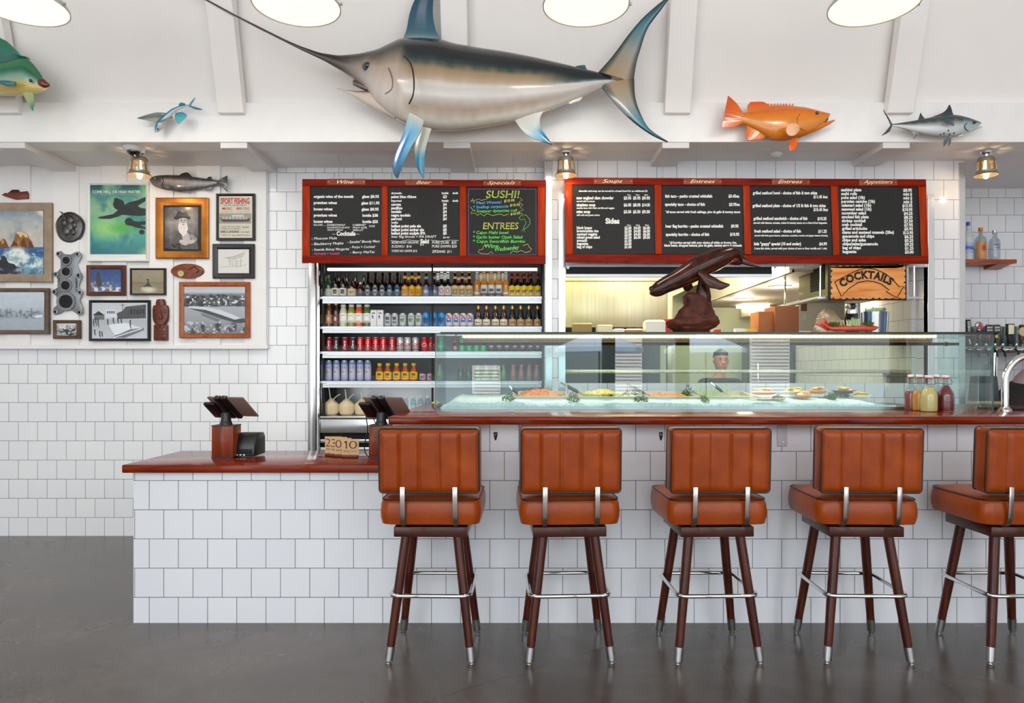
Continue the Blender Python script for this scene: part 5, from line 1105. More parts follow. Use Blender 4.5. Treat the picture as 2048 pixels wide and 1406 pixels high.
b = MB(); b.box(cx0 - .012, cx0, 5.64, 6.24, 0, zt + .1); b.build('side_panel', M_coolin, t, smooth=0)
b = MB(); b.box(PX(1085, YB), cx1 + .02, 5.64, 6.24, 0, zt + .1); b.build('side_panel', M_coolin, t, smooth=0)
MB().box(cx0, cx1, 5.56, 6.24, zt + .02, zt + .1).build('top_panel', M_shelf, t, smooth=0)
M_tube = mat('cooler_light', (255, 252, 244), .4, emit=((255, 250, 238), 5.0))
MB().tube([(PX(650, YC), 5.66, PZ(536, YC)), (PX(1075, YC), 5.66, PZ(536, YC))], .012, 10).build('light_tube', M_tube, t)
SHELF = {}
for nm, y0, y1, ya, yb in (('top', 593, 607, 0, 0), ('second', 653, 666, 0, 0), ('third', 703, 716, 0, 0), ('fourth', 762, 775, 0, 0)):
    z = PZ(y0, YC); SHELF[nm] = z + .001
    sh = MB().box(PX(641, YC), PX(1084, YC), YC + .012, 6.19, z - .018, z).build('shelf', M_shelf, t, smooth=0)
    b = MB()
    for k, (za, zb, d) in enumerate(((0, .35, 0), (.38, .62, .004), (.65, 1, 0))): b.box(PX(645.5, YC), PX(1083, YC), YC - .008 + d, YC + .013, PZ(y0 + (y1 - y0) * za, YC), PZ(y0 + (y1 - y0) * zb, YC))
    b.build('price_rail', M_steel2, sh, smooth=0)
    MB().box(PX(648, YC), PX(1082, YC), YC - .004, YC - .001, z - .005, z + .045).build('clear_lip', glassmat('clear_lip', (250, 250, 250), .5), sh, smooth=0)
    MB().tube([(PX(652, YC), YC + .03, z - .022), (PX(1078, YC), YC + .03, z - .022)], .006, 8).build('shelf_light', mat('shelf_light', (255, 250, 240), .4, emit=((255, 248, 236), 1.6)), sh)
z5 = PZ(832, YC); SHELF['bottom'] = z5 + .001
MB().box(PX(641, YC), PX(1084, YC), YC - .02, 6.19, z5 - .02, z5).build('bottom_shelf', M_steel, t, bevel=.003)
for px in (645.5, 864, 1083): MB().box(PX(px - 1.6, YC), PX(px + 1.6, YC), YC + .015, YC + .045, z5, zt).build('shelf_upright', M_blackm, t, smooth=0)
MB().box(PX(640, YC), PX(1084, YC), 6.1, 6.15, z5 + .02, z5 + .25).build('rear_baffle', M_shelf, t, smooth=0)
b = MB()
for a, c, m_ in ((838, 866, 0), (878, 886, 0), (894, 905, 0)): b.box(PX(641, YC), PX(1084, YC), YC - .01, YC + .04, PZ(c, YC), PZ(a, YC))
b.build('lower_panel', M_steel, t, bevel=.004)
MB().box(PX(641, YC), PX(1084, YC), YC + .05, YC + .08, .02, z5 - .021).build('grille_back', M_blackm, t, smooth=0)
MB().box(PX(641, YC), PX(1084, YC), YC - .01, YC + .04, 0, PZ(912, YC)).build('kick_panel', mat('cream_kick', (220, 206, 180), .4), t, smooth=0)
# ---------------------------------------------------------------- bottle and can makers
P_lab = painted('drink_label', .4)
gdark = mat('dark_beer_glass', (20, 12, 8), .06, coat=.6); gbrown = mat('brown_glass', (52, 24, 10), .08, coat=.6)
ggreen = mat('green_glass', (44, 84, 50), .08, coat=.6); gdgreen = mat('dark_green_glass', (14, 26, 18), .06, coat=.6)
gamber = mat('amber_drink', (200, 136, 50), .07, coat=.6); gclear = mat('clear_neck', (196, 190, 176), .08, coat=.6)
SV = mat('can_top', (196, 198, 200), .25, 1.0)
def LONG(r, h): return [(r * .9, 0), (r, h * .03), (r, h * .5), (r * .93, h * .57), (r * .6, h * .69), (r * .43, h * .78), (r * .4, h * .955), (r * .46, h * .96), (r * .46, h)]
def STUB(r, h): return [(r * .9, 0), (r, h * .03), (r, h * .42), (r * .85, h * .55), (r * .5, h * .78), (r * .4, h * .95), (r * .46, h * .96), (r * .46, h)]
def SAKE(r, h): return [(r * .9, 0), (r, h * .03), (r, h * .55), (r * .9, h * .66), (r * .5, h * .78), (r * .36, h * .86), (r * .36, h)]
def CAN(r, h): return [(r * .8, 0), (r, h * .06), (r, h * .9), (r * .84, h * .975), (r * .86, h), (r * .7, h * .985)]
def JUICE(r, h): return [(r * .95, 0), (r, h * .04), (r, h * .62), (r * .9, h * .72), (r * .62, h * .84), (r * .58, h * .88)]
def TEA(r, h): return [(r * .9, 0), (r, h * .04), (r, h * .52), (r * .8, h * .66), (r * .56, h * .84), (r * .56, h * .9)]
def sleeve(r, z0, z1, art, span=112, e=.0006):
    a0 = math.radians(span)
    return art.mb(lambda u, v: ((r + e) * math.sin((2 * u - 1) * a0), -(r + e) * math.cos((2 * u - 1) * a0), z1 + (z0 - z1) * v))
def wrap(r, e=.0012): return lambda x, y: ((r + e) * math.sin(x / r), -(r + e) * math.cos(x / r), -y)
def drink(name, prof, bm, cap=None, labels=(), texts=(), liquid=None):
    """prototype at the origin; labels=(z0,z1,art); texts=(string, x0,x1,z_base,cap_h,colour material, vertical)"""
    p = thing(name, 'x', 'bottle' if 'can' not in name else 'can', (0, 0, 0))
    r = max(q[0] for q in prof)
    body = MB().lathe(prof, (0, 0, 0), 18).build('body', bm, p, smooth=40)
    if cap: MB().lathe([(cap[0] * .96, cap[1]), (cap[0], cap[1] + .002), (cap[0], cap[2] - .002), (cap[0] * .8, cap[2])], (0, 0, 0), 16).build('cap', cap[3], p, smooth=40)
    for z0, z1, art, rr in labels: sleeve(rr or r, z0, z1, art).build('label', P_lab, p, smooth=80)
    for s_, x0, x1, zb, ch, m_, vert in texts:
        b = MB(); fn = wrap(r)
        if vert: text(b, s_, x0, x1, 0, ch, lambda x, y: fn(y + ch / 2, -(zb + x)), .015, .25)
        else: text(b, s_, x0, x1, -zb, ch, fn, .015)
        b.build('wordmark', m_, p, smooth=0)
    return p
def lab(base, *ops):
    a = Art(16, 14, base)
    for o in ops: getattr(a, o[0])(*o[1:])
    return a
PLACED = 0
def place(proto, xs, shelf, desc, n_desc=None, Y=YBt, grp=None, z=None, labels=None):
    """copies along a shelf; every copy is its own thing"""
    z = SHELF[shelf] if z is None else z; n = len(xs)
    for i, px in enumerate(xs):
        if labels: l = labels[i]
        elif n == 1: l = '%s, cooler %s shelf' % (desc, shelf)
        else: l = '%s of the %s %s, cooler %s shelf' % (('leftmost' if i == 0 else 'rightmost' if i == n - 1 else ORD[i]), NUMW[n], desc, shelf) if n > 1 else desc
        g = grp or 'drinks on the cooler %s shelf' % shelf
        loc = (PX(px, Y), Y, z)
        if not proto.get('used'): proto.location = loc; proto['label'] = l; proto['group'] = g; USED.add(proto.name); proto['used'] = 1
        else: dup(proto, loc, l, group=g)
USED = set()
def c3(*xs): return [600 + x * .2845 for x in xs]
WHT = mat('label_white_ink', (240, 240, 238), .5); RED = mat('label_red_ink', (190, 24, 34), .5); BLK = mat('label_black_ink', (20, 20, 22), .5); NAVY = mat('label_blue_ink', (40, 50, 150), .5)
gold = mat('gold_foil', (206, 158, 84), .3, .7); blackcap = mat('black_cap', (14, 14, 15), .4); whitecap = mat('white_cap', (228, 226, 220), .4); yellowcap = mat('yellow_cap', (240, 200, 30), .4); redcap = mat('red_cap', (176, 34, 28), .4); yelneck = mat('yellow_neck_foil', (236, 176, 34), .4)
S = 1 / 247.0
# --- top shelf, front row
p_sake = drink('sake_bottle', SAKE(.033, .178), ggreen, (.0125, .15, .18, mat('green_cap', (120, 150, 110), .4)), [(.012, .07, lab((206, 208, 186)), None)])
place(p_sake, c3(150, 200), 'top', 'green sake bottles with cream labels')
p = drink('sake_bottle', SAKE(.029, .2), gdark, (.011, .17, .2, blackcap), [(.014, .075, lab((236, 232, 216), ('poly', [(.36, .2), (.64, .2), (.64, .75), (.36, .75)], (60, 56, 50))), None)]); place(p, c3(250, 303), 'top', 'dark sake bottles with white labels')
p = drink('sake_bottle', SAKE(.034, .16), gbrown, (.0125, .13, .16, blackcap), [(.012, .07, lab((228, 212, 168), ('ell', .5, .5, .12, .2, (190, 120, 60))), None)]); place(p, c3(365), 'top', 'squat brown bottle with cream label')
p = drink('sake_bottle', SAKE(.029, .125), mat('dark_red_glass', (70, 18, 14), .08, coat=.6), (.011, .1, .125, whitecap)); place(p, c3(425), 'top', 'smallest dark red bottle without label')
shield = lab((18, 18, 20), ('poly', [(.5, .02), (.66, .2), (.66, .75), (.5, .98), (.34, .75), (.34, .2)], (226, 228, 230)), ('poly', [(.5, .12), (.62, .25), (.62, .7), (.5, .88), (.38, .7), (.38, .25)], (26, 26, 30)), ('poly', [(.36, .42), (.64, .42), (.64, .62), (.36, .62)], (190, 192, 196)))
p_stout = drink('beer_bottle', LONG(.0275, .203), gdark, (.0125, .196, .206, blackcap), [(.012, .098, shield, None)]); place(p_stout, c3(478, 530, 580), 'top', 'black beers with white shield labels')
shb = lab((18, 20, 28), ('poly', [(.5, .02), (.66, .2), (.66, .75), (.5, .98), (.34, .75), (.34, .2)], (96, 176, 226)), ('poly', [(.5, .12), (.62, .25), (.62, .7), (.5, .88), (.38, .7), (.38, .25)], (26, 34, 54)), ('poly', [(.36, .42), (.64, .42), (.64, .62), (.36, .62)], (150, 200, 236)))
p_stoutb = drink('beer_bottle', LONG(.0275, .203), gdark, (.0125, .196, .206, blackcap), [(.012, .098, shb, None)]); place(p_stoutb, c3(632, 685), 'top', 'black beers with blue shield labels')
p_yel = drink('beer_bottle', LONG(.0275, .203), gbrown, (.0125, .196, .206, mat('dark_cap', (40, 30, 20), .4)), [(.012, .09, lab((236, 176, 30), ('poly', [(.4, .25), (.6, .25), (.62, .8), (.38, .8)], (206, 116, 20)), ('ell', .5, .2, .1, .1, (250, 220, 120))), None), (.143, .175, lab((240, 190, 40)), .0128)]); place(p_yel, c3(738, 788, 835), 'top', 'beers with plain yellow labels and yellow necks')
p_blu = drink('beer_bottle', LONG(.0275, .2), gbrown, (.0125, .193, .203, mat('gold_cap', (190, 160, 80), .3, .6)), [(.012, .088, lab((96, 118, 186), ('poly', [(.3, .4), (.55, .25), (.7, .5), (.7, .7), (.3, .7)], (206, 186, 120)), ('poly', [(.36, .55), (.64, .45), (.64, .6), (.36, .7)], (236, 236, 240))), None), (.135, .17, lab((170, 180, 220)), .0132)]); place(p_blu, c3(888, 943), 'top', 'beers with blue and gold labels')
p_grn = drink('beer_bottle', LONG(.026, .203), gdgreen, (.0125, .196, .206, whitecap), [(.016, .09, lab((226, 222, 214), ('ell', .5, .5, .12, .3, (190, 60, 60)), ('ell', .5, .5, .09, .2, (230, 226, 220))), None), (.14, .19, lab((214, 222, 224)), .0128)]); place(p_grn, c3(996, 1040), 'top', 'dark green beers with white labels and white necks')
p_org = drink('beer_bottle', LONG(.0285, .2), gbrown, (.0125, .193, .203, mat('tan_cap', (200, 150, 90), .4)), [(.012, .094, lab((230, 206, 150), ('poly', [(.3, .35), (.7, .3), (.7, .9), (.3, .9)], (90, 130, 70)), ('poly', [(.36, .7), (.45, .4), (.64, .4), (.66, .6), (.5, .8)], (224, 130, 40))), None), (.135, .17, lab((226, 190, 140)), .0132)]); place(p_org, c3(1090, 1140, 1190), 'top', 'beers with orange and green picture labels')
p_amb = drink('beer_bottle', LONG(.026, .203), gamber, (.0125, .196, .206, mat('silver_cap', (190, 190, 190), .3, .6)), [(.012, .05, lab((190, 130, 60), ('poly', [(.3, .2), (.7, .2), (.7, .7), (.3, .7)], (236, 226, 206))), None), (.12, .19, lab((190, 186, 176)), .0140)]); place(p_amb, c3(1245, 1447), 'top', 'clear bottles of amber beer with orange labels')
p_cor = drink('beer_bottle', LONG(.0275, .203), gamber, (.0125, .196, .206, mat('silver_cap', (190, 190, 190), .3, .6)), [(.012, .1, lab((226, 224, 218), ('poly', [(.34, .35), (.66, .35), (.66, .6), (.34, .6)], (60, 66, 110)), ('poly', [(0, .72), (1, .72), (1, 1), (0, 1)], (70, 46, 30))), None), (.125, .19, lab((206, 196, 170)), .0140)]); place(p_cor, c3(1293, 1345, 1397), 'top', 'clear beers with white labels')
p_hor = drink('beer_bottle', LONG(.0285, .2), gdark, (.0125, .188, .203, redcap), [(.012, .092, lab((240, 206, 34), ('poly', [(.32, .5), (.5, .42), (.66, .4), (.68, .5), (.6, .56), (.6, .78), (.56, .78), (.54, .6), (.44, .6), (.42, .78), (.38, .78), (.37, .58)], (60, 40, 20))), None), (.15, .172, lab((150, 50, 30)), .0128)]); place(p_hor, c3(1490, 1530, 1575, 1622, 1673), 'top', 'dark beers with yellow horse labels and red caps')
# --- top shelf, back row seen between the necks
def behind(proto, xs, desc): place(proto, xs, 'top', desc, Y=YBt + .075, labels=['dark neck behind and between the %s, %s' % (desc, ('on the left' if i == 0 else 'further right' if i == 1 else 'at the right end')) for i in range(len(xs))], grp='back row bottles on the cooler top shelf')
behind(p_stout, c3(505, 556, 606), 'white shield beers'); behind(p_stoutb, c3(660, 708), 'blue shield beers'); behind(p_yel, c3(764, 812), 'plain yellow labelled beers'); behind(p_grn, c3(970, 1020), 'white necked beers'); behind(p_org, c3(1116, 1165), 'orange picture beers')
behind(p_cor, c3(1272, 1320, 1371), 'white labelled clear beers'); behind(p_amb, c3(1425,), 'amber beers'); behind(p_hor, c3(1511, 1554, 1600), 'yellow horse beers'); behind(p_sake, c3(180,), 'green sake bottles')
p = drink('sake_bottle', SAKE(.027, .2), gdark, (.011, .17, .2, blackcap)); place(p, c3(275, 330, 390, 450), 'top', 'unlabelled dark bottles behind the sake row', Y=YBt + .075)
# --- second shelf
for px, bm, col, d in ((150, mat('olive_jar', (86, 84, 40), .1, coat=.5), (120, 110, 60), 'olive green jar bottle with gold cap, half behind the upright'), (203, mat('brown_jar', (96, 62, 30), .1, coat=.5), (196, 130, 90), 'brown jar bottle with gold cap and tan label'), (253, mat('plum_jar', (46, 18, 20), .1, coat=.5), (110, 50, 60), 'dark plum jar bottle with gold cap')):
    p = drink('juice_bottle', JUICE(.028, .2), bm, (.018, .175, .194, gold), [(.03, .1, lab(col, ('ell', .5, .5, .1, .25, (226, 200, 170))), None)]); place(p, c3(px), 'second', d)
for px, col, d in ((305, (212, 206, 184), 'milky white juice bottle with plain white label'), (362, (150, 150, 50), 'yellow green juice bottle with plain white label'), (415, (226, 92, 28), 'orange juice bottle with plain white label'), (472, (70, 112, 38), 'leaf green juice bottle with plain white label')):
    p = drink('juice_bottle', JUICE(.031, .185), mat('juice_%d_%d_%d' % col, col, .12, coat=.5), (.0225, .162, .183, whitecap), [(.035, .11, lab((236, 236, 230), ('poly', [(.34, .2), (.62, .2), (.62, .26), (.34, .26)], (150, 150, 146)), ('poly', [(.34, .84), (.66, .84), (.66, .92), (.34, .92)], col)), None)]); sl = p.children[-1]
    place(p, c3(px), 'second', d)
M_cart = painted('carton_print', .45)
p = thing('drink_carton', 'x', 'carton', (0, 0, 0)); MB().box(-.0255, .0255, -.0255, .0255, 0, .138).build('body', mat('carton_white', (232, 232, 230), .45), p, bevel=.004)
Art(24, 40, (234, 234, 232)).poly([(.2, .3), (.45, .3), (.6, .55), (.5, .55), (.4, .42), (.2, .6)], (40, 90, 170)).poly([(.2, .12), (.8, .12), (.8, .2), (.2, .2)], (90, 100, 130)).mb(lambda u, v: (-.022 + .044 * u, -.0262, .13 - .12 * v)).build('label', M_cart, p, smooth=0)
place(p, c3(521, 567), 'second', 'white cartons with blue marks')
sc_ = mat('silver_can', (176, 180, 184), .28, .8)
p = drink('drink_can', CAN(.027, .112), sc_, None, [(.012, .1, lab((186, 190, 194), ('poly', [(.36, .2), (.64, .2), (.64, .5), (.36, .5)], (60, 66, 74)), ('poly', [(.36, .62), (.64, .62), (.64, .8), (.36, .8)], (90, 96, 104))), None)]); place(p, c3(617, 667), 'second', 'silver cans with grey shield print')
p = drink('drink_can', CAN(.0275, .112), sc_, None, [(.012, .1, lab((196, 200, 200), ('poly', [(.3, .35), (.6, .3), (.66, .5), (.5, .7), (.34, .6)], (86, 140, 70)), ('poly', [(.36, .1), (.64, .1), (.64, .2), (.36, .2)], (60, 70, 60))), None)]); place(p, c3(723, 782, 835), 'second', 'silver cans with green print')
p_bluecan = drink('drink_can', CAN(.0285, .118), mat('blue_can', (40, 120, 190), .28, .5), None, [(.01, .108, lab((60, 150, 210), ('poly', [(.3, .5), (.45, .2), (.55, .4), (.7, .3), (.62, .8), (.4, .85)], (24, 50, 110))), None)]); place(p_bluecan, c3(886, 941, 995), 'second', 'bright blue cans')
p = drink('drink_can', CAN(.0275, .112), sc_, None, [(.012, .1, lab((206, 206, 214), ('poly', [(.34, .3), (.66, .3), (.66, .7), (.34, .7)], (50, 64, 160)), ('poly', [(.3, .05), (.5, .05), (.66, .3), (.5, .3)], (206, 50, 60)), ('poly', [(.4, .4), (.6, .4), (.6, .5), (.4, .5)], (230, 230, 236))), None)]); place(p, c3(1047, 1098, 1148, 1196), 'second', 'silver cans with blue ribbon print')
mw = lab((232, 222, 196), ('poly', [(.2, .84), (.8, .84), (.8, 1), (.2, 1)], (190, 150, 80)))
p = drink('beer_bottle', STUB(.0295, .172), gbrown, (.0138, .125, .174, gold), [(.01, .062, mw, None)], [('Modelo', -.019, .019, .03, .014, BLK, False)]); place(p, c3(1253, 1311, 1374, 1432), 'second', 'gold-necked beers with white labels')
p = drink('beer_bottle', STUB(.0295, .172), gdark, (.0138, .125, .174, gold), [(.01, .062, lab((196, 158, 92), ('poly', [(.34, .3), (.66, .3), (.66, .7), (.34, .7)], (150, 104, 50))), None)]); place(p, c3(1493, 1551, 1609, 1670), 'second', 'gold-necked dark beers with tan labels')
# --- third shelf
redm = mat('red_can', (204, 26, 38), .28, .4); chm = mat('cherry_can', (150, 22, 40), .28, .4); blm = mat('black_can', (22, 18, 20), .28, .4); dim = mat('pale_silver_can', (206, 206, 208), .28, .6); maroonm = mat('maroon_can', (150, 20, 34), .28, .4)
p_ch = drink('soda_can', CAN(.0295, .116), chm, (.0262, .109, .1165, SV), [], [('Cherry', .018, .092, 0, .018, WHT, True)])
MB().lathe([(.0298, .012), (.0298, .1)], (0, 0, 0), 18).build if False else None
place(p_ch, c3(145, 205, 318), 'third', 'cherry red and black cola cans')
p = drink('soda_can', CAN(.0295, .116), blm, (.0262, .109, .1165, SV), [(.01, .106, lab((24, 18, 20), ('poly', [(0, 0), (.38, 0), (.32, 1), (0, 1)], (176, 24, 40))), None)], [('Zero', .02, .09, 0, .016, WHT, True)]); place(p, c3(258, 375), 'third', 'black cola cans with a red band')
p = drink('soda_can', CAN(.0295, .116), redm, (.0262, .109, .1165, SV), [], [('Coca-Cola', .012, .1, 0, .02, WHT, True)]); place(p, c3(424, 479, 533, 587, 648), 'third', 'red cola cans with white script')
p = drink('soda_can', CAN(.0295, .116), dim, (.0262, .109, .1165, SV), [(.014, .02, lab((206, 30, 50)), None)], [('Coke', -.03, .03, .045, .036, RED, False)]); place(p, c3(705, 757, 813), 'third', 'pale silver cola cans with red lettering')
p = drink('soda_can', CAN(.0275, .114), redm, (.0245, .107, .1145, SV), [(.03, .08, lab((196, 30, 40), ('ell', .5, .5, .18, .3, (232, 226, 226)), ('ell', .5, .5, .14, .22, (190, 24, 36))), None)]); place(p, c3(876, 928), 'third', 'red soda cans with white oval')
place(p_ch, c3(1093,), 'third', 'cherry can seen through the case glass')
p_gc = drink('soda_can', CAN(.0295, .112), mat('green_can', (40, 150, 96), .28, .4), (.0262, .105, .1125, SV)); place(p_gc, c3(1140, 1190, 1240, 1290), 'third', 'green cans seen through the case glass')
p_dc = drink('soda_can', CAN(.0285, .112), mat('brown_can', (74, 46, 40), .28, .4), (.0252, .105, .1125, SV), [(.02, .06, lab((96, 60, 50), ('ell', .5, .4, .12, .25, (190, 170, 150))), None)]); place(p_dc, c3(1345, 1400, 1455, 1510, 1565, 1620, 1672), 'third', 'brown cans seen through the case glass')
# --- fourth shelf
tall = lab((186, 186, 214), ('poly', [(0, 0), (1, 0), (1, .1), (0, .1)], (70, 130, 200)), ('ell', .42, .3, .04, .07, (56, 66, 130)), ('ell', .58, .3, .04, .07, (56, 66, 130)), ('poly', [(.34, .52), (.5, .48), (.5, .54), (.34, .58)], (110, 110, 120)), ('ell', .57, .55, .045, .06, (236, 180, 50)), ('poly', [(0, .92), (1, .92), (1, 1), (0, 1)], (130, 150, 210)))
p = drink('drink_can', CAN(.0265, .165), mat('lilac_can', (160, 164, 206), .3, .3), (.0232, .155, .1655, SV), [(.006, .15, tall, None)]); place(p, c3(150, 202, 257, 313, 368, 423, 478), 'fourth', 'tall pale blue cans')
p = drink('juice_bottle', TEA(.031, .14), mat('tea_brown', (170, 74, 22), .1, coat=.5), (.0185, .122, .142, yellowcap), [(.01, .072, lab((238, 200, 40), ('poly', [(.36, .15), (.62, .15), (.62, .5), (.36, .5)], (110, 80, 20)), ('poly', [(.3, .6), (.5, .55), (.66, .8), (.36, .85)], (226, 120, 30))), None)]); place(p, c3(560, 618, 680, 740, 800), 'fourth', 'tea bottles with yellow caps')
p = drink('drink_can', CAN(.0255, .066), mat('small_red_can', (190, 50, 46), .3, .4), (.0222, .06, .0665, redcap), [(.008, .056, lab((150, 186, 206), ('ell', .5, .55, .12, .3, (196, 60, 60))), None)]); place(p, c3(862, 915), 'fourth', 'small red and blue cans')
p = drink('juice_bottle', TEA(.027, .12), mat('dark_green_drink', (40, 70, 54), .1, coat=.5), (.016, .105, .121, mat('bronze_cap', (140, 96, 40), .4))); place(p, c3(1130, 1185), 'fourth', 'dark green bottles seen through the case glass')
p = drink('juice_bottle', TEA(.027, .13), mat('lime_drink', (96, 140, 80), .1, coat=.5), (.016, .115, .131, mat('lime_cap', (90, 150, 60), .4))); place(p, c3(1250, 1310, 1370, 1430), 'fourth', 'lime green bottles seen through the case glass')
p = drink('juice_bottle', TEA(.027, .13), mat('rose_drink', (150, 100, 92), .1, coat=.5), (.016, .115, .131, mat('coral_cap', (206, 110, 80), .4))); place(p, c3(1500, 1556, 1612, 1665), 'fourth', 'rose brown bottles seen through the case glass')
# --- bottom shelf: trimmed coconuts with straws, water bottles
M_coco = mat('coconut_flesh', (232, 214, 178), .7, noise=(9, (222, 200, 160)))
def coconut(px, l, straws, Y=5.70):
    t = thing('coconut', l, 'coconut', (PX(px, Y), Y, SHELF['bottom']), 'trimmed coconuts on the cooler bottom shelf'); x, z = PX(px, Y), SHELF['bottom']
    b = MB(); prof = [(.04, 0), (.056, .012), (.0625, .04), (.064, .075), (.058, .092), (.03, .118), (.012, .134), (.004, .137)]
    for r, zz in prof: pass
    rings = [[(x + r * (1 + .02 * math.cos(4 * a)) * math.cos(a), Y + r * math.sin(a), z + zz) for a in [2 * PI * j / 14 for j in range(14)]] for r, zz in prof]
    b.loft(rings); b.build('shell', M_coco, t, smooth=25)
    for dx, dz in straws: MB().tube([(x + dx * .3, Y - .01, z + .12), (x + dx, Y - .02, z + .12 + dz * .7), (x + dx * 1.6, Y - .025, z + .12 + dz)], .0045, 8).build('straw', mat('cream_straw', (240, 232, 212), .4), t)
coconut(632, 'leftmost trimmed coconut, half behind the cooler upright', [(.02, .06)]); coconut(662.5, 'second trimmed coconut with tall straw, cooler bottom shelf', [(-.01, .11), (.05, .05)]); coconut(693.5, 'third trimmed coconut from the left, cooler bottom shelf', [(-.005, .09), (.04, .05)]); coconut(724.5, 'trimmed coconut partly hidden by the register tablet', [(-.005, .11), (.05, .1)])
t = thing('flower_sprig', 'small yellow flower with dark leaf by the left end of the glass case', 'flower', (PX(866, 5.6), 5.6, SHELF['bottom'])); c = W(866, 806, 5.6); MB().tube([(c.x, 5.6, SHELF['bottom']), c], .002, 6).build('stem', mat('leaf_dark', (20, 50, 24), .5), t); MB().ell(c, (.014, .012, .01), 10, 6).ell(c + Vector((.012, .004, .006)), (.012, .012, .01), 10, 6).build('blossom', mat('yellow_petal', (240, 214, 60), .5), t); MB().prism([c + Vector((0, 0, -.02)), c + Vector((.02, 0, -.03)), c + Vector((.012, 0, -.065)), c + Vector((-.016, 0, -.05))], (0, .004, 0)).build('leaf', mat('leaf_dark', (20, 50, 24), .5), t)
M_water = glassmat('water_bottle_plastic', (226, 236, 238), 1.2)
p = thing('water_bottle', 'x', 'bottle', (0, 0, 0)); MB().lathe([(.02, 0), (.0235, .006), (.0235, .1), (.02, .125), (.011, .14), (.011, .145)], (0, 0, 0), 18).build('body', M_water, p); MB().lathe([(.0125, .142), (.013, .144), (.013, .158), (.011, .16)], (0, 0, 0), 16).build('cap', whitecap, p); MB().lathe([(.0238, .02), (.0239, .021), (.0239, .09), (.0238, .091)], (0, 0, 0), 18, cap=False).build('label', mat('pale_water_label', (176, 206, 206), .3), p)
place(p, c3(742, 797, 848, 898), 'bottom', 'water bottles with white caps', Y=5.62)
# ================================================================ glass display case on the bar
Yc0, Yc1 = 4.10, 4.64
X0, X1 = PX(870.5, Yc0), PX(1987, Yc0); ZTc = PZ(666, Yc0)
t = thing('display_case', 'long glass seafood display case on the bar top', 'display case', ((X0 + X1) / 2, Yc0, ZB))
MB().box(X0, X1, Yc0, Yc0 + .006, ZB + .001, ZTc - .006).build('front_pane', M_glass, t, smooth=0)
for x in (X0, X1 - .006): MB().box(x, x + .006, Yc0 + .006, Yc1, ZB + .001, ZTc - .006).build('end_pane', M_glass, t, smooth=0)
tp = MB().box(X0, X1, Yc0 + .008, Yc1 + .02, ZTc - .006, ZTc + .004).build('top_pane', M_glass, t, smooth=0)
MB().box(X0 + .03, X1 + .003, Yc0 - .002, Yc0 + .008, ZTc - .008, ZTc + .006).build('front_edge', mat('dark_edge', (24, 22, 22), .2), t, smooth=0)
MB().box(X0, X0 + .004, Yc0 - .002, Yc0 + .006, ZB + .001, ZTc).box(X1 - .004, X1, Yc0 - .002, Yc0 + .006, ZB + .001, ZTc).build('pane_edge', mat('green_glass_edge', (60, 96, 92), .15), t, smooth=0)
M_bronze = mat('bronze_housing', (206, 184, 140), .3)
xl0, xl1 = PX(925, 4.2), PX(1871, 4.2)
h = MB().box(xl0, xl1, 4.235, 4.5, 1.495, ZTc - .007).build('light_housing', M_bronze, t, bevel=.006)
MB().box(xl0, xl1, 4.228, 4.236, 1.497, 1.512).box(xl0, xl1, 4.230, 4.236, 1.487, 1.494).build('housing_ribs', mat('dark_bronze', (96, 70, 46), .35), h, bevel=.002)
MB().box(xl0, xl1, 4.19, 4.205, 1.516, 1.5285).build('light_strip', mat('case_light', (255, 244, 214), .4, emit=((255, 236, 196), 3.2)), t)
b = MB()
for i in range(100): x = xl0 + (xl1 - xl0) * (i + .5) / 100; b.ell((x, 4.19, 1.518), (.005, .004, .005), 8, 5)
o = b.build('light_beads', mat('case_bead', (255, 250, 236), .4, emit=((255, 246, 226), 6.0)), t); o['kind'] = 'stuff'
xb0, xb1 = PX(905, 4.3), PX(1917, 4.3)
MB().tube([(xb0, 4.3, 1.4805), (xb1, 4.3, 1.4805)], .0095, 12).build('heat_rod', mat('dark_rod', (46, 32, 24), .3, .7), t)
for x in (PX(912, 4.3), PX(1482, 4.3), PX(1893, 4.3)): MB().tube([(x - .006, 4.3, 1.4805), (x + .006, 4.3, 1.4805)], .0135, 12).build('rod_clamp', M_black, t)
b = MB()
for x in (PX(912, 4.3), PX(1482, 4.3)): b.box(x - .006, x + .006, 4.296, 4.304, 1.4805, ZTc - .008)
b.build('rod_hanger', M_black, t)
MB().box(X0 + .03, PX(1880, Yc0), Yc0 + .012, Yc1 - .01, ZB + .0005, ZB + .016).build('base_tray', M_steel2, t, smooth=0)
lamp('case_lamp', 'AREA', ((xl0 + xl1) / 2, 4.25, 1.475), 7, (1, .9, .74), xl1 - xl0, (0, 0, 0), 'RECTANGLE', .05)
# crushed ice
def ice():
    s = NT('crushed_ice'); v = s.coords((1, 1, 1)); n = s.add('ShaderNodeTexNoise', Scale=60.0, Detail=4.0, Roughness=.7); s.link(v, n.inputs['Vector'])
    r = s.ramp(n.outputs[0], [(.3, (196, 216, 222)), (.65, (242, 248, 250))]); s.link(r.outputs[0], s.b.inputs['Base Color']); s.b.inputs['Roughness'].default_value = .35
    s.b.inputs['Subsurface Weight'].default_value = .3; s.b.inputs['Subsurface Radius'].default_value = (.02, .025, .03)
    bp = s.add('ShaderNodeBump', Strength=.7, Distance=.012); s.link(n.outputs[0], bp.inputs['Height']); s.link(bp.outputs[0], s.b.inputs['Normal']); return s.m
M_ice = ice()
xi0, xi1 = PX(884, 4.15), PX(1788, 4.15)
nx, ny = 150, 14; N = fbm(ny + 1, nx + 1, 30, 3, 3); vs = []; g = {}
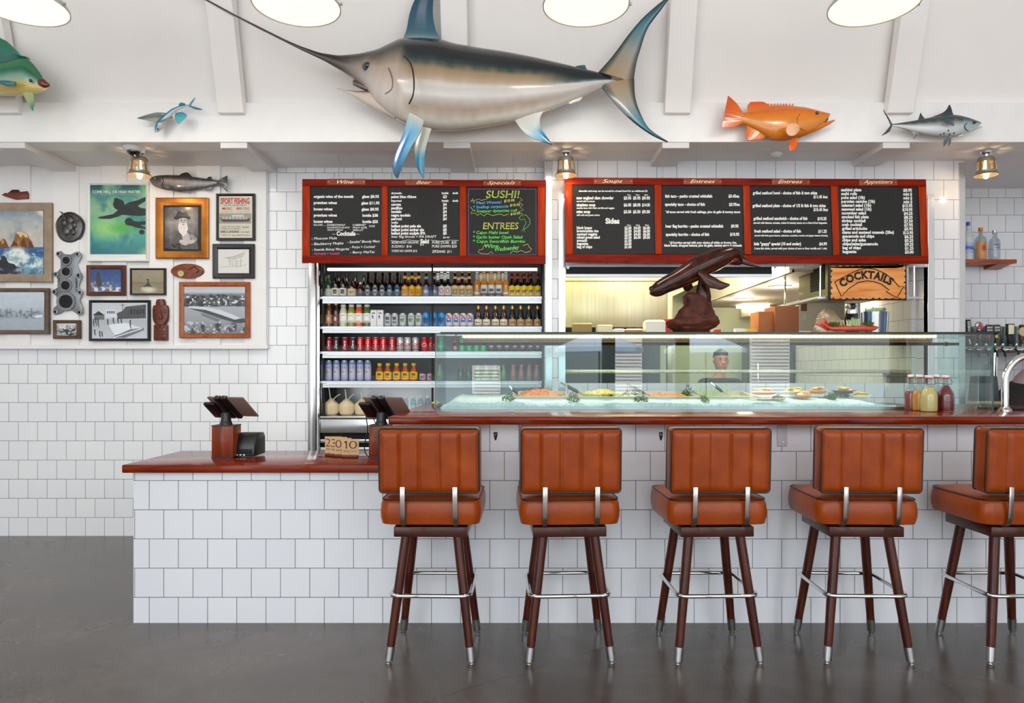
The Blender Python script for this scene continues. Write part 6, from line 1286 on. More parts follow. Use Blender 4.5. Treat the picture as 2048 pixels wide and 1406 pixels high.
for i in range(nx + 1):
    for j in range(ny + 1):
        u, v = i / nx, j / ny; x = xi0 + (xi1 - xi0) * u; y = 4.13 + .47 * v
        e = min(1, u / .03, (1 - u) / .09); e = e * e * (3 - 2 * e) if e < 1 else 1
        z = ZB + .02 + (.03 + .042 * min(1, v * 3) ** .7 + .008 * (v)) * e * .62 + (N[j, i] - .5) * .018
        g[i, j] = len(vs); vs.append((x, y, z))
b = MB(); fs = [(g[i, j], g[i + 1, j], g[i + 1, j + 1], g[i, j + 1]) for i in range(nx) for j in range(ny)]
k0 = len(vs)
for i in range(nx + 1): vs.append((vs[g[i, 0]][0], 4.125, ZB + .0165))
for i in range(nx): fs.append((g[i, 0], k0 + i, k0 + i + 1, g[i + 1, 0]))
b.add(vs, fs); o = b.build('ice_bed', M_ice, smooth=60); tag(o, 'bed of crushed ice along the bottom of the glass case', 'ice', kind='stuff')
# food pans set in the ice, front lip low, back raised
M_food_o = mat('orange_poke', (220, 128, 52), .35, noise=(70, (168, 70, 24)), bump=.5); M_food_y = mat('corn_salad', (232, 206, 130), .4, noise=(70, (210, 170, 80)), bump=.5); M_food_r = mat('shrimp_salad', (196, 84, 34), .35, noise=(90, (226, 140, 70)), bump=.5)
M_lime = mat('chopped_greens', (126, 150, 40), .5, noise=(80, (70, 100, 24)), bump=.6); M_pars = mat('parsley_green', (40, 84, 22), .6, noise=(40, (70, 116, 34))); M_pan = mat('pan_tan', (206, 186, 150), .35, noise=(4, (190, 168, 130)))
def pan(px0, px1, l, food, fl, seed, h=.03, front=None):
    xa, xb = PX(px0, 4.2), PX(px1, 4.2); dz = .022
    def zz(y): return 1.160 + (y - 4.2) / .3 * dz
    t = thing('food_pan', l, 'food pan', ((xa + xb) / 2, 4.2, 1.12), 'food pans in the ice')
    b = MB(); R = lambda k, d: [(xa + k, 4.2 + k, zz(4.2) + d), (xb - k, 4.2 + k, zz(4.2) + d), (xb - k, 4.5 - k, zz(4.5) + d), (xa + k, 4.5 - k, zz(4.5) + d)]
    b.loft([R(.012, -.05), R(0, 0), R(.002, .003), R(.012, .003), R(.018, -.035)], cap=False); b.add(R(.018, -.035), [(0, 1, 2, 3)]); b.build('pan_body', M_pan, t, smooth=20)
    MB().box(xa + .01, xb - .01, 4.198, 4.2, 1.118, 1.15).build('front_wall', M_steel2, t, smooth=0)
    if food:
        n, m = 46, 16; N = fbm(m + 1, n + 1, 20, seed, 2); b = MB(); vs = [(xa + .02 + (xb - xa - .04) * i / n, 4.22 + .26 * j / m, zz(4.22 + .26 * j / m) - .026 + (h + .018) * (math.sin(PI * i / n) * math.sin(PI * (j / m) ** .8)) ** .6 + (N[j, i] - .5) * .03) for j in range(m + 1) for i in range(n + 1)]
        b.add(vs, [(j * (n + 1) + i, j * (n + 1) + i + 1, (j + 1) * (n + 1) + i + 1, (j + 1) * (n + 1) + i) for j in range(m) for i in range(n)])
        tag(b.build('salad_heap', food, smooth=60), fl, 'food', kind='stuff')
pan(1024, 1138, 'leftmost food pan in the ice holding orange salad', M_food_o, 'heap of orange chopped seafood in the leftmost pan', 1, .036)
pan(1152, 1271, 'food pan of pale yellow salad, second from the left', M_food_y, 'heap of pale yellow salad in the second pan', 2, .034)
pan(1284, 1402, 'food pan with a thin layer of orange shrimp, third from the left', M_food_r, 'thin orange shrimp layer in the third pan', 3, .012)
pan(1412, 1516, 'nearly empty food pan right of the shrimp pan', None, '', 4)
b = MB(); n, m = 40, 5; N = fbm(m + 1, n + 1, 20, 9, 2); xa, xb = PX(1166, 4.22), PX(1262, 4.22)
b.add([(xa + (xb - xa) * i / n, 4.215 + .05 * j / m, 1.160 + (N[j, i] - .3) * .024 + .008 * math.sin(PI * j / m)) for j in range(m + 1) for i in range(n + 1)], [(j * (n + 1) + i, j * (n + 1) + i + 1, (j + 1) * (n + 1) + i + 1, (j + 1) * (n + 1) + i) for j in range(m) for i in range(n)])
tag(b.build('chopped_greens', M_lime, smooth=60), 'strip of chopped lime-coloured greens along the front of the yellow salad', 'greens', kind='stuff')
def clump(px, Y, w_, h_, l, seed, m=None, z0=1.125):
    r = random.Random(seed); b = MB(); c = Vector((PX(px, Y), Y, z0))
    for i in range(230):
        a = r.uniform(0, 2 * PI); q = math.sqrt(r.random()); p = c + Vector((w_ * q * math.cos(a), .07 * q * math.sin(a), h_ * (1 - q * .7) * r.random()))
        d = Vector((r.uniform(-1, 1), r.uniform(-1, 1), r.uniform(-.2, 1))).normalized(); s_ = d.orthogonal().normalized() * r.uniform(.003, .0065); L = r.uniform(.008, .017)
        e = d.cross(s_).normalized() * .002
        b.add([p, p + d * L * .5 + s_, p + d * L, p + d * L * .5 - s_, p + d * L * .5 + e], [(0, 1, 4), (1, 2, 4), (2, 3, 4), (3, 0, 4)])
    o = b.build('parsley_bunch', m or M_pars, smooth=0, origin=tuple(c)); return tag(o, l, 'garnish', 'green garnishes between the pans')
clump(1016, 4.2, .04, .075, 'parsley bunch left of the leftmost food pan', 1); clump(1146, 4.2, .04, .075, 'parsley bunch between the orange pan and the yellow pan', 2); clump(1281, 4.2, .042, .07, 'parsley bunch between the yellow pan and the shrimp pan', 3); clump(1262, 4.36, .05, .09, 'parsley behind the tongs of the yellow pan', 4, z0=1.14); clump(1406, 4.2, .03, .055, 'parsley bunch right of the shrimp pan', 5); clump(1376, 4.4, .045, .1, 'parsley at the back of the shrimp pan', 6, z0=1.14)
r = random.Random(12); b = MB(); c = Vector((PX(1428, 4.36), 4.36, 1.15))
for i in range(110):
    p = c + Vector((r.uniform(-.1, .1), r.uniform(-.05, .05), 0)); d = Vector((r.uniform(-.5, .5), r.uniform(-.3, .3), 1)).normalized(); L = r.uniform(.05, .11)
    b.tube([p, p + d * L * .6, p + d * L + Vector((r.uniform(-.02, .02), 0, -.012))], [.0014, .0011, .0006], 4)
tag(b.build('sprout_bunch', mat('pale_sprouts', (176, 190, 130), .6), smooth=40), 'pale feathery sprouts standing in the nearly empty pan', 'garnish')
# tongs
def tongs(p0, p1, l):
    p0, p1 = Vector(p0), Vector(p1); d = p1 - p0; t = thing('tongs', l, 'tongs', tuple(p1), 'tongs in the food pans')
    for s_ in (-1, 1):
        o = Vector((0, s_ * .012, s_ * .004)); mid = p0 + d * .5 + o
        MB().tube([p0, p0 + d * .2 + o * .8, mid, p1 + o * .4], [.004, .0045, .0055, .004], 8).build('arm', M_chrome, t)
        MB().tube([p0 + d * .3 + o, p0 + d * .72 + o * .9], [.008, .0075], 10).build('grip', M_blackm, t)
tongs(W(1018, 772, 4.26), W(1042, 792, 4.25), 'small tongs in the leftmost orange pan'); tongs(W(1121, 765, 4.3), W(1170, 792, 4.25), 'black-gripped tongs leaning in the yellow salad pan')
tongs(W(1255, 769, 4.3), W(1300, 793, 4.25), 'black-gripped tongs leaning in the shrimp pan'); tongs(W(1422, 766, 4.3), W(1452, 789, 4.25), 'tongs leaning in the nearly empty pan')
# plated seafood on the ice
M_plate = mat('pale_shell', (232, 214, 190), .35); M_salm = mat('salmon_pink', (222, 140, 104), .35, noise=(40, (236, 176, 140)))
def plate(px, py, Y, w_, l, m1, m2, seed):
    t = thing('seafood_plate', l, 'seafood', tuple(W(px, py, Y) - Vector((0, 0, .012))), 'plated seafood on the ice'); c = W(px, py, Y)
    MB().lathe([(w_ * .5, -.012), (w_ * .8, -.006), (w_, .004), (w_ * .95, .006), (w_ * .6, 0), (.001, -.002)], c, 24).build('shell_dish', m1, t)
    r = random.Random(seed)
    b = MB(); b.ell((c.x, c.y, c.z + .008), (w_ * .7, w_ * .6, .016), 18, 8); b.build('fillet', m2, t)
    for i in range(3): MB().lathe([(.022, 0), (.024, .003), (.022, .006), (.001, .007)], (c.x + r.uniform(-.5, .5) * w_, c.y - .02 + r.uniform(-.02, .02), c.z + .016 + i * .004), 16).build('lemon_slice', mat('lemon', (240, 200, 80), .4), t)
plate(1527, 786, 4.24, .075, 'pale fish portion at the left of the plated seafood', mat('orange_dish', (222, 140, 70), .35), M_plate, 1); plate(1586, 784, 4.3, .07, 'yellow garnished portion, second of the plated seafood', M_plate, mat('yellow_fish', (236, 200, 120), .4), 2); plate(1606, 792, 4.22, .05, 'low orange portion at the front of the plated seafood', mat('orange_dish', (222, 140, 70), .35), M_plate, 5)
plate(1634, 783, 4.3, .065, 'pink salmon portion in the middle of the plated seafood', mat('orange_dish', (222, 140, 70), .35), M_salm, 3); plate(1688, 783, 4.3, .072, 'pink salmon portion with lemon on a dark leaf', mat('dark_leaf', (40, 44, 34), .5), M_salm, 4); plate(1722, 793, 4.24, .06, 'last pale portion at the right end of the ice', M_plate, mat('yellow_fish', (236, 200, 120), .4), 6)
clump(1556, 4.2, .03, .03, 'small parsley sprig beside the pale fish portion', 8, z0=1.145); clump(1660, 4.22, .02, .05, 'parsley sprig between the two salmon portions', 9, z0=1.14); clump(1680, 4.4, .05, .06, 'greens behind the salmon with lemon', 10, z0=1.15)
# swing-top bottles in front of the glass at the right
M_clear = glassmat('clear_bottle', (236, 242, 242), 1.3); M_red = mat('red_rubber', (190, 40, 40), .5)
def swing(px, Y, r, h, fill, col, l, cn):
    x = PX(px, Y); z = ZB + .001; t = thing('swing_top_bottle', l, 'bottle', (x, Y, z), 'swing-top bottles of dressing')
    P = [(r * .92, 0), (r, .006), (r, h * .42), (r * .94, h * .5), (r * .62, h * .64), (r * .34, h * .73), (r * .3, h * .86), (r * .36, h * .875), (r * .36, h * .9)]
    MB().lathe(P, (x, Y, z), 28, cap=False).build('bottle_glass', M_clear, t, smooth=50)
    def rad(zz): return float(np.interp(zz, [q[1] for q in P], [q[0] for q in P])) - .0025
    MB().lathe([(rad(zz), zz) for zz in np.linspace(.003, h * fill, 12)], (x, Y, z), 28).build('dressing', mat(cn, col, .3, coat=.3), t, smooth=50)
    MB().lathe([(r * .33, h * .895), (r * .4, h * .9), (r * .4, h * .93)], (x, Y, z), 20).build('rubber_seal', M_red, t)
    MB().lathe([(r * .44, h * .93), (r * .5, h * .94), (r * .5, h * .985), (r * .36, h)], (x, Y, z), 20).build('stopper', mat('ceramic_stopper', (236, 226, 222), .3), t)
    k = r * .8
    MB().tube([(x - r * .45, Y, z + h * .76), (x + k, Y, z + h * .75), (x + k * 1.05, Y, z + h * .82), (x + r * .5, Y, z + h * .965), (x - r * .5, Y, z + h * .965), (x - r * .5, Y, z + h * .78)], .0016, 6).build('wire_bail', mat('wire', (130, 128, 126), .25, 1.0), t)
swing(1822, 4.045, .036, .205, .54, (150, 60, 54), 'leftmost swing-top bottle with reddish brown dressing', 'brown_dressing'); swing(1839, 3.985, .038, .205, .56, (226, 150, 34), 'swing-top bottle with orange yellow dressing, second from left', 'orange_dressing'); swing(1858, 3.90, .045, .203, .66, (214, 192, 120), 'frontmost swing-top bottle with pale yellow dressing', 'pale_dressing')
swing(1874, 4.04, .032, .205, .5, (150, 56, 54), 'swing-top bottle mostly hidden behind the pale yellow one', 'rust_dressing'); swing(1891, 3.93, .044, .203, .72, (112, 22, 34), 'rightmost swing-top bottle with deep red dressing', 'red_dressing')
# ================================================================ kitchen behind the pass
M_hood = mat('hood_steel', (206, 200, 172), .3, .85, noise=(1.5, (188, 182, 150), (40, 1, .5)))
xh0, xh1 = .37, PX(1334, 6.7)
t = thing('range_hood', 'large stainless kitchen hood seen through the pass on the left', 'hood', ((xh0 + xh1) / 2, 6.7, PZ(655, 6.7)))
MB().box(xh0, xh1, 6.7, 8.2, PZ(655, 6.7), 2.44).build('hood_body', M_hood, t, bevel=.004)
MB().box(xh0, xh1, 6.692, 6.7, PZ(563, 6.7), PZ(561.5, 6.7)).build('seam', mat('seam_dark', (120, 112, 90), .4, .8), t, smooth=0)
MB().box(xh1 + .001, xh1 + .05, 6.68, 6.75, .9, 2.44).build('corner_post', M_hood, t, bevel=.003)
o = MB().box(xh0, 1.6, 6.9, 8.1, 0, .92).build('cooking_range', mat('range_black', (28, 28, 28), .4), bevel=.01); tag(o, 'dark cooking range under the steel hood', 'range')
o = MB().box(xh0, 1.55, 7.6, 7.7, .921, 1.725).build('cookline_back', mat('cookline_steel', (74, 80, 82), .4, .4), smooth=0); tag(o, 'dark steel back panel behind the cooking range', 'panel')
for i in range(3): tag(MB().box(.45 + i * .36, .72 + i * .36, 7.0, 7.4, .921, 1.12 + .05 * (i % 2)).build('cooking_pot', mat('pot_grey', (60, 62, 64), .35, .5), bevel=.02), '%s of three dark cooking vessels on the range' % ('left', 'middle', 'right')[i], 'cooking vessel', 'vessels on the range')
t = thing('upright_fridge', 'tall dark steel refrigerator at the right rear of the kitchen', 'refrigerator', (2.86, 8.0, 0)); MB().box(2.62, 3.1, 7.85, 8.19, 0, 1.62).build('cabinet', mat('fridge_steel', (84, 88, 88), .4, .4), t, bevel=.01); MB().tube([(2.69, 7.83, .9), (2.69, 7.83, 1.4)], .012, 8).build('handle', M_chrome, t)
o = MB().box(xh0, 3.1, 8.2, 8.68, 0, .95).build('back_counter', mat('dark_counter', (70, 78, 80), .5), bevel=.01); tag(o, 'dark counter along the green back wall of the kitchen', 'counter')
# pass shelf and lower counter
ZP = 1.615
o = MB().box(XP1 + .005, XP2 - .005, 5.45, 5.85, ZP - .03, ZP).build('pass_shelf', M_steel2, bevel=.003); tag(o, 'steel pass shelf carrying cartons and boxes above the case', 'shelf')
o = MB().box(XP1 + .005, XP2 - .005, 5.57, 6.0, 1.295, 1.325).build('pass_counter', M_hood, bevel=.004); tag(o, 'steel pass counter seen through the case glass', 'counter')
# roller shutter track at the head of the opening
xs1 = PX(1545, 5.36)
t = thing('roller_shutter', 'rolled shutter housing along the top of the kitchen pass', 'shutter', ((XP1 + xs1) / 2, 5.4, PZ(553, 5.36)))
M_rail = mat('pale_rail', (196, 194, 202), .35, .6)
MB().box(XP1 + .003, xs1, 5.36, 5.39, PZ(533.5, 5.36), PZ(528, 5.36)).build('upper_rail', M_rail, t, smooth=0)
MB().box(XP1 + .003, xs1, 5.372, 5.395, PZ(549, 5.36), PZ(533.5, 5.36)).build('slat_roll', M_blackm, t, smooth=0)
MB().box(XP1 + .003, xs1, 5.365, 5.395, PZ(553.5, 5.36), PZ(548, 5.36)).build('lower_rail', M_rail, t, smooth=0)
for px in (1136, 1550): MB().hexa([W(px - 5, 531, 5.35), W(px + 5, 531, 5.35), W(px + 1.5, 538, 5.35), W(px - 1.5, 538, 5.35)], [W(px - 5, 531, 5.37), W(px + 5, 531, 5.37), W(px + 1.5, 538, 5.37), W(px - 1.5, 538, 5.37)]).build('bracket', M_steel2, t)
# cartons, lids and boxes on the pass shelf
def boxy(name, label, cat, px0, py0, px1, Y, d, m, taper=0, lid=None, ZP=ZP, grp='boxes and tubs on the pass shelf'):
    x0, x1 = PX(px0, Y), PX(px1, Y); z1 = PZ(py0, Y)
    t = thing(name, label, cat, ((x0 + x1) / 2, Y + d / 2, ZP), grp)
    k = taper; zl = z1 - (lid[1] if lid else 0)
    MB().hexa([(x0 + k, Y + k, ZP + .001), (x1 - k, Y + k, ZP + .001), (x1 - k, Y + d - k, ZP + .001), (x0 + k, Y + d - k, ZP + .001)], [(x0, Y, zl), (x1, Y, zl), (x1, Y + d, zl), (x0, Y + d, zl)]).build('body', m, t, bevel=.003)
    if lid:
        MB().hexa([(x0 - .004, Y - .004, zl), (x1 + .004, Y - .004, zl), (x1 + .004, Y + d + .004, zl), (x0 - .004, Y + d + .004, zl)], [(x0 + lid[2], Y + lid[2], z1), (x1 - lid[2], Y + lid[2], z1), (x1 - lid[2], Y + d - lid[2], z1), (x0 + lid[2], Y + d - lid[2], z1)]).build('lid', lid[0], t, bevel=.002)
    return t
M_card = mat('cardboard', (176, 108, 58), .7, noise=(3, (156, 92, 48))); M_cardk = mat('kraft_brown', (150, 124, 72), .6); M_beige = mat('beige_tub', (222, 212, 172), .5); M_creaml = mat('cream_lid', (238, 226, 180), .45); M_foam = mat('white_foam', (226, 226, 214), .5)
boxy('food_carton', 'brown kraft food carton on the pass, leftmost', 'carton', 1146, 646, 1184, 5.56, .12, M_cardk, 0, (mat('kraft_lid', (190, 176, 120), .5), .012, .006)); boxy('food_tub', 'pale beige tub with stepped lid beside the kraft carton', 'tub', 1195, 649.5, 1225, 5.56, .12, M_beige, 0, (M_beige, .012, .008)); boxy('lid_stack', 'white plastic lids lying right of the beige tub', 'lid', 1228, 657, 1249, 5.6, .09, M_foam, 0, (M_foam, .008, .008)); boxy('food_tray', 'low cream-lidded tray left of the foam clamshells', 'tray', 1252, 657, 1286, 5.58, .12, mat('brown_tray', (176, 120, 60), .5), 0, (M_creaml, .012, .01))
boxy('foam_clamshell', 'white ribbed foam clamshells beside the whale base', 'clamshell', 1292, 639.5, 1331, 5.56, .14, M_foam, -.0, (M_foam, .02, .012)); boxy('red_packet', 'red packet behind the foam clamshells', 'packet', 1322, 638, 1345, 5.74, .05, mat('red_card', (196, 30, 34), .5)); boxy('red_lid_tub', 'small tub with red lid right of the whale base', 'tub', 1430, 659, 1442, 5.58, .06, mat('red_card', (196, 30, 34), .5)); boxy('white_cups', 'white plastic cups lying on the pass shelf', 'cup', 1471, 657, 1490, 5.58, .05, M_foam, 0); boxy('yellow_tub', 'low yellow tub left of the cardboard boxes', 'tub', 1494, 658, 1514, 5.57, .08, mat('yellow_tub_plastic', (222, 180, 70), .5), 0)
boxy('cardboard_box', 'smaller orange-brown cardboard box left of the taller box', 'box', 1517, 623, 1549, 5.62, .2, M_card); boxy('cardboard_box', 'taller cardboard box right of the small one on the pass', 'box', 1550, 612, 1598, 5.58, .24, mat('cardboard_dark', (150, 90, 50), .7, noise=(3, (130, 76, 42))))
# ceiling lamps in the kitchen
for px, py, n in ((1488, 597, 'further'), (1560, 572, 'nearer')):
    Yk = 1400 * .782 / (741 - py); c = (PX(px, Yk), Yk, 2.1)
    t = thing('recessed_light', '%s round recessed light in the kitchen ceiling' % n, 'ceiling light', c, 'recessed kitchen lights')
    MB().lathe([(.105, -.001), (.1, -.012), (.085, -.012), (.085, -.004)], c, 28).build('trim_ring', mat('white_ring', (240, 236, 226), .4), t); MB().lathe([(.084, -.003), (.001, -.0035)], c, 28).build('lens', mat('warm_lens', (255, 246, 226), .4, emit=((255, 236, 196), 7)), t)
    lamp('recessed_lamp', 'POINT', (c[0], c[1], 2.0), 12, (1, .88, .68), .08)
t = thing('fluorescent_fixture', 'white box light fixture hanging at the kitchen back wall', 'light fixture', W(1532, 632, 8.2), None)
MB().pbox(1497, 613, 1576, 632, 8.2, .3).build('housing', mat('fixture_white', (236, 230, 212), .4), t, bevel=.006); MB().pbox(1488, 606.5, 1540, 612.5, 8.15, .3).build('tube_light', mat('warm_lens', (255, 246, 226), .4, emit=((255, 236, 196), 7)), t, bevel=.006)
lamp('kitchen_lamp', 'AREA', (1.2, 6.3, 2.85), 60, (1, .93, .74), 1.2)
# hanging steel unit with grille, its rods, and the sign
xu0, xu1 = PX(1657, 5.3), PX(1812, 5.3) - .05; zu0, zu1 = PZ(592, 5.3), PZ(518, 5.3)
t = thing('hanging_unit', 'steel box with black grille hung on rods behind the cocktails sign', 'kitchen unit', ((xu0 + xu1) / 2, 5.5, zu0))
MB().box(xu0, xu1, 5.3, 5.86, zu0, zu1).build('case', mat('unit_steel', (150, 146, 120), .35, .8), t, bevel=.004)
MB().box(xu0 - .004, xu0, 5.36, 5.62, zu0 + .06, zu1).build('grille_panel', M_blackm, t, smooth=0)
for i in range(9): MB().box(xu0 - .009, xu0 - .003, 5.365, 5.615, zu0 + .07 + i * .023, zu0 + .075 + i * .023).build('slat', mat('grille_slat', (60, 60, 58), .4, .5), t, smooth=0)
for x, y in ((xu0 - .07, 5.28), (xu0 - .1, 5.9), (xu1 + .1, 5.28)): MB().tube([(x, y, zu0 - .03), (x, y, 2.105)], .008, 10).build('rod', M_chrome, t)
MB().box(xu0 - .12, xu0 - .06, 5.22, 5.95, zu0 - .03, zu0 - .012).build('strut_rail', M_rail, t, bevel=.002); MB().box(xu0 - .1, xu1 + .14, 5.26, 5.3, zu0 - .026, zu0 - .008).build('strut_rail', M_rail, t, bevel=.002); MB().box(xu1 + .02, xu1 + .06, 5.28, 5.31, zu0 - .02, zu1).build('strut_rail', M_rail, t, bevel=.002)
Ysg = 5.2
t = thing('cocktails_sign', 'wooden sign reading COCKTAILS with a curved arrow under the right menu board', 'sign', W(1736, 600, Ysg))
MB().pbox(1657.5, 529.5, 1813.5, 600.5, Ysg, .02).build('sign_board', mat('burnt_edge', (24, 16, 12), .6), t, bevel=.002)
r = random.Random(5)
def edge(a, c, n, ax):
    out = []
    for i in range(n):
        u = i / n; d = r.uniform(.5, 1.8) if i % 4 else r.uniform(3, 6)
        out.append((a[0] + (c[0] - a[0]) * u + ax[0] * d, a[1] + (c[1] - a[1]) * u + ax[1] * d))
    return out
A_, B_, C_, D_ = (1660.5, 530.5), (1812, 530.5), (1812, 599), (1660.5, 599)
pts = edge(A_, B_, 46, (0, 1)) + edge(B_, C_, 24, (-1, 0)) + edge(C_, D_, 46, (0, -1)) + edge(D_, A_, 24, (1, 0))
MB().prism([W(x, y, Ysg - .003) for x, y in pts], (0, .003, 0)).build('sign_face', woodmat('sign_pine', (190, 104, 44), (222, 146, 74), (234, 170, 100), scale=(1.2, 8, 9), rough=.4, coat=.2, nscale=2.2), t, smooth=0)
s7 = lambda q: W(1560 + q[0] * .15625, 510 + q[1] * .15625, Ysg - .0042)
arrow = [(700, 345), (850, 262), (1000, 192), (1110, 168), (1220, 182), (1350, 240), (1450, 320), (1525, 408), (1588, 400), (1495, 548), (1355, 465), (1395, 448), (1300, 375), (1200, 340), (1110, 330), (1000, 352), (880, 430), (785, 530), (700, 345)]
MB().tube([s7(q) for q in arrow], .0034, 6).build('arrow_outline', M_blackm, t)
def circ(a, b_, c):
    (x1, y1), (x2, y2), (x3, y3) = a, b_, c; d = 2 * (x1 * (y2 - y3) + x2 * (y3 - y1) + x3 * (y1 - y2))
    ux = ((x1 * x1 + y1 * y1) * (y2 - y3) + (x2 * x2 + y2 * y2) * (y3 - y1) + (x3 * x3 + y3 * y3) * (y1 - y2)) / d; uy = ((x1 * x1 + y1 * y1) * (x3 - x2) + (x2 * x2 + y2 * y2) * (x1 - x3) + (x3 * x3 + y3 * y3) * (x2 - x1)) / d
    return ux, uy, math.hypot(x1 - ux, y1 - uy)
ux, uy, ur = circ((800, 418), (1120, 298), (1400, 384))
def arc(X, Yv):
    a = (np.asarray(X) - 1110) / ur; rr = ur - np.asarray(Yv); return ux + (1110 - ux) * 0 + rr * np.sin(a + math.atan2(1110 - ux, math.sqrt(max(ur * ur - (1110 - ux) ** 2, 1)))), uy - rr * np.cos(a + math.atan2(1110 - ux, math.sqrt(max(ur * ur - (1110 - ux) ** 2, 1))))
b = MB(); text(b, 'COCKTAILS', 772, 1432, 0, 92, lambda x, y: s7((x, y)), .05, warp=arc, space=1.06); b.build('lettering', M_blackm, t, smooth=0)
# things on the shelf below the sign
t = thing('notice_board', 'white board with pinned papers behind the plastic bag', 'notice board', W(1618, 660, 5.86)); MB().pbox(1597, 600, 1690, 662, 5.86, .02).build('board', mat('board_white', (214, 206, 190), .5), t); MB().pbox(1602, 606, 1614, 622, 5.855, .004).build('photo_card', mat('photo_card', (110, 80, 50), .5), t); MB().pbox(1604, 628, 1613, 640, 5.855, .004).build('paper_note', mat('paper', (226, 222, 214), .6), t)
r = random.Random(9); b = MB(); c = W(1652, 640, 5.64); n, m = 22, 12; rings = []
N = fbm(m + 1, n, 5, 4, 3)
for j in range(m + 1):
    v = j / m; z = ZP + .002 + v * .21; rr = .115 * math.sin(PI * (.28 + .66 * v)) ** .8 * (1 - .25 * v)
    rings.append([(c.x + .02 * v + rr * (1 + .9 * (N[j, k] - .5)) * math.cos(2 * PI * k / n), c.y + rr * .6 * (1 + .9 * (N[j, k] - .5)) * math.sin(2 * PI * k / n), z) for k in range(n)])
b.loft(rings); tag(b.build('plastic_bag', mat('bag_plastic', (196, 168, 126), .12, spec=1.0, coat=.8, noise=(16, (226, 206, 170)), bump=.8), smooth=30), 'crumpled clear plastic bag of bread on the pass shelf', 'bag')
t = thing('steel_pitcher', 'steel pitcher lip above black bag behind the red fish planter', 'pitcher', (PX(1708, 5.66), 5.66, ZP + .001)); MB().lathe([(.06, 0), (.075, .01), (.082, .1), (.07, .15), (.072, .16)], (PX(1710, 5.68), 5.68, ZP + .001), 24).build('black_wrap', mat('black_wrap', (12, 12, 14), .4), t); MB().lathe([(.066, .16), (.066, .24), (.07, .245), (.06, .24)], (PX(1703, 5.68), 5.68, ZP + .001), 24).build('pitcher_body', M_chrome, t)
t = thing('glass_jar', 'clear glass jar behind the striped planter', 'jar', (PX(1757, 5.66), 5.66, ZP + .001)); MB().lathe([(.05, 0), (.055, .005), (.055, .16), (.05, .165), (.052, .19)], (PX(1757, 5.66), 5.66, ZP + .001), 24, cap=False).build('jar_glass', glassmat('jar_glass', (206, 214, 210), 1.5), t); MB().lathe([(.054, .19), (.054, .205), (.001, .206)], (PX(1757, 5.66), 5.66, ZP + .001), 24).build('jar_lid', M_steel2, t)
# ---------------------------------------------------------------- on top of the case: whale, fish planter, striped pot
ZTOP = ZTc + .006
M_whale = woodmat('whale_wood', (30, 8, 4), (52, 16, 8), (80, 32, 14), scale=(5, 5, 5), rough=.2, coat=.25)
M_burl = mat('burl_wood', (36, 14, 10), .6, spec=.3, noise=(14, (92, 38, 22)), bump=1.0)
Ywh = 4.42; q6 = lambda x, y: (1270 + x * .1367, 490 + y * .1367)
t = thing('whale_sculpture', 'dark polished wooden whale sculpture on a burl base atop the case', 'sculpture', (PX(1385, Ywh), Ywh, ZTOP))
sp = [(208, 655), (222, 652), (260, 660), (330, 650), (470, 575), (620, 505), (760, 430), (900, 345), (1030, 280), (1160, 220), (1290, 165), (1400, 125), (1490, 130), (1550, 180), (1600, 228), (1650, 258)]
rd = [6, 50, 84, 108, 122, 138, 156, 168, 164, 158, 140, 112, 78, 46, 30, 24]
S_ = interp([(x, y, r_) for (x, y), r_ in zip(sp, rd)], 60); rings = []
S_ = cr([(x, y, r_) for (x, y), r_ in zip(sp, rd)], 70)
for i in range(70):
    d = S_[min(i + 1, 69), :2] - S_[max(i - 1, 0), :2]; d /= np.hypot(*d) + 1e-9; nn = np.array((d[1], -d[0])); r_ = max(S_[i, 2], 3)
    rings.append([W(*q6(*(S_[i, :2] + nn * r_ * math.cos(2 * PI * j / 32))), Ywh) + Vector((0, -math.sin(2 * PI * j / 32) * r_ * .1367 * .8 / 316, 0)) for j in range(32)])
MB().loft(rings).build('body', M_whale, t, smooth=70)
jl = cr([(212, 688), (260, 692), (400, 668), (520, 618), (640, 580)], 24)
MB().tube([W(*q6(x, y), Ywh) + Vector((0, -.033 - .012 * math.sin(PI * i / 23), 0)) for i, (x, y) in enumerate(jl)], [.0022] * 24, 6).build('mouth_line', mat('whale_dark', (26, 10, 8), .3), t)
wc = lambda u, v: (255, 255, 255)
def flip(lead, trail, Y0, Y1, th, nm): fin([q6(*p) for p in lead], [q6(*p) for p in trail], Y0, Y1, th, wc, n=22, m=9).build(nm, M_whale, t, smooth=60)
flip([(905, 372), (960, 365), (1060, 420), (1160, 470), (1260, 530), (1388, 574)], [(930, 480), (1000, 570), (1090, 625), (1170, 640), (1260, 655), (1380, 600)], Ywh - .05, Ywh - .12, .014, 'flipper'); flip([(700, 560), (705, 630), (730, 670), (765, 682)], [(830, 520), (835, 580), (848, 620), (780, 682)], Ywh + .02, Ywh + .04, .012, 'flipper')
flip([(1570, 205), (1650, 240), (1750, 275), (1855, 322)], [(1560, 270), (1640, 300), (1750, 318), (1850, 328)], Ywh - .01, Ywh - .05, .01, 'tail_fluke'); flip([(1560, 200), (1510, 230), (1450, 255), (1370, 275)], [(1590, 250), (1540, 290), (1470, 295), (1375, 282)], Ywh + .01, Ywh + .05, .01, 'tail_fluke')
b = MB(); rings = []
for x0, x1, y in ((940, 1030, 470), (925, 1060, 540), (905, 1090, 620), (890, 1105, 700), (880, 1115, 760), (880, 1110, 840)): rings.append([W(*q6((x0 + x1) / 2 + (x1 - x0) / 2 * math.cos(2 * PI * j / 20), y), Ywh) + Vector((0, (x1 - x0) / 2 * .1367 / 316 * .6 * math.sin(2 * PI * j / 20), 0)) for j in range(20)])
b.loft(rings); b.build('support_post', M_whale, t)
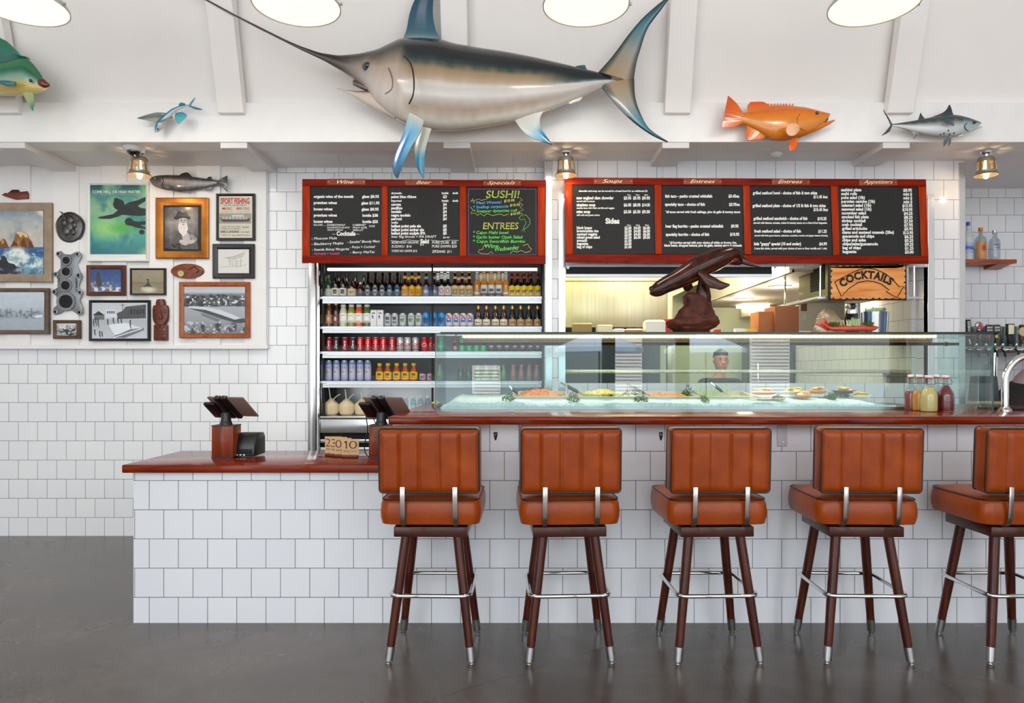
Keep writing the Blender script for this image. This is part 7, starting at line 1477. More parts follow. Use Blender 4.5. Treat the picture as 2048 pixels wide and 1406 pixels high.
rings = []; N = fbm(40, 48, 6, 12, 4)
lo = [(790, 880, 694), (745, 960, 720), (735, 1060, 760), (728, 1090, 820), (705, 1120, 880), (660, 1150, 930), (635, 1155, 1000), (610, 1185, 1060), (510, 1205, 1110), (470, 1190, 1160), (480, 1150, 1200), (520, 1110, 1240), (560, 1085, 1278)]
L_ = cr([(a, c, y) for a, c, y in lo], 40)
zb = ZTOP
for i in range(40):
    a, c, y = L_[i]; hw = (c - a) / 2; rg = []
    for j in range(48):
        k = 1 + .62 * (N[i, (j * 2) % 48 if j < 24 else (96 - j * 2) % 48] - .5); p = W(*q6((a + c) / 2 + hw * k * math.cos(2 * PI * j / 48), y), Ywh) + Vector((0, hw * k * .1367 / 316 * .62 * math.sin(2 * PI * j / 48), 0))
        p.z = max(p.z, zb); rg.append(p)
    rings.append(rg)
rings.append([Vector((p.x, p.y, zb)) for p in rings[-1]])
MB().loft(rings).build('burl_base', M_burl, t, smooth=50)
# red fish planter
M_rfish = mat('red_ceramic', (186, 56, 26), .25, coat=.4, noise=(30, (150, 36, 18), (1, 1, 1))); Yf = 4.3; q7 = lambda x, y: (1560 + x * .15625, 510 + y * .15625)
t = thing('fish_planter', 'red ceramic fish-shaped planter on the case top', 'planter', (PX(1695, Yf), Yf, ZTOP))
tf = [(600, 905), (660, 900), (760, 895), (900, 892), (1050, 890), (1150, 893), (1220, 905), (1262, 920)]; bf = [(600, 945), (660, 978), (760, 992), (900, 996), (1050, 994), (1150, 985), (1220, 965), (1262, 930)]
fish_body([q7(*p) for p in tf], [q7(p[0], min(p[1], 980)) for p in bf], Yf, .9, lambda x, u, v: (255, 255, 255), n=30, m=24).build('body', M_rfish, t, smooth=60)
fin([q7(640, 905), q7(610, 850), q7(570, 800)], [q7(620, 975), q7(530, 930), q7(455, 890)], Yf, Yf, .012, wc, n=14, m=13, rays=.4).build('tail', M_rfish, t, smooth=60)
def succ(name, c, n, L, m, seed, sx=1.0, par=None):
    r = random.Random(seed); b = MB()
    for i in range(n):
        p = Vector(c) + Vector((r.uniform(-1, 1) * sx, r.uniform(-.02, .02), 0)); d = Vector((r.uniform(-1, 1), r.uniform(-1, .4), r.uniform(.5, 1.6))).normalized(); l = L * r.uniform(.6, 1.2)
        b.tube([p, p + d * l * .5, p + d * l + Vector((0, 0, .004))], [.004, .0045, .0012], 6)
    return b.build(name, m, par, smooth=50)
M_suc = mat('pale_succulent', (176, 196, 150), .5); M_moss = mat('moss_green', (60, 84, 30), .8)
zt_ = PZ(q7(0, 893)[1], Yf) - .008
succ('succulent', (PX(1705, Yf), Yf, zt_), 46, .045, M_suc, 3, .045, t); succ('trailing_moss', (PX(1668, Yf), Yf, zt_), 60, .022, M_moss, 4, .022, t); succ('trailing_moss', (PX(1735, Yf), Yf, zt_), 30, .025, M_moss, 6, .03, t)
# blue and white striped pot
Yp_ = 4.45; xp = PX(1747, Yp_); t = thing('striped_planter', 'blue and white streaked pot with a small succulent on the case top', 'planter', (xp, Yp_, ZTOP))
a = Art(300, 10); 
cols_ = [(40, 70, 100), (196, 206, 214), (54, 84, 120), (30, 44, 64), (206, 214, 220), (70, 110, 140), (226, 230, 232), (44, 60, 90)]; r = np.random.RandomState(2); nb = 44; id_ = (a.U * nb + .6 * (fbm(10, 300, 8, 3) - .5)).astype(int); ch_ = r.randint(0, 8, nb + 4); a.a = np.array(cols_, float)[ch_[id_]]
hp = PZ(625, Yp_) - ZTOP
a.mb(lambda u, v: (xp + (.083 + .008 * (1 - v)) * math.sin(2 * PI * u) * .98, Yp_ - (.083 + .008 * (1 - v)) * math.cos(2 * PI * u), ZTOP + hp * (1 - v))).build('pot', painted('glazed_pot', .15, coat=.7), t, smooth=60)
MB().lathe([(.082, 0.0), (.08, .002)], (xp, Yp_, ZTOP), 28).build('pot_foot', mat('pot_foot', (50, 60, 80), .4), t); MB().lathe([(.088, hp), (.082, hp - .003), (.08, hp - .012), (.001, hp - .012)], (xp, Yp_, ZTOP), 28).build('soil', mat('dark_soil', (50, 40, 30), .9), t)
succ('succulent', (xp - .02, Yp_ - .03, ZTOP + hp - .012), 60, .042, M_suc, 8, .035, t); succ('succulent_leaves', (xp - .02, Yp_ - .03, ZTOP + hp - .012), 40, .03, mat('mid_succulent', (120, 150, 90), .5), 9, .04, t)
# ================================================================ lamps and ceiling fittings
M_disc = mat('lamp_lens', (255, 248, 222), .5, emit=((255, 247, 216), 1.12)); M_shade = mat('shade_enamel', (206, 204, 200), .3)
for i, (px, n) in enumerate(((40, 'leftmost'), (593, 'second from the left'), (1172, 'third from the left'), (1748, 'rightmost'))):
    Y = 3.78; x = PX(px, Y); z = 3.285
    t = thing('pendant_light', '%s of the four round pendant lights along the top edge' % n, 'pendant light', (x, Y, z), 'pendant lights above the counter')
    MB().lathe([(.229, 0), (.234, 0), (.234, .012), (.2, .06), (.11, .12), (.05, .17), (.045, .26), (.04, .26), (.045, .165), (.1, .112), (.19, .055), (.228, .012)], (x, Y, z), 48, cap=False).build('lamp_shade', M_shade, t, smooth=40)
    MB().lathe([(.228, .004), (.15, .002), (.001, .0015)], (x, Y, z), 48).build('diffuser', M_disc, t)
    MB().tube([(x + .236, Y, z + .012), (x + .246, Y, z + .012)], .008, 8).build('clip', M_steel2, t)
    MB().tube([(x, Y, z + .25), (x, Y, 5.2)], .01, 10).build('stem', M_steel2, t)
    lamp('pendant_lamp', 'AREA', (x, Y, z - .02), 10, (1, .93, .8), .42, (0, 0, 0))
M_bulb = mat('warm_bulb', (255, 214, 150), .3, emit=((255, 190, 104), 9)); M_cage = mat('cage_grey', (150, 142, 128), .4, .6)
for px, py, n in ((279, 325, 'left'), (1132, 322, 'middle'), (1972, 330, 'right')):
    Y = 5.15; x = PX(px, Y); zt_ = PZ(py - 24, Y); s = Y / F
    t = thing('cage_light', '%s of the three small metal cage lamps under the soffit' % n, 'ceiling light', (x, Y, ZS), 'cage lamps under the soffit')
    MB().lathe([(.034, 0), (.04, -.008), (.036, -.02), (.02, -.028), (.018, -.05)], (x, Y, ZS), 24).build('canopy', M_chrome, t)
    MB().lathe([(.018, -.045), (.05, -.05), (.056, -.062), (.058, -.085), (.054, -.085), (.05, -.066), (.017, -.055)], (x, Y, ZS), 28, cap=False).build('cage_top', M_cage, t)
    for k in range(8):
        a = 2 * PI * (k + .5) / 8; d = Vector((math.cos(a), math.sin(a), 0)); e = Vector((-d.y, d.x, 0)) * .0085; p0 = Vector((x, Y, ZS - .083)) + d * .057; p1 = Vector((x, Y, ZS - .15)) + d * .064
        MB().hexa([p0 - e, p0 + e, p0 + e + d * .003, p0 - e + d * .003], [p1 - e, p1 + e, p1 + e + d * .003, p1 - e + d * .003]).build('cage_bar', M_cage, t)
    MB().lathe([(.062, -.15), (.067, -.15), (.068, -.165), (.08, -.178), (.082, -.184), (.078, -.184), (.064, -.168)], (x, Y, ZS), 28, cap=False).build('cage_rim', M_cage, t)
    MB().lathe([(.012, -.05), (.012, -.1), (.014, -.105), (.02, -.14), (.021, -.17), (.016, -.2), (.003, -.207)], (x, Y, ZS), 20).build('bulb', M_bulb, t)
    lamp('cage_lamp', 'POINT', (x, Y, ZS - .12), 1.6, (1, .66, .34), .008)
    lamp('cage_lamp_low', 'POINT', (x, Y - .02, ZS - .235), 1.5, (1, .72, .42), .02)
x, Y = PX(268, 5.06), 5.06
t = thing('dome_camera', 'white dome security camera beside the left cage lamp', 'camera', (x, Y, ZS)); MB().lathe([(.075, 0), (.078, -.01), (.062, -.03), (.05, -.036)], (x, Y, ZS), 28).build('housing', mat('camera_white', (226, 226, 226), .35), t); MB().ell((x, Y - .004, ZS - .036), (.045, .045, .034), 24, 12).build('dome', mat('smoked_dome', (18, 16, 16), .05, coat=1), t)
c = (PX(1553, 5.2), 5.2, ZS); t = thing('smoke_detector', 'small round smoke detector on the soffit above the entrees menu', 'smoke detector', c); MB().lathe([(.04, 0), (.042, -.012), (.036, -.022)], c, 28).build('base', mat('camera_white', (226, 226, 226), .35), t); MB().lathe([(.03, -.02), (.03, -.034), (.024, -.04), (.001, -.041)], c, 28).build('sensor', mat('sensor_white', (206, 206, 206), .4), t)
c = (PX(519, 5.35), 5.35, ZS - .045); o = MB().lathe([(.043, 0), (.045, -.004), (.04, -.008), (.001, -.0085)], c, 28).build('sprinkler_cover', M_soffit); tag(o, 'flat round white cover plate under the soffit beam near the gallery corner', 'cover plate')
# ================================================================ right-hand bar: shelves, taps, faucet, people
def shelfboard(name, label, px0, px1, py, Y, th, dep):
    return tag(MB().box(PX(px0, Y), PX(px1, Y), Y, YR - .001, PZ(py, Y) - th, PZ(py, Y)).build(name, M_shelfw, bevel=.003), label, 'shelf')
M_shelfw = woodmat('shelf_wood', (132, 52, 26), (164, 74, 40), (184, 92, 56), rough=.35, coat=.2)
Ysh = 6.02
sh = thing('wall_shelf', 'reddish wood wall shelf with three clear spirit bottles', 'shelf', (PX(1985, Ysh), YR, PZ(518, Ysh)))
MB().box(PX(1925, Ysh), PX(2034, Ysh), Ysh, YR - .001, PZ(526.5, Ysh), PZ(518.5, Ysh)).build('board', M_shelfw, sh, bevel=.003)
MB().hexa([(PX(1998, Ysh), Ysh + .03, PZ(527, Ysh)), (PX(2028, Ysh), Ysh + .03, PZ(527, Ysh)), (PX(2028, Ysh), YR - .002, PZ(527, Ysh)), (PX(1998, Ysh), YR - .002, PZ(527, Ysh))], [(PX(1998, Ysh), YR - .03, PZ(533, Ysh)), (PX(2028, Ysh), YR - .03, PZ(533, Ysh)), (PX(2028, Ysh), YR - .002, PZ(533, Ysh)), (PX(1998, Ysh), YR - .002, PZ(533, Ysh))]).build('bracket', M_shelfw, sh)
M_vod = glassmat('spirit_glass', (226, 232, 236), 2.0); M_frost = mat('frosted_bottle', (206, 214, 222), .4)
def spirit(px, h, r, bm, cap, label, art, z0, z1, txt=None):
    Y = 6.1; x = PX(px, Y); z = PZ(518.5, Ysh) + .001; t = thing('spirit_bottle', label, 'bottle', (x, Y, z), 'spirit bottles on the wall shelf')
    MB().lathe([(r * .94, 0), (r, .006), (r, h * .62), (r * .9, h * .69), (r * .45, h * .76), (r * .36, h * .8), (r * .36, h * .93)], (x, Y, z), 24).build('body', bm, t)
    MB().lathe([(r * .38, h * .9), (r * .4, h * .905), (r * .4, h), (r * .3, h + .002)], (x, Y, z), 18).build('cap', cap, t)
    if art: a0 = math.radians(75); art.mb(lambda u, v: (x + (r + .001) * math.sin((2 * u - 1) * a0), Y - (r + .001) * math.cos((2 * u - 1) * a0), z + z1 + (z0 - z1) * v)).build('label', P_lab, t)
    if txt:
        b = MB()
        for s_, zb, m_, w_, ch in txt: text(b, s_, -w_, w_, -zb, ch, lambda X, Yv: (x + (r + .002) * math.sin(X / r), Y - (r + .002) * math.cos(X / r), z - Yv), .02)
        b.build('wordmark', txt[0][2], t, smooth=0)
spirit(1936, .335, .04, M_frost, mat('blue_cap', (50, 80, 190), .35), 'frosted spirit bottle with blue cap, half behind the steel corner', lab((170, 190, 226), ('poly', [(.1, .3), (.9, .4), (.9, .7), (.1, .6)], (80, 110, 190))), .06, .15)
spirit(1961, .285, .044, M_vod, mat('copper_cap', (206, 110, 60), .35, .4), 'clear spirit bottle with copper cap and tan label', lab((206, 150, 86), ('ell', .5, .4, .16, .2, (190, 60, 40)), ('poly', [(0, .86), (1, .86), (1, 1), (0, 1)], (226, 130, 50))), .02, .16)
spirit(1989, .262, .043, M_vod, mat('silver_cap2', (196, 198, 200), .3, .7), 'clear short-necked spirit bottle with blue lettering', None, 0, 0, [('ABSOLUT', .125, NAVY, .034, .014), ('VODKA', .1, NAVY, .026, .014)])
# lower shelf of glasses
sh2 = thing('wall_shelf', 'dark reddish wall shelf behind the beer taps holding glasses', 'shelf', (PX(2000, Ysh), YR, PZ(698, Ysh))); MB().box(XP3 + .005, 5.2, Ysh, YR - .001, PZ(705, Ysh), PZ(697.5, Ysh)).build('board', mat('dark_shelf_wood', (110, 40, 30), .4), sh2, bevel=.003)
M_gl = glassmat('tumbler_glass', (222, 230, 230), 2.2)
pg = thing('pint_glass', 'x', 'glass', (0, 0, 0)); MB().lathe([(.028, 0), (.03, .004), (.042, .15), (.044, .195), (.041, .195), (.038, .15), (.026, .012), (.001, .01)], (0, 0, 0), 20, cap=False).build('glass_body', M_gl, pg)
gx = [1938, 1950, 1962, 1974, 1986, 1998, 2010, 2022, 2034, 2046]
for i, px in enumerate(gx):
    l = 'clear pint glass, %s from the left in the row behind the taps' % ORD[i]; loc = (PX(px, 6.1) + .0, 6.1, PZ(697.5, Ysh) + .001)
    if i == 0: pg.location = loc; pg['label'] = l; pg['group'] = 'pint glasses behind the taps'
    else: dup(pg, loc, l, group='pint glasses behind the taps')
# tap rail with handles
Ytp = 5.8; zr = PZ(700, Ytp)
t = thing('tap_rail', 'horizontal chrome beer tap rail at the right of the case', 'beer tap rail', (PX(2000, Ytp), Ytp, ZB), None)
MB().tube([(PX(1932, Ytp), Ytp, zr), (5.2, Ytp, zr)], .028, 20).build('rail', M_chrome, t)
for px in (1990, 2120): MB().tube([(PX(px, Ytp), Ytp + .01, zr), (PX(px, Ytp), Ytp + .01, .899)], .03, 20).build('column', M_chrome, t)
o = MB().box(XP3 + .03, 5.2, 5.5, YR - .002, 0, .9).build('back_bar', mat('backbar_steel', (120, 122, 124), .35, .8), bevel=.005); tag(o, 'steel back bar under the tap rail', 'counter')
for px in (1941, 1960, 1978, 1993, 2020, 2043):
    x = PX(px, Ytp); f = MB().tube([(x, Ytp - .02, zr + .005), (x, Ytp - .06, zr + .01), (x, Ytp - .075, zr + .035), (x, Ytp - .075, zr + .05)], [.012, .012, .011, .009], 12).build('faucet', M_chrome, t)
    MB().tube([(x, Ytp - .06, zr + .005), (x + .008, Ytp - .085, zr - .02), (x + .012, Ytp - .09, zr - .06)], [.009, .009, .006], 10).build('spout', M_black, f)
Yh = Ytp - .075; K_ = 1.18; HG = 'beer tap handles'
def handle(px, l): return thing('beer_tap', l, 'tap handle', (PX(px, Yh), Yh, zr + .045), HG)
x5 = lambda x, y: (1908 + x * .3057, 420 + y * .3057)
t = handle(1941, 'black slanted tap handle with white vertical lettering'); p0 = Vector((PX(1941, Yh), Yh, zr + .047)); MB().tube([p0, p0 + Vector((-.012, 0, .04))], .007, 10).build('ferrule', M_chrome, t)
M5 = Matrix.Translation(p0 + Vector((-.012, 0, .04))) @ Matrix.Rotation(math.radians(-4), 4, 'Y'); MB().box(-.016, .016, -.012, .012, 0, .16).xf(M5).build('paddle', M_black, t, bevel=.005); b = MB(); text(b, 'COEDO', .05, .145, .007, .016, lambda x, y: M5 @ Vector((y, -.0128, x)), .03); b.build('lettering', WHT, t, smooth=0); MB().ell(M5 @ Vector((0, 0, .165)), (.014, .011, .014), 14, 8).build('knob', mat('pale_knob', (206, 206, 206), .3), t)
t = handle(1958, 'tap handle with red letter A above a dark can-shaped body'); x = PX(1958, Yh); z = zr + .047; MB().lathe([(.007, 0), (.007, .03), (.022, .034), (.023, .04), (.023, .105), (.02, .11)], (x, Yh, z), 20).build('can_body', mat('tap_can', (92, 36, 30), .35, noise=(16, (40, 24, 22))), t); MB().tube([(x, Yh, z + .108), (x, Yh, z + .118)], .01, 10).build('collar', M_chrome, t)
c = (x, Yh, z + .15); MB().ell(c, (.035, .014, .034), 20, 10).build('badge', mat('badge_grey', (176, 176, 180), .3, .5), t); b = MB(); text(b, 'A', x - .024, x + .024, -(z + .128), .046, lambda X, Yv: (X, Yh - .0155, -Yv), .03); b.build('letter', mat('red_letter', (206, 24, 34), .4), t, smooth=0)
for px, cl, nm, l in ((1978, (206, 50, 80), 'pink', 'hexagonal dark tap handle with pink collar'), (1993, (236, 200, 40), 'yellow', 'hexagonal dark tap handle with yellow collar')):
    t = handle(px, l); x = PX(px, Yh); z = zr + .047
    MB().tube([(x, Yh, z), (x, Yh, z + .05)], [.007, .009], 10).build('shaft', M_black, t); MB().tube([(x, Yh, z + .05), (x, Yh, z + .075)], [.01, .011], 12).build('collar', mat('collar_' + nm, cl, .4), t)
    hx = [(0, .075), (.03, .1), (.03, .14), (.022, .158), (-.022, .158), (-.03, .14), (-.03, .1)]; MB().prism([(x + a, Yh - .012, z + q) for a, q in hx], (0, .024, 0)).build('hex_plate', mat('hex_' + nm, (44, 38, 52) if nm == 'pink' else (50, 44, 50), .35), t, bevel=.003)
    b = MB(); text(b, 'SAINT', x - .022, x + .022, -(z + .128), .013, lambda X, Yv: (X, Yh - .0128, -Yv), .02); text(b, 'ARCHER', x - .022, x + .022, -(z + .106), .012, lambda X, Yv: (X, Yh - .0128, -Yv), .02); b.build('lettering', WHT, t, smooth=0)
t = handle(2020, 'black rectangular tap handle with cream label'); x = PX(2020, Yh); z = zr + .047; MB().hexa([(x - .011, Yh - .01, z), (x + .011, Yh - .01, z), (x + .011, Yh + .01, z), (x - .011, Yh + .01, z)], [(x - .022, Yh - .012, z + .07), (x + .022, Yh - .012, z + .07), (x + .022, Yh + .012, z + .07), (x - .022, Yh + .012, z + .07)]).build('grip', M_black, t, bevel=.002); MB().box(x - .03, x + .03, Yh - .014, Yh + .014, z + .07, z + .165).build('plaque', M_black, t, bevel=.003); MB().box(x - .022, x + .022, Yh - .0165, Yh - .0135, z + .08, z + .157).build('label_plate', mat('cream_plate', (232, 226, 184), .5), t)
t = handle(2043, 'brown wooden tap handle with round cream badge at the photo edge'); x = PX(2043, Yh); MB().lathe([(.008, 0), (.016, .03), (.02, .06), (.013, .1), (.018, .14), (.02, .15), (.012, .158)], (x, Yh, z), 20).build('grip', mat('brown_handle', (84, 44, 32), .35), t); MB().loft([[(x + r_ * math.cos(2 * PI * j / 24), Yh + yy, z + .1 + r_ * math.sin(2 * PI * j / 24)) for j in range(24)] for r_, yy in ((.036, -.012), (.036, -.022), (.001, -.0225))]).build('badge', mat('cream_badge', (206, 186, 140), .4), t)
# dark bins behind the case end
for px0, px1, l in ((1951, 1976, 'left of two dark tapered drink bins behind the case end'), (1978, 2001, 'right of two dark tapered drink bins behind the case end')):
    Y = 4.72; x0, x1 = PX(px0, Y), PX(px1, Y); t = thing('drink_bin', l, 'bin', ((x0 + x1) / 2, Y, ZB), 'dark bins behind the case end'); za, zb_ = ZB + .001, PZ(752, Y)
    MB().hexa([(x0, Y, za), (x1, Y, za), (x1, Y + .09, za), (x0, Y + .09, za)], [(x0 + .012, Y + .01, zb_), (x1 - .012, Y + .01, zb_), (x1 - .012, Y + .08, zb_), (x0 + .012, Y + .08, zb_)]).build('bin_body', mat('slate_bin', (50, 58, 66), .4), t, bevel=.006); MB().box(x0 - .003, x1 + .003, Y - .004, Y + .094, za, za + .022).build('base_band', mat('tan_band', (170, 150, 110), .4), t, bevel=.003)
# bar faucet
t = thing('bar_faucet', 'thick polished chrome gooseneck faucet on the bar top at the right edge', 'faucet', (PX(2010, 4.0), 4.0, ZB)); xf = PX(2010, 4.0); R = .155
pts = [(xf, 4.0, ZB + .01), (xf, 4.0, ZB + .17)] + [(xf + R - R * math.cos(a), 4.0, ZB + .17 + R * .95 * math.sin(a)) for a in [PI * j / 24 for j in range(1, 25)]] + [(xf + 2 * R, 4.0, ZB + .12)]
MB().tube(pts, .0195, 24).build('spout', M_chrome, t, smooth=60); MB().lathe([(.036, 0), (.036, .006), (.026, .014), (.022, .02)], (xf, 4.0, ZB + .0005), 28).build('flange', M_chrome, t)
o = MB().box(PX(2022, 4.0), PX(2110, 4.0), 4.06, 4.3, ZB + .0005, ZB + .012).build('drip_mat', M_blackm, bevel=.003); tag(o, 'black rubber drip mat beside the chrome faucet', 'mat')
# ---------------------------------------------------------------- people
def skinned(name, pts, edges, radii, m, par, sub=2):
    me = bpy.data.meshes.new(name); org = ORG[par.name]; me.from_pydata([tuple(Vector(p) - org) for p in pts], edges, []); me.materials.append(m)
    o = bpy.data.objects.new(name, me); COL.objects.link(o); o.parent = par; ORG[o.name] = org
    sk = o.modifiers.new('Skin', 'SKIN'); sk.use_smooth_shade = True; me.skin_vertices.new() if not me.skin_vertices else None
    for i, r_ in enumerate(radii): me.skin_vertices[0].data[i].radius = r_ if isinstance(r_, tuple) else (r_, r_)
    me.skin_vertices[0].data[0].use_root = True
    ss = o.modifiers.new('Subdivision', 'SUBSURF'); ss.levels = sub; ss.render_levels = sub
    dg = bpy.context.evaluated_depsgraph_get(); nm = bpy.data.meshes.new_from_object(o.evaluated_get(dg)); o.modifiers.clear(); o.data = nm
    nm.polygons.foreach_set('use_smooth', [True] * len(nm.polygons)); return o
M_skin = mat('skin', (186, 128, 98), .5); M_hair = mat('dark_hair', (28, 20, 18), .5); M_dshirt = mat('dark_shirt', (36, 40, 48), .7); M_pink = mat('mauve_shirt', (170, 140, 146), .7, noise=(60, (150, 122, 130), (1, 1, 8))); M_pants = mat('black_trousers', (16, 16, 18), .7)
def face(c, t, s=1.0):
    x, y, z = c
    h = MB(); rings = []
    for zz, rx, ry, dy in ((-.125, .02, .03, -.02), (-.115, .042, .05, -.018), (-.09, .055, .075, -.008), (-.05, .066, .088, -.002), (0, .073, .094, 0), (.045, .076, .096, .004), (.085, .068, .086, .008), (.115, .045, .058, .01), (.128, .012, .016, .01)): rings.append([(x + rx * s * math.cos(2 * PI * j / 28), y + dy * s + ry * s * math.sin(2 * PI * j / 28), z + zz * s) for j in range(28)])
    h.loft(rings); h.build('head', M_skin, t, smooth=70)
    hb_ = MB(); rings = []
    for zz, k, cut in ((.035, 1.02, .03), (.06, 1.04, 0), (.09, 1.02, 0), (.118, .74, 0), (.134, .2, 0)): rings.append([(x + .075 * s * k * math.cos(2 * PI * j / 28) * (1 if zz < .11 else .8), y + .012 * s + (.098 * k - (.05 if zz < .05 else 0)) * s * math.sin(2 * PI * j / 28) + (.04 * s if zz < .05 else 0), z + zz * s) for j in range(28)])
    hb_.loft(rings); hb_.build('hair', M_hair, t, smooth=70)
    MB().hexa([(x - .009, y - .088 * s, z + .012), (x + .009, y - .088 * s, z + .012), (x + .009, y - .08 * s, z + .012), (x - .009, y - .08 * s, z + .012)], [(x - .015, y - .108 * s, z - .032), (x + .015, y - .108 * s, z - .032), (x + .016, y - .084 * s, z - .035), (x - .016, y - .084 * s, z - .035)]).build('nose', M_skin, t, bevel=.004, smooth=80)
    for sx in (-1, 1):
        MB().ell((x + sx * .03, y - .084 * s, z + .012), (.012, .008, .007), 12, 8).build('eye', mat('eye_dark', (30, 22, 20), .3), t); MB().tube([(x + sx * .014, y - .09 * s, z + .03), (x + sx * .032, y - .09 * s, z + .034), (x + sx * .046, y - .08 * s, z + .029)], .003, 6).build('eyebrow', M_hair, t); MB().ell((x + sx * .078, y + .005, z - .002), (.009, .02, .03), 12, 8).build('ear', M_skin, t)
    MB().tube([(x - .024, y - .082 * s, z - .063), (x, y - .09 * s, z - .062), (x + .024, y - .082 * s, z - .063)], .0045, 8).build('mouth', mat('lip', (150, 86, 76), .5), t)
# cook behind the case, looking down
Yk_ = 7.7; xk = PX(1440, Yk_); ck = W(1440, 722, Yk_)
t = thing('person', 'cook in a dark shirt standing in the kitchen behind the case glass', 'person', (xk, Yk_, 0)); zs = ck.z - .2
def hand(par, c, s=1, d=(0, -1, -.25)):
    d = Vector(d).normalized(); side = Vector((1, 0, 0)); pal = Vector(c) + d * .05
    for k, (o_, L) in enumerate(((-.03, .07), (-.01, .08), (.01, .076), (.029, .06))):
        p = pal + side * o_ + d * .035; q = p + d * L * .55 + Vector((0, 0, -.006)); e = q + d * L * .4 + Vector((0, 0, -.022)); skinned('finger', [p - d * .02, p, q, e], [(0, 1), (1, 2), (2, 3)], [.009, .009, .008, .0065], M_skin, par, 1)
    p = pal - side * s * .034; skinned('thumb', [pal - side * s * .02 - d * .02, p, p - side * s * .02 + d * .035], [(0, 1), (1, 2)], [.011, .0105, .008], M_skin, par, 1)
def body(t, x, y, zs, lean_=0, ex=1):
    P = [(x, y, .93), (x, y - .01, zs - .36), (x, y, zs - .12), (x, y, zs - .03), (x, y - .02, zs + .12), (x - .11, y, .86), (x - .11, y - .02, .48), (x - .11, y, .06), (x + .11, y, .86), (x + .11, y - .02, .48), (x + .11, y, .06)]
    return skinned('body', P, [(0, 1), (1, 2), (2, 3), (3, 4), (0, 5), (5, 6), (6, 7), (0, 8), (8, 9), (9, 10)], [(.14, .11), (.15, .11), (.17, .11), (.12, .09), (.05, .055), .095, .065, .045, .095, .065, .045], M_skin, t)
ZH = .98
P = [(xk, Yk_, .95), (xk, Yk_, zs - .3), (xk, Yk_, zs - .08), (xk, Yk_ - .005, zs), (xk, Yk_ - .02, zs + .11), (xk - .19, Yk_, zs - .04), (xk - .23, Yk_ - .02, zs - .28), (xk - .16, Yk_ - .26, ZH + .055), (xk - .13, Yk_ - .33, ZH + .045), (xk + .19, Yk_, zs - .04), (xk + .23, Yk_ - .02, zs - .28), (xk + .16, Yk_ - .26, ZH + .055), (xk + .13, Yk_ - .33, ZH + .045), (xk - .1, Yk_, .85), (xk - .1, Yk_ - .01, .48), (xk - .1, Yk_, .08), (xk - .1, Yk_ - .12, .035), (xk + .1, Yk_, .85), (xk + .1, Yk_ - .01, .48), (xk + .1, Yk_, .08), (xk + .1, Yk_ - .12, .035)]
E = [(0, 1), (1, 2), (2, 3), (3, 4), (2, 5), (5, 6), (6, 7), (7, 8), (2, 9), (9, 10), (10, 11), (11, 12), (0, 13), (13, 14), (14, 15), (15, 16), (0, 17), (17, 18), (18, 19), (19, 20)]
skinned('body', P, E, [(.11, .08), (.11, .08), (.11, .08), (.08, .06), (.05, .052), .055, .045, .033, .026, .065, .048, .033, .026, .085, .06, .04, .035, .085, .06, .04, .035], M_skin, t)
face((ck.x, Yk_ - .035, ck.z), t)
skinned('shirt', [(xk, Yk_, .93), (xk, Yk_, zs - .3), (xk, Yk_, zs - .08), (xk, Yk_ - .005, zs - .005), (xk - .19, Yk_, zs - .04), (xk - .225, Yk_ - .01, zs - .2), (xk + .19, Yk_, zs - .04), (xk + .225, Yk_ - .01, zs - .2)], [(0, 1), (1, 2), (2, 3), (2, 4), (4, 5), (2, 6), (6, 7)], [(.168, .128), (.172, .132), (.178, .128), (.1, .09), .084, .066, .084, .066], M_dshirt, t)
skinned('trousers', [(xk, Yk_, .96), (xk - .1, Yk_, .85), (xk - .1, Yk_ - .01, .48), (xk - .1, Yk_, .1), (xk + .1, Yk_, .85), (xk + .1, Yk_ - .01, .48), (xk + .1, Yk_, .1)], [(0, 1), (1, 2), (2, 3), (0, 4), (4, 5), (5, 6)], [(.165, .13), .1, .075, .06, .1, .075, .06], M_pants, t)
hand(t, (xk - .13, Yk_ - .3, ZH + .045), 1); hand(t, (xk + .13, Yk_ - .3, ZH + .045), -1)
# bartender bending over, mostly outside the frame
Yb_ = 5.2; xq = PX(2040, Yb_); s_ = F / Yb_
t = thing('person', 'bartender in a mauve shirt and black trousers at the right photo edge behind the faucet', 'person', (xq, Yb_, 0))
zh = 1.1
P = [(xq, Yb_, zh - .06), (xq + .1, Yb_ - .03, zh + .12), (xq + .26, Yb_ - .06, zh + .27), (xq + .34, Yb_ - .08, zh + .32), (xq + .44, Yb_ - .1, zh + .36), (xq + .3, Yb_ - .26, zh + .22), (xq + .42, Yb_ - .34, zh + .02), (xq + .52, Yb_ - .36, zh - .03), (xq + .3, Yb_ + .14, zh + .22), (xq + .42, Yb_ + .16, zh + .02), (xq + .54, Yb_ + .12, zh - .1), (xq + .02, Yb_ - .1, zh - .14), (xq + .05, Yb_ - .1, zh - .58), (xq, Yb_ - .1, .09), (xq + .13, Yb_ - .1, .04), (xq + .02, Yb_ + .1, zh - .14), (xq + .05, Yb_ + .1, zh - .58), (xq, Yb_ + .1, .09), (xq + .13, Yb_ + .1, .04)]
E = [(0, 1), (1, 2), (2, 3), (3, 4), (2, 5), (5, 6), (6, 7), (2, 8), (8, 9), (9, 10), (0, 11), (11, 12), (12, 13), (13, 14), (0, 15), (15, 16), (16, 17), (17, 18)]
skinned('body', P, E, [.09, .085, .09, .06, .05, .055, .042, .03, .055, .042, .03, .07, .055, .04, .035, .07, .055, .04, .035], M_skin, t)
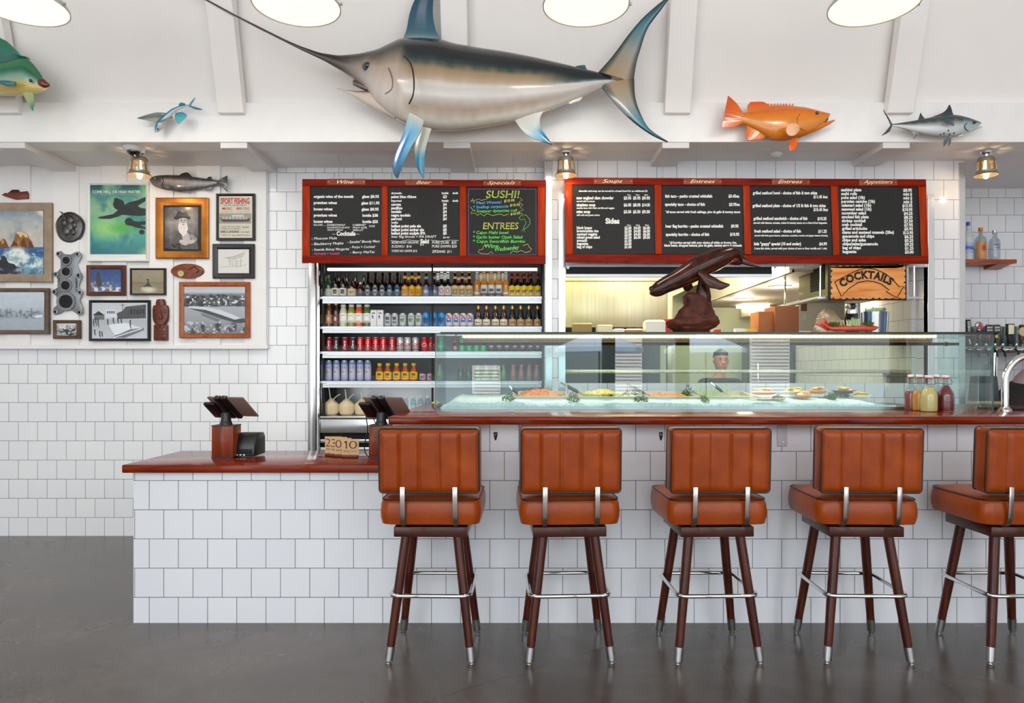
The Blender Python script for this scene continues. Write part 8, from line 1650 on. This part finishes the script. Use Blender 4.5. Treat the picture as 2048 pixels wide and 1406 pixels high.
skinned('shirt', [(xq + .02, Yb_, zh + .0), (xq + .1, Yb_ - .03, zh + .12), (xq + .26, Yb_ - .06, zh + .27), (xq + .32, Yb_ - .07, zh + .3), (xq + .3, Yb_ - .26, zh + .22), (xq + .37, Yb_ - .3, zh + .1), (xq + .3, Yb_ + .14, zh + .22), (xq + .37, Yb_ + .15, zh + .1)], [(0, 1), (1, 2), (2, 3), (2, 4), (4, 5), (2, 6), (6, 7)], [.16, .148, .155, .09, .082, .064, .082, .064], M_pink, t)
b = MB(); rg = []
for z, dx, rx, ry in ((.80, .0, .15, .18), (.9, -.01, .165, .19), (1.02, -.005, .17, .19), (1.12, .02, .168, .185), (1.2, .06, .15, .17), (1.24, .09, .12, .14)): rg.append([(xq + dx + rx * math.cos(2 * PI * k / 28), Yb_ + ry * math.sin(2 * PI * k / 28), z) for k in range(28)])
b.loft(rg)
for sy in (-1, 1): b.tube([(xq + .01, Yb_ + sy * .1, .88), (xq + .05, Yb_ + sy * .1, .5), (xq, Yb_ + sy * .1, .09)], [.105, .08, .065], 18)
b.build('trousers', M_pants, t, smooth=70)
fc = (xq + .5, Yb_ - .12, zh + .42); face(fc, t)
hand(t, (xq + .5, Yb_ - .36, zh - .03), 1, (1, -.1, -.3)); hand(t, (xq + .53, Yb_ + .12, zh - .09), -1, (.8, -.2, -.5))
# ================================================================ patio across the way, mirrored in the case glass
M_umb = mat('pale_blue_canvas', (196, 220, 244), .7)
for x, y, l in ((2.3, -11.5, 'left pale blue patio umbrella reflected in the case glass'), (5.6, -12.6, 'right pale blue patio umbrella reflected in the case glass')):
    t = thing('patio_umbrella', l, 'umbrella', (x, y, 0), 'patio umbrellas')
    n = 8; rim = [(x + 1.25 * math.cos(2 * PI * j / n), y + 1.25 * math.sin(2 * PI * j / n), 1.95) for j in range(n)]
    MB().add([(x, y, 2.5)] + rim + [(p[0], p[1], 1.83) for p in rim], [(0, j + 1, (j + 1) % n + 1) for j in range(n)] + [(j + 1, n + j + 1, n + (j + 1) % n + 1, (j + 1) % n + 1) for j in range(n)]).build('canopy', M_umb, t, smooth=0)
    MB().tube([(x, y, 0), (x, y, 2.55)], .025, 10).build('pole', mat('umbrella_pole', (60, 62, 66), .4), t); MB().lathe([(.26, 0), (.26, .05), (.06, .09)], (x, y, 0), 20).build('base', mat('umbrella_base', (60, 62, 66), .6), t)
M_louv = mat('white_louver', (236, 238, 240), .5); M_house = mat('grey_siding', (120, 132, 140), .7)
b = MB().box(-9, 14, -17, -16.6, 0, 4.2); o = b.build('wall_across', M_house, smooth=0); struct(o)
for i, (x0, x1, z0, z1) in enumerate(((-1.6, -.6, .5, 1.5), (3.4, 4.4, .4, 2.5), (8.2, 9.6, .3, 2.6))):
    t = thing('louvered_shutter', 'white louvered shutter, %s of three mirrored in the case glass' % ('left', 'middle', 'right')[i], 'shutter', ((x0 + x1) / 2, -16.55, z0), 'white louvered shutters')
    MB().box(x0, x1, -16.58, -16.5, z0, z1).build('panel', M_louv, t, smooth=0)
    n = int((z1 - z0) / .12)
    for k in range(n): MB().hexa([(x0 + .05, -16.5, z0 + .04 + k * .12), (x1 - .05, -16.5, z0 + .04 + k * .12), (x1 - .05, -16.5, z0 + .06 + k * .12), (x0 + .05, -16.5, z0 + .06 + k * .12)], [(x0 + .05, -16.44, z0 + .0 + k * .12), (x1 - .05, -16.44, z0 + .0 + k * .12), (x1 - .05, -16.44, z0 + .02 + k * .12), (x0 + .05, -16.44, z0 + .02 + k * .12)]).build('slat', M_louv, t, smooth=0)

sl = bpy.data.lights.new('sun', 'SUN'); sl.energy = 20; sl.angle = .02; sl.color = (1, .96, .9)
so = bpy.data.objects.new('sun', sl); COL.objects.link(so); so.location = (0, 20, 20)
so.rotation_euler = Vector((.25, -.62, -.74)).to_track_quat('-Z', 'Y').to_euler()
for o in bpy.data.objects:
    if 'used' in o: del o['used']
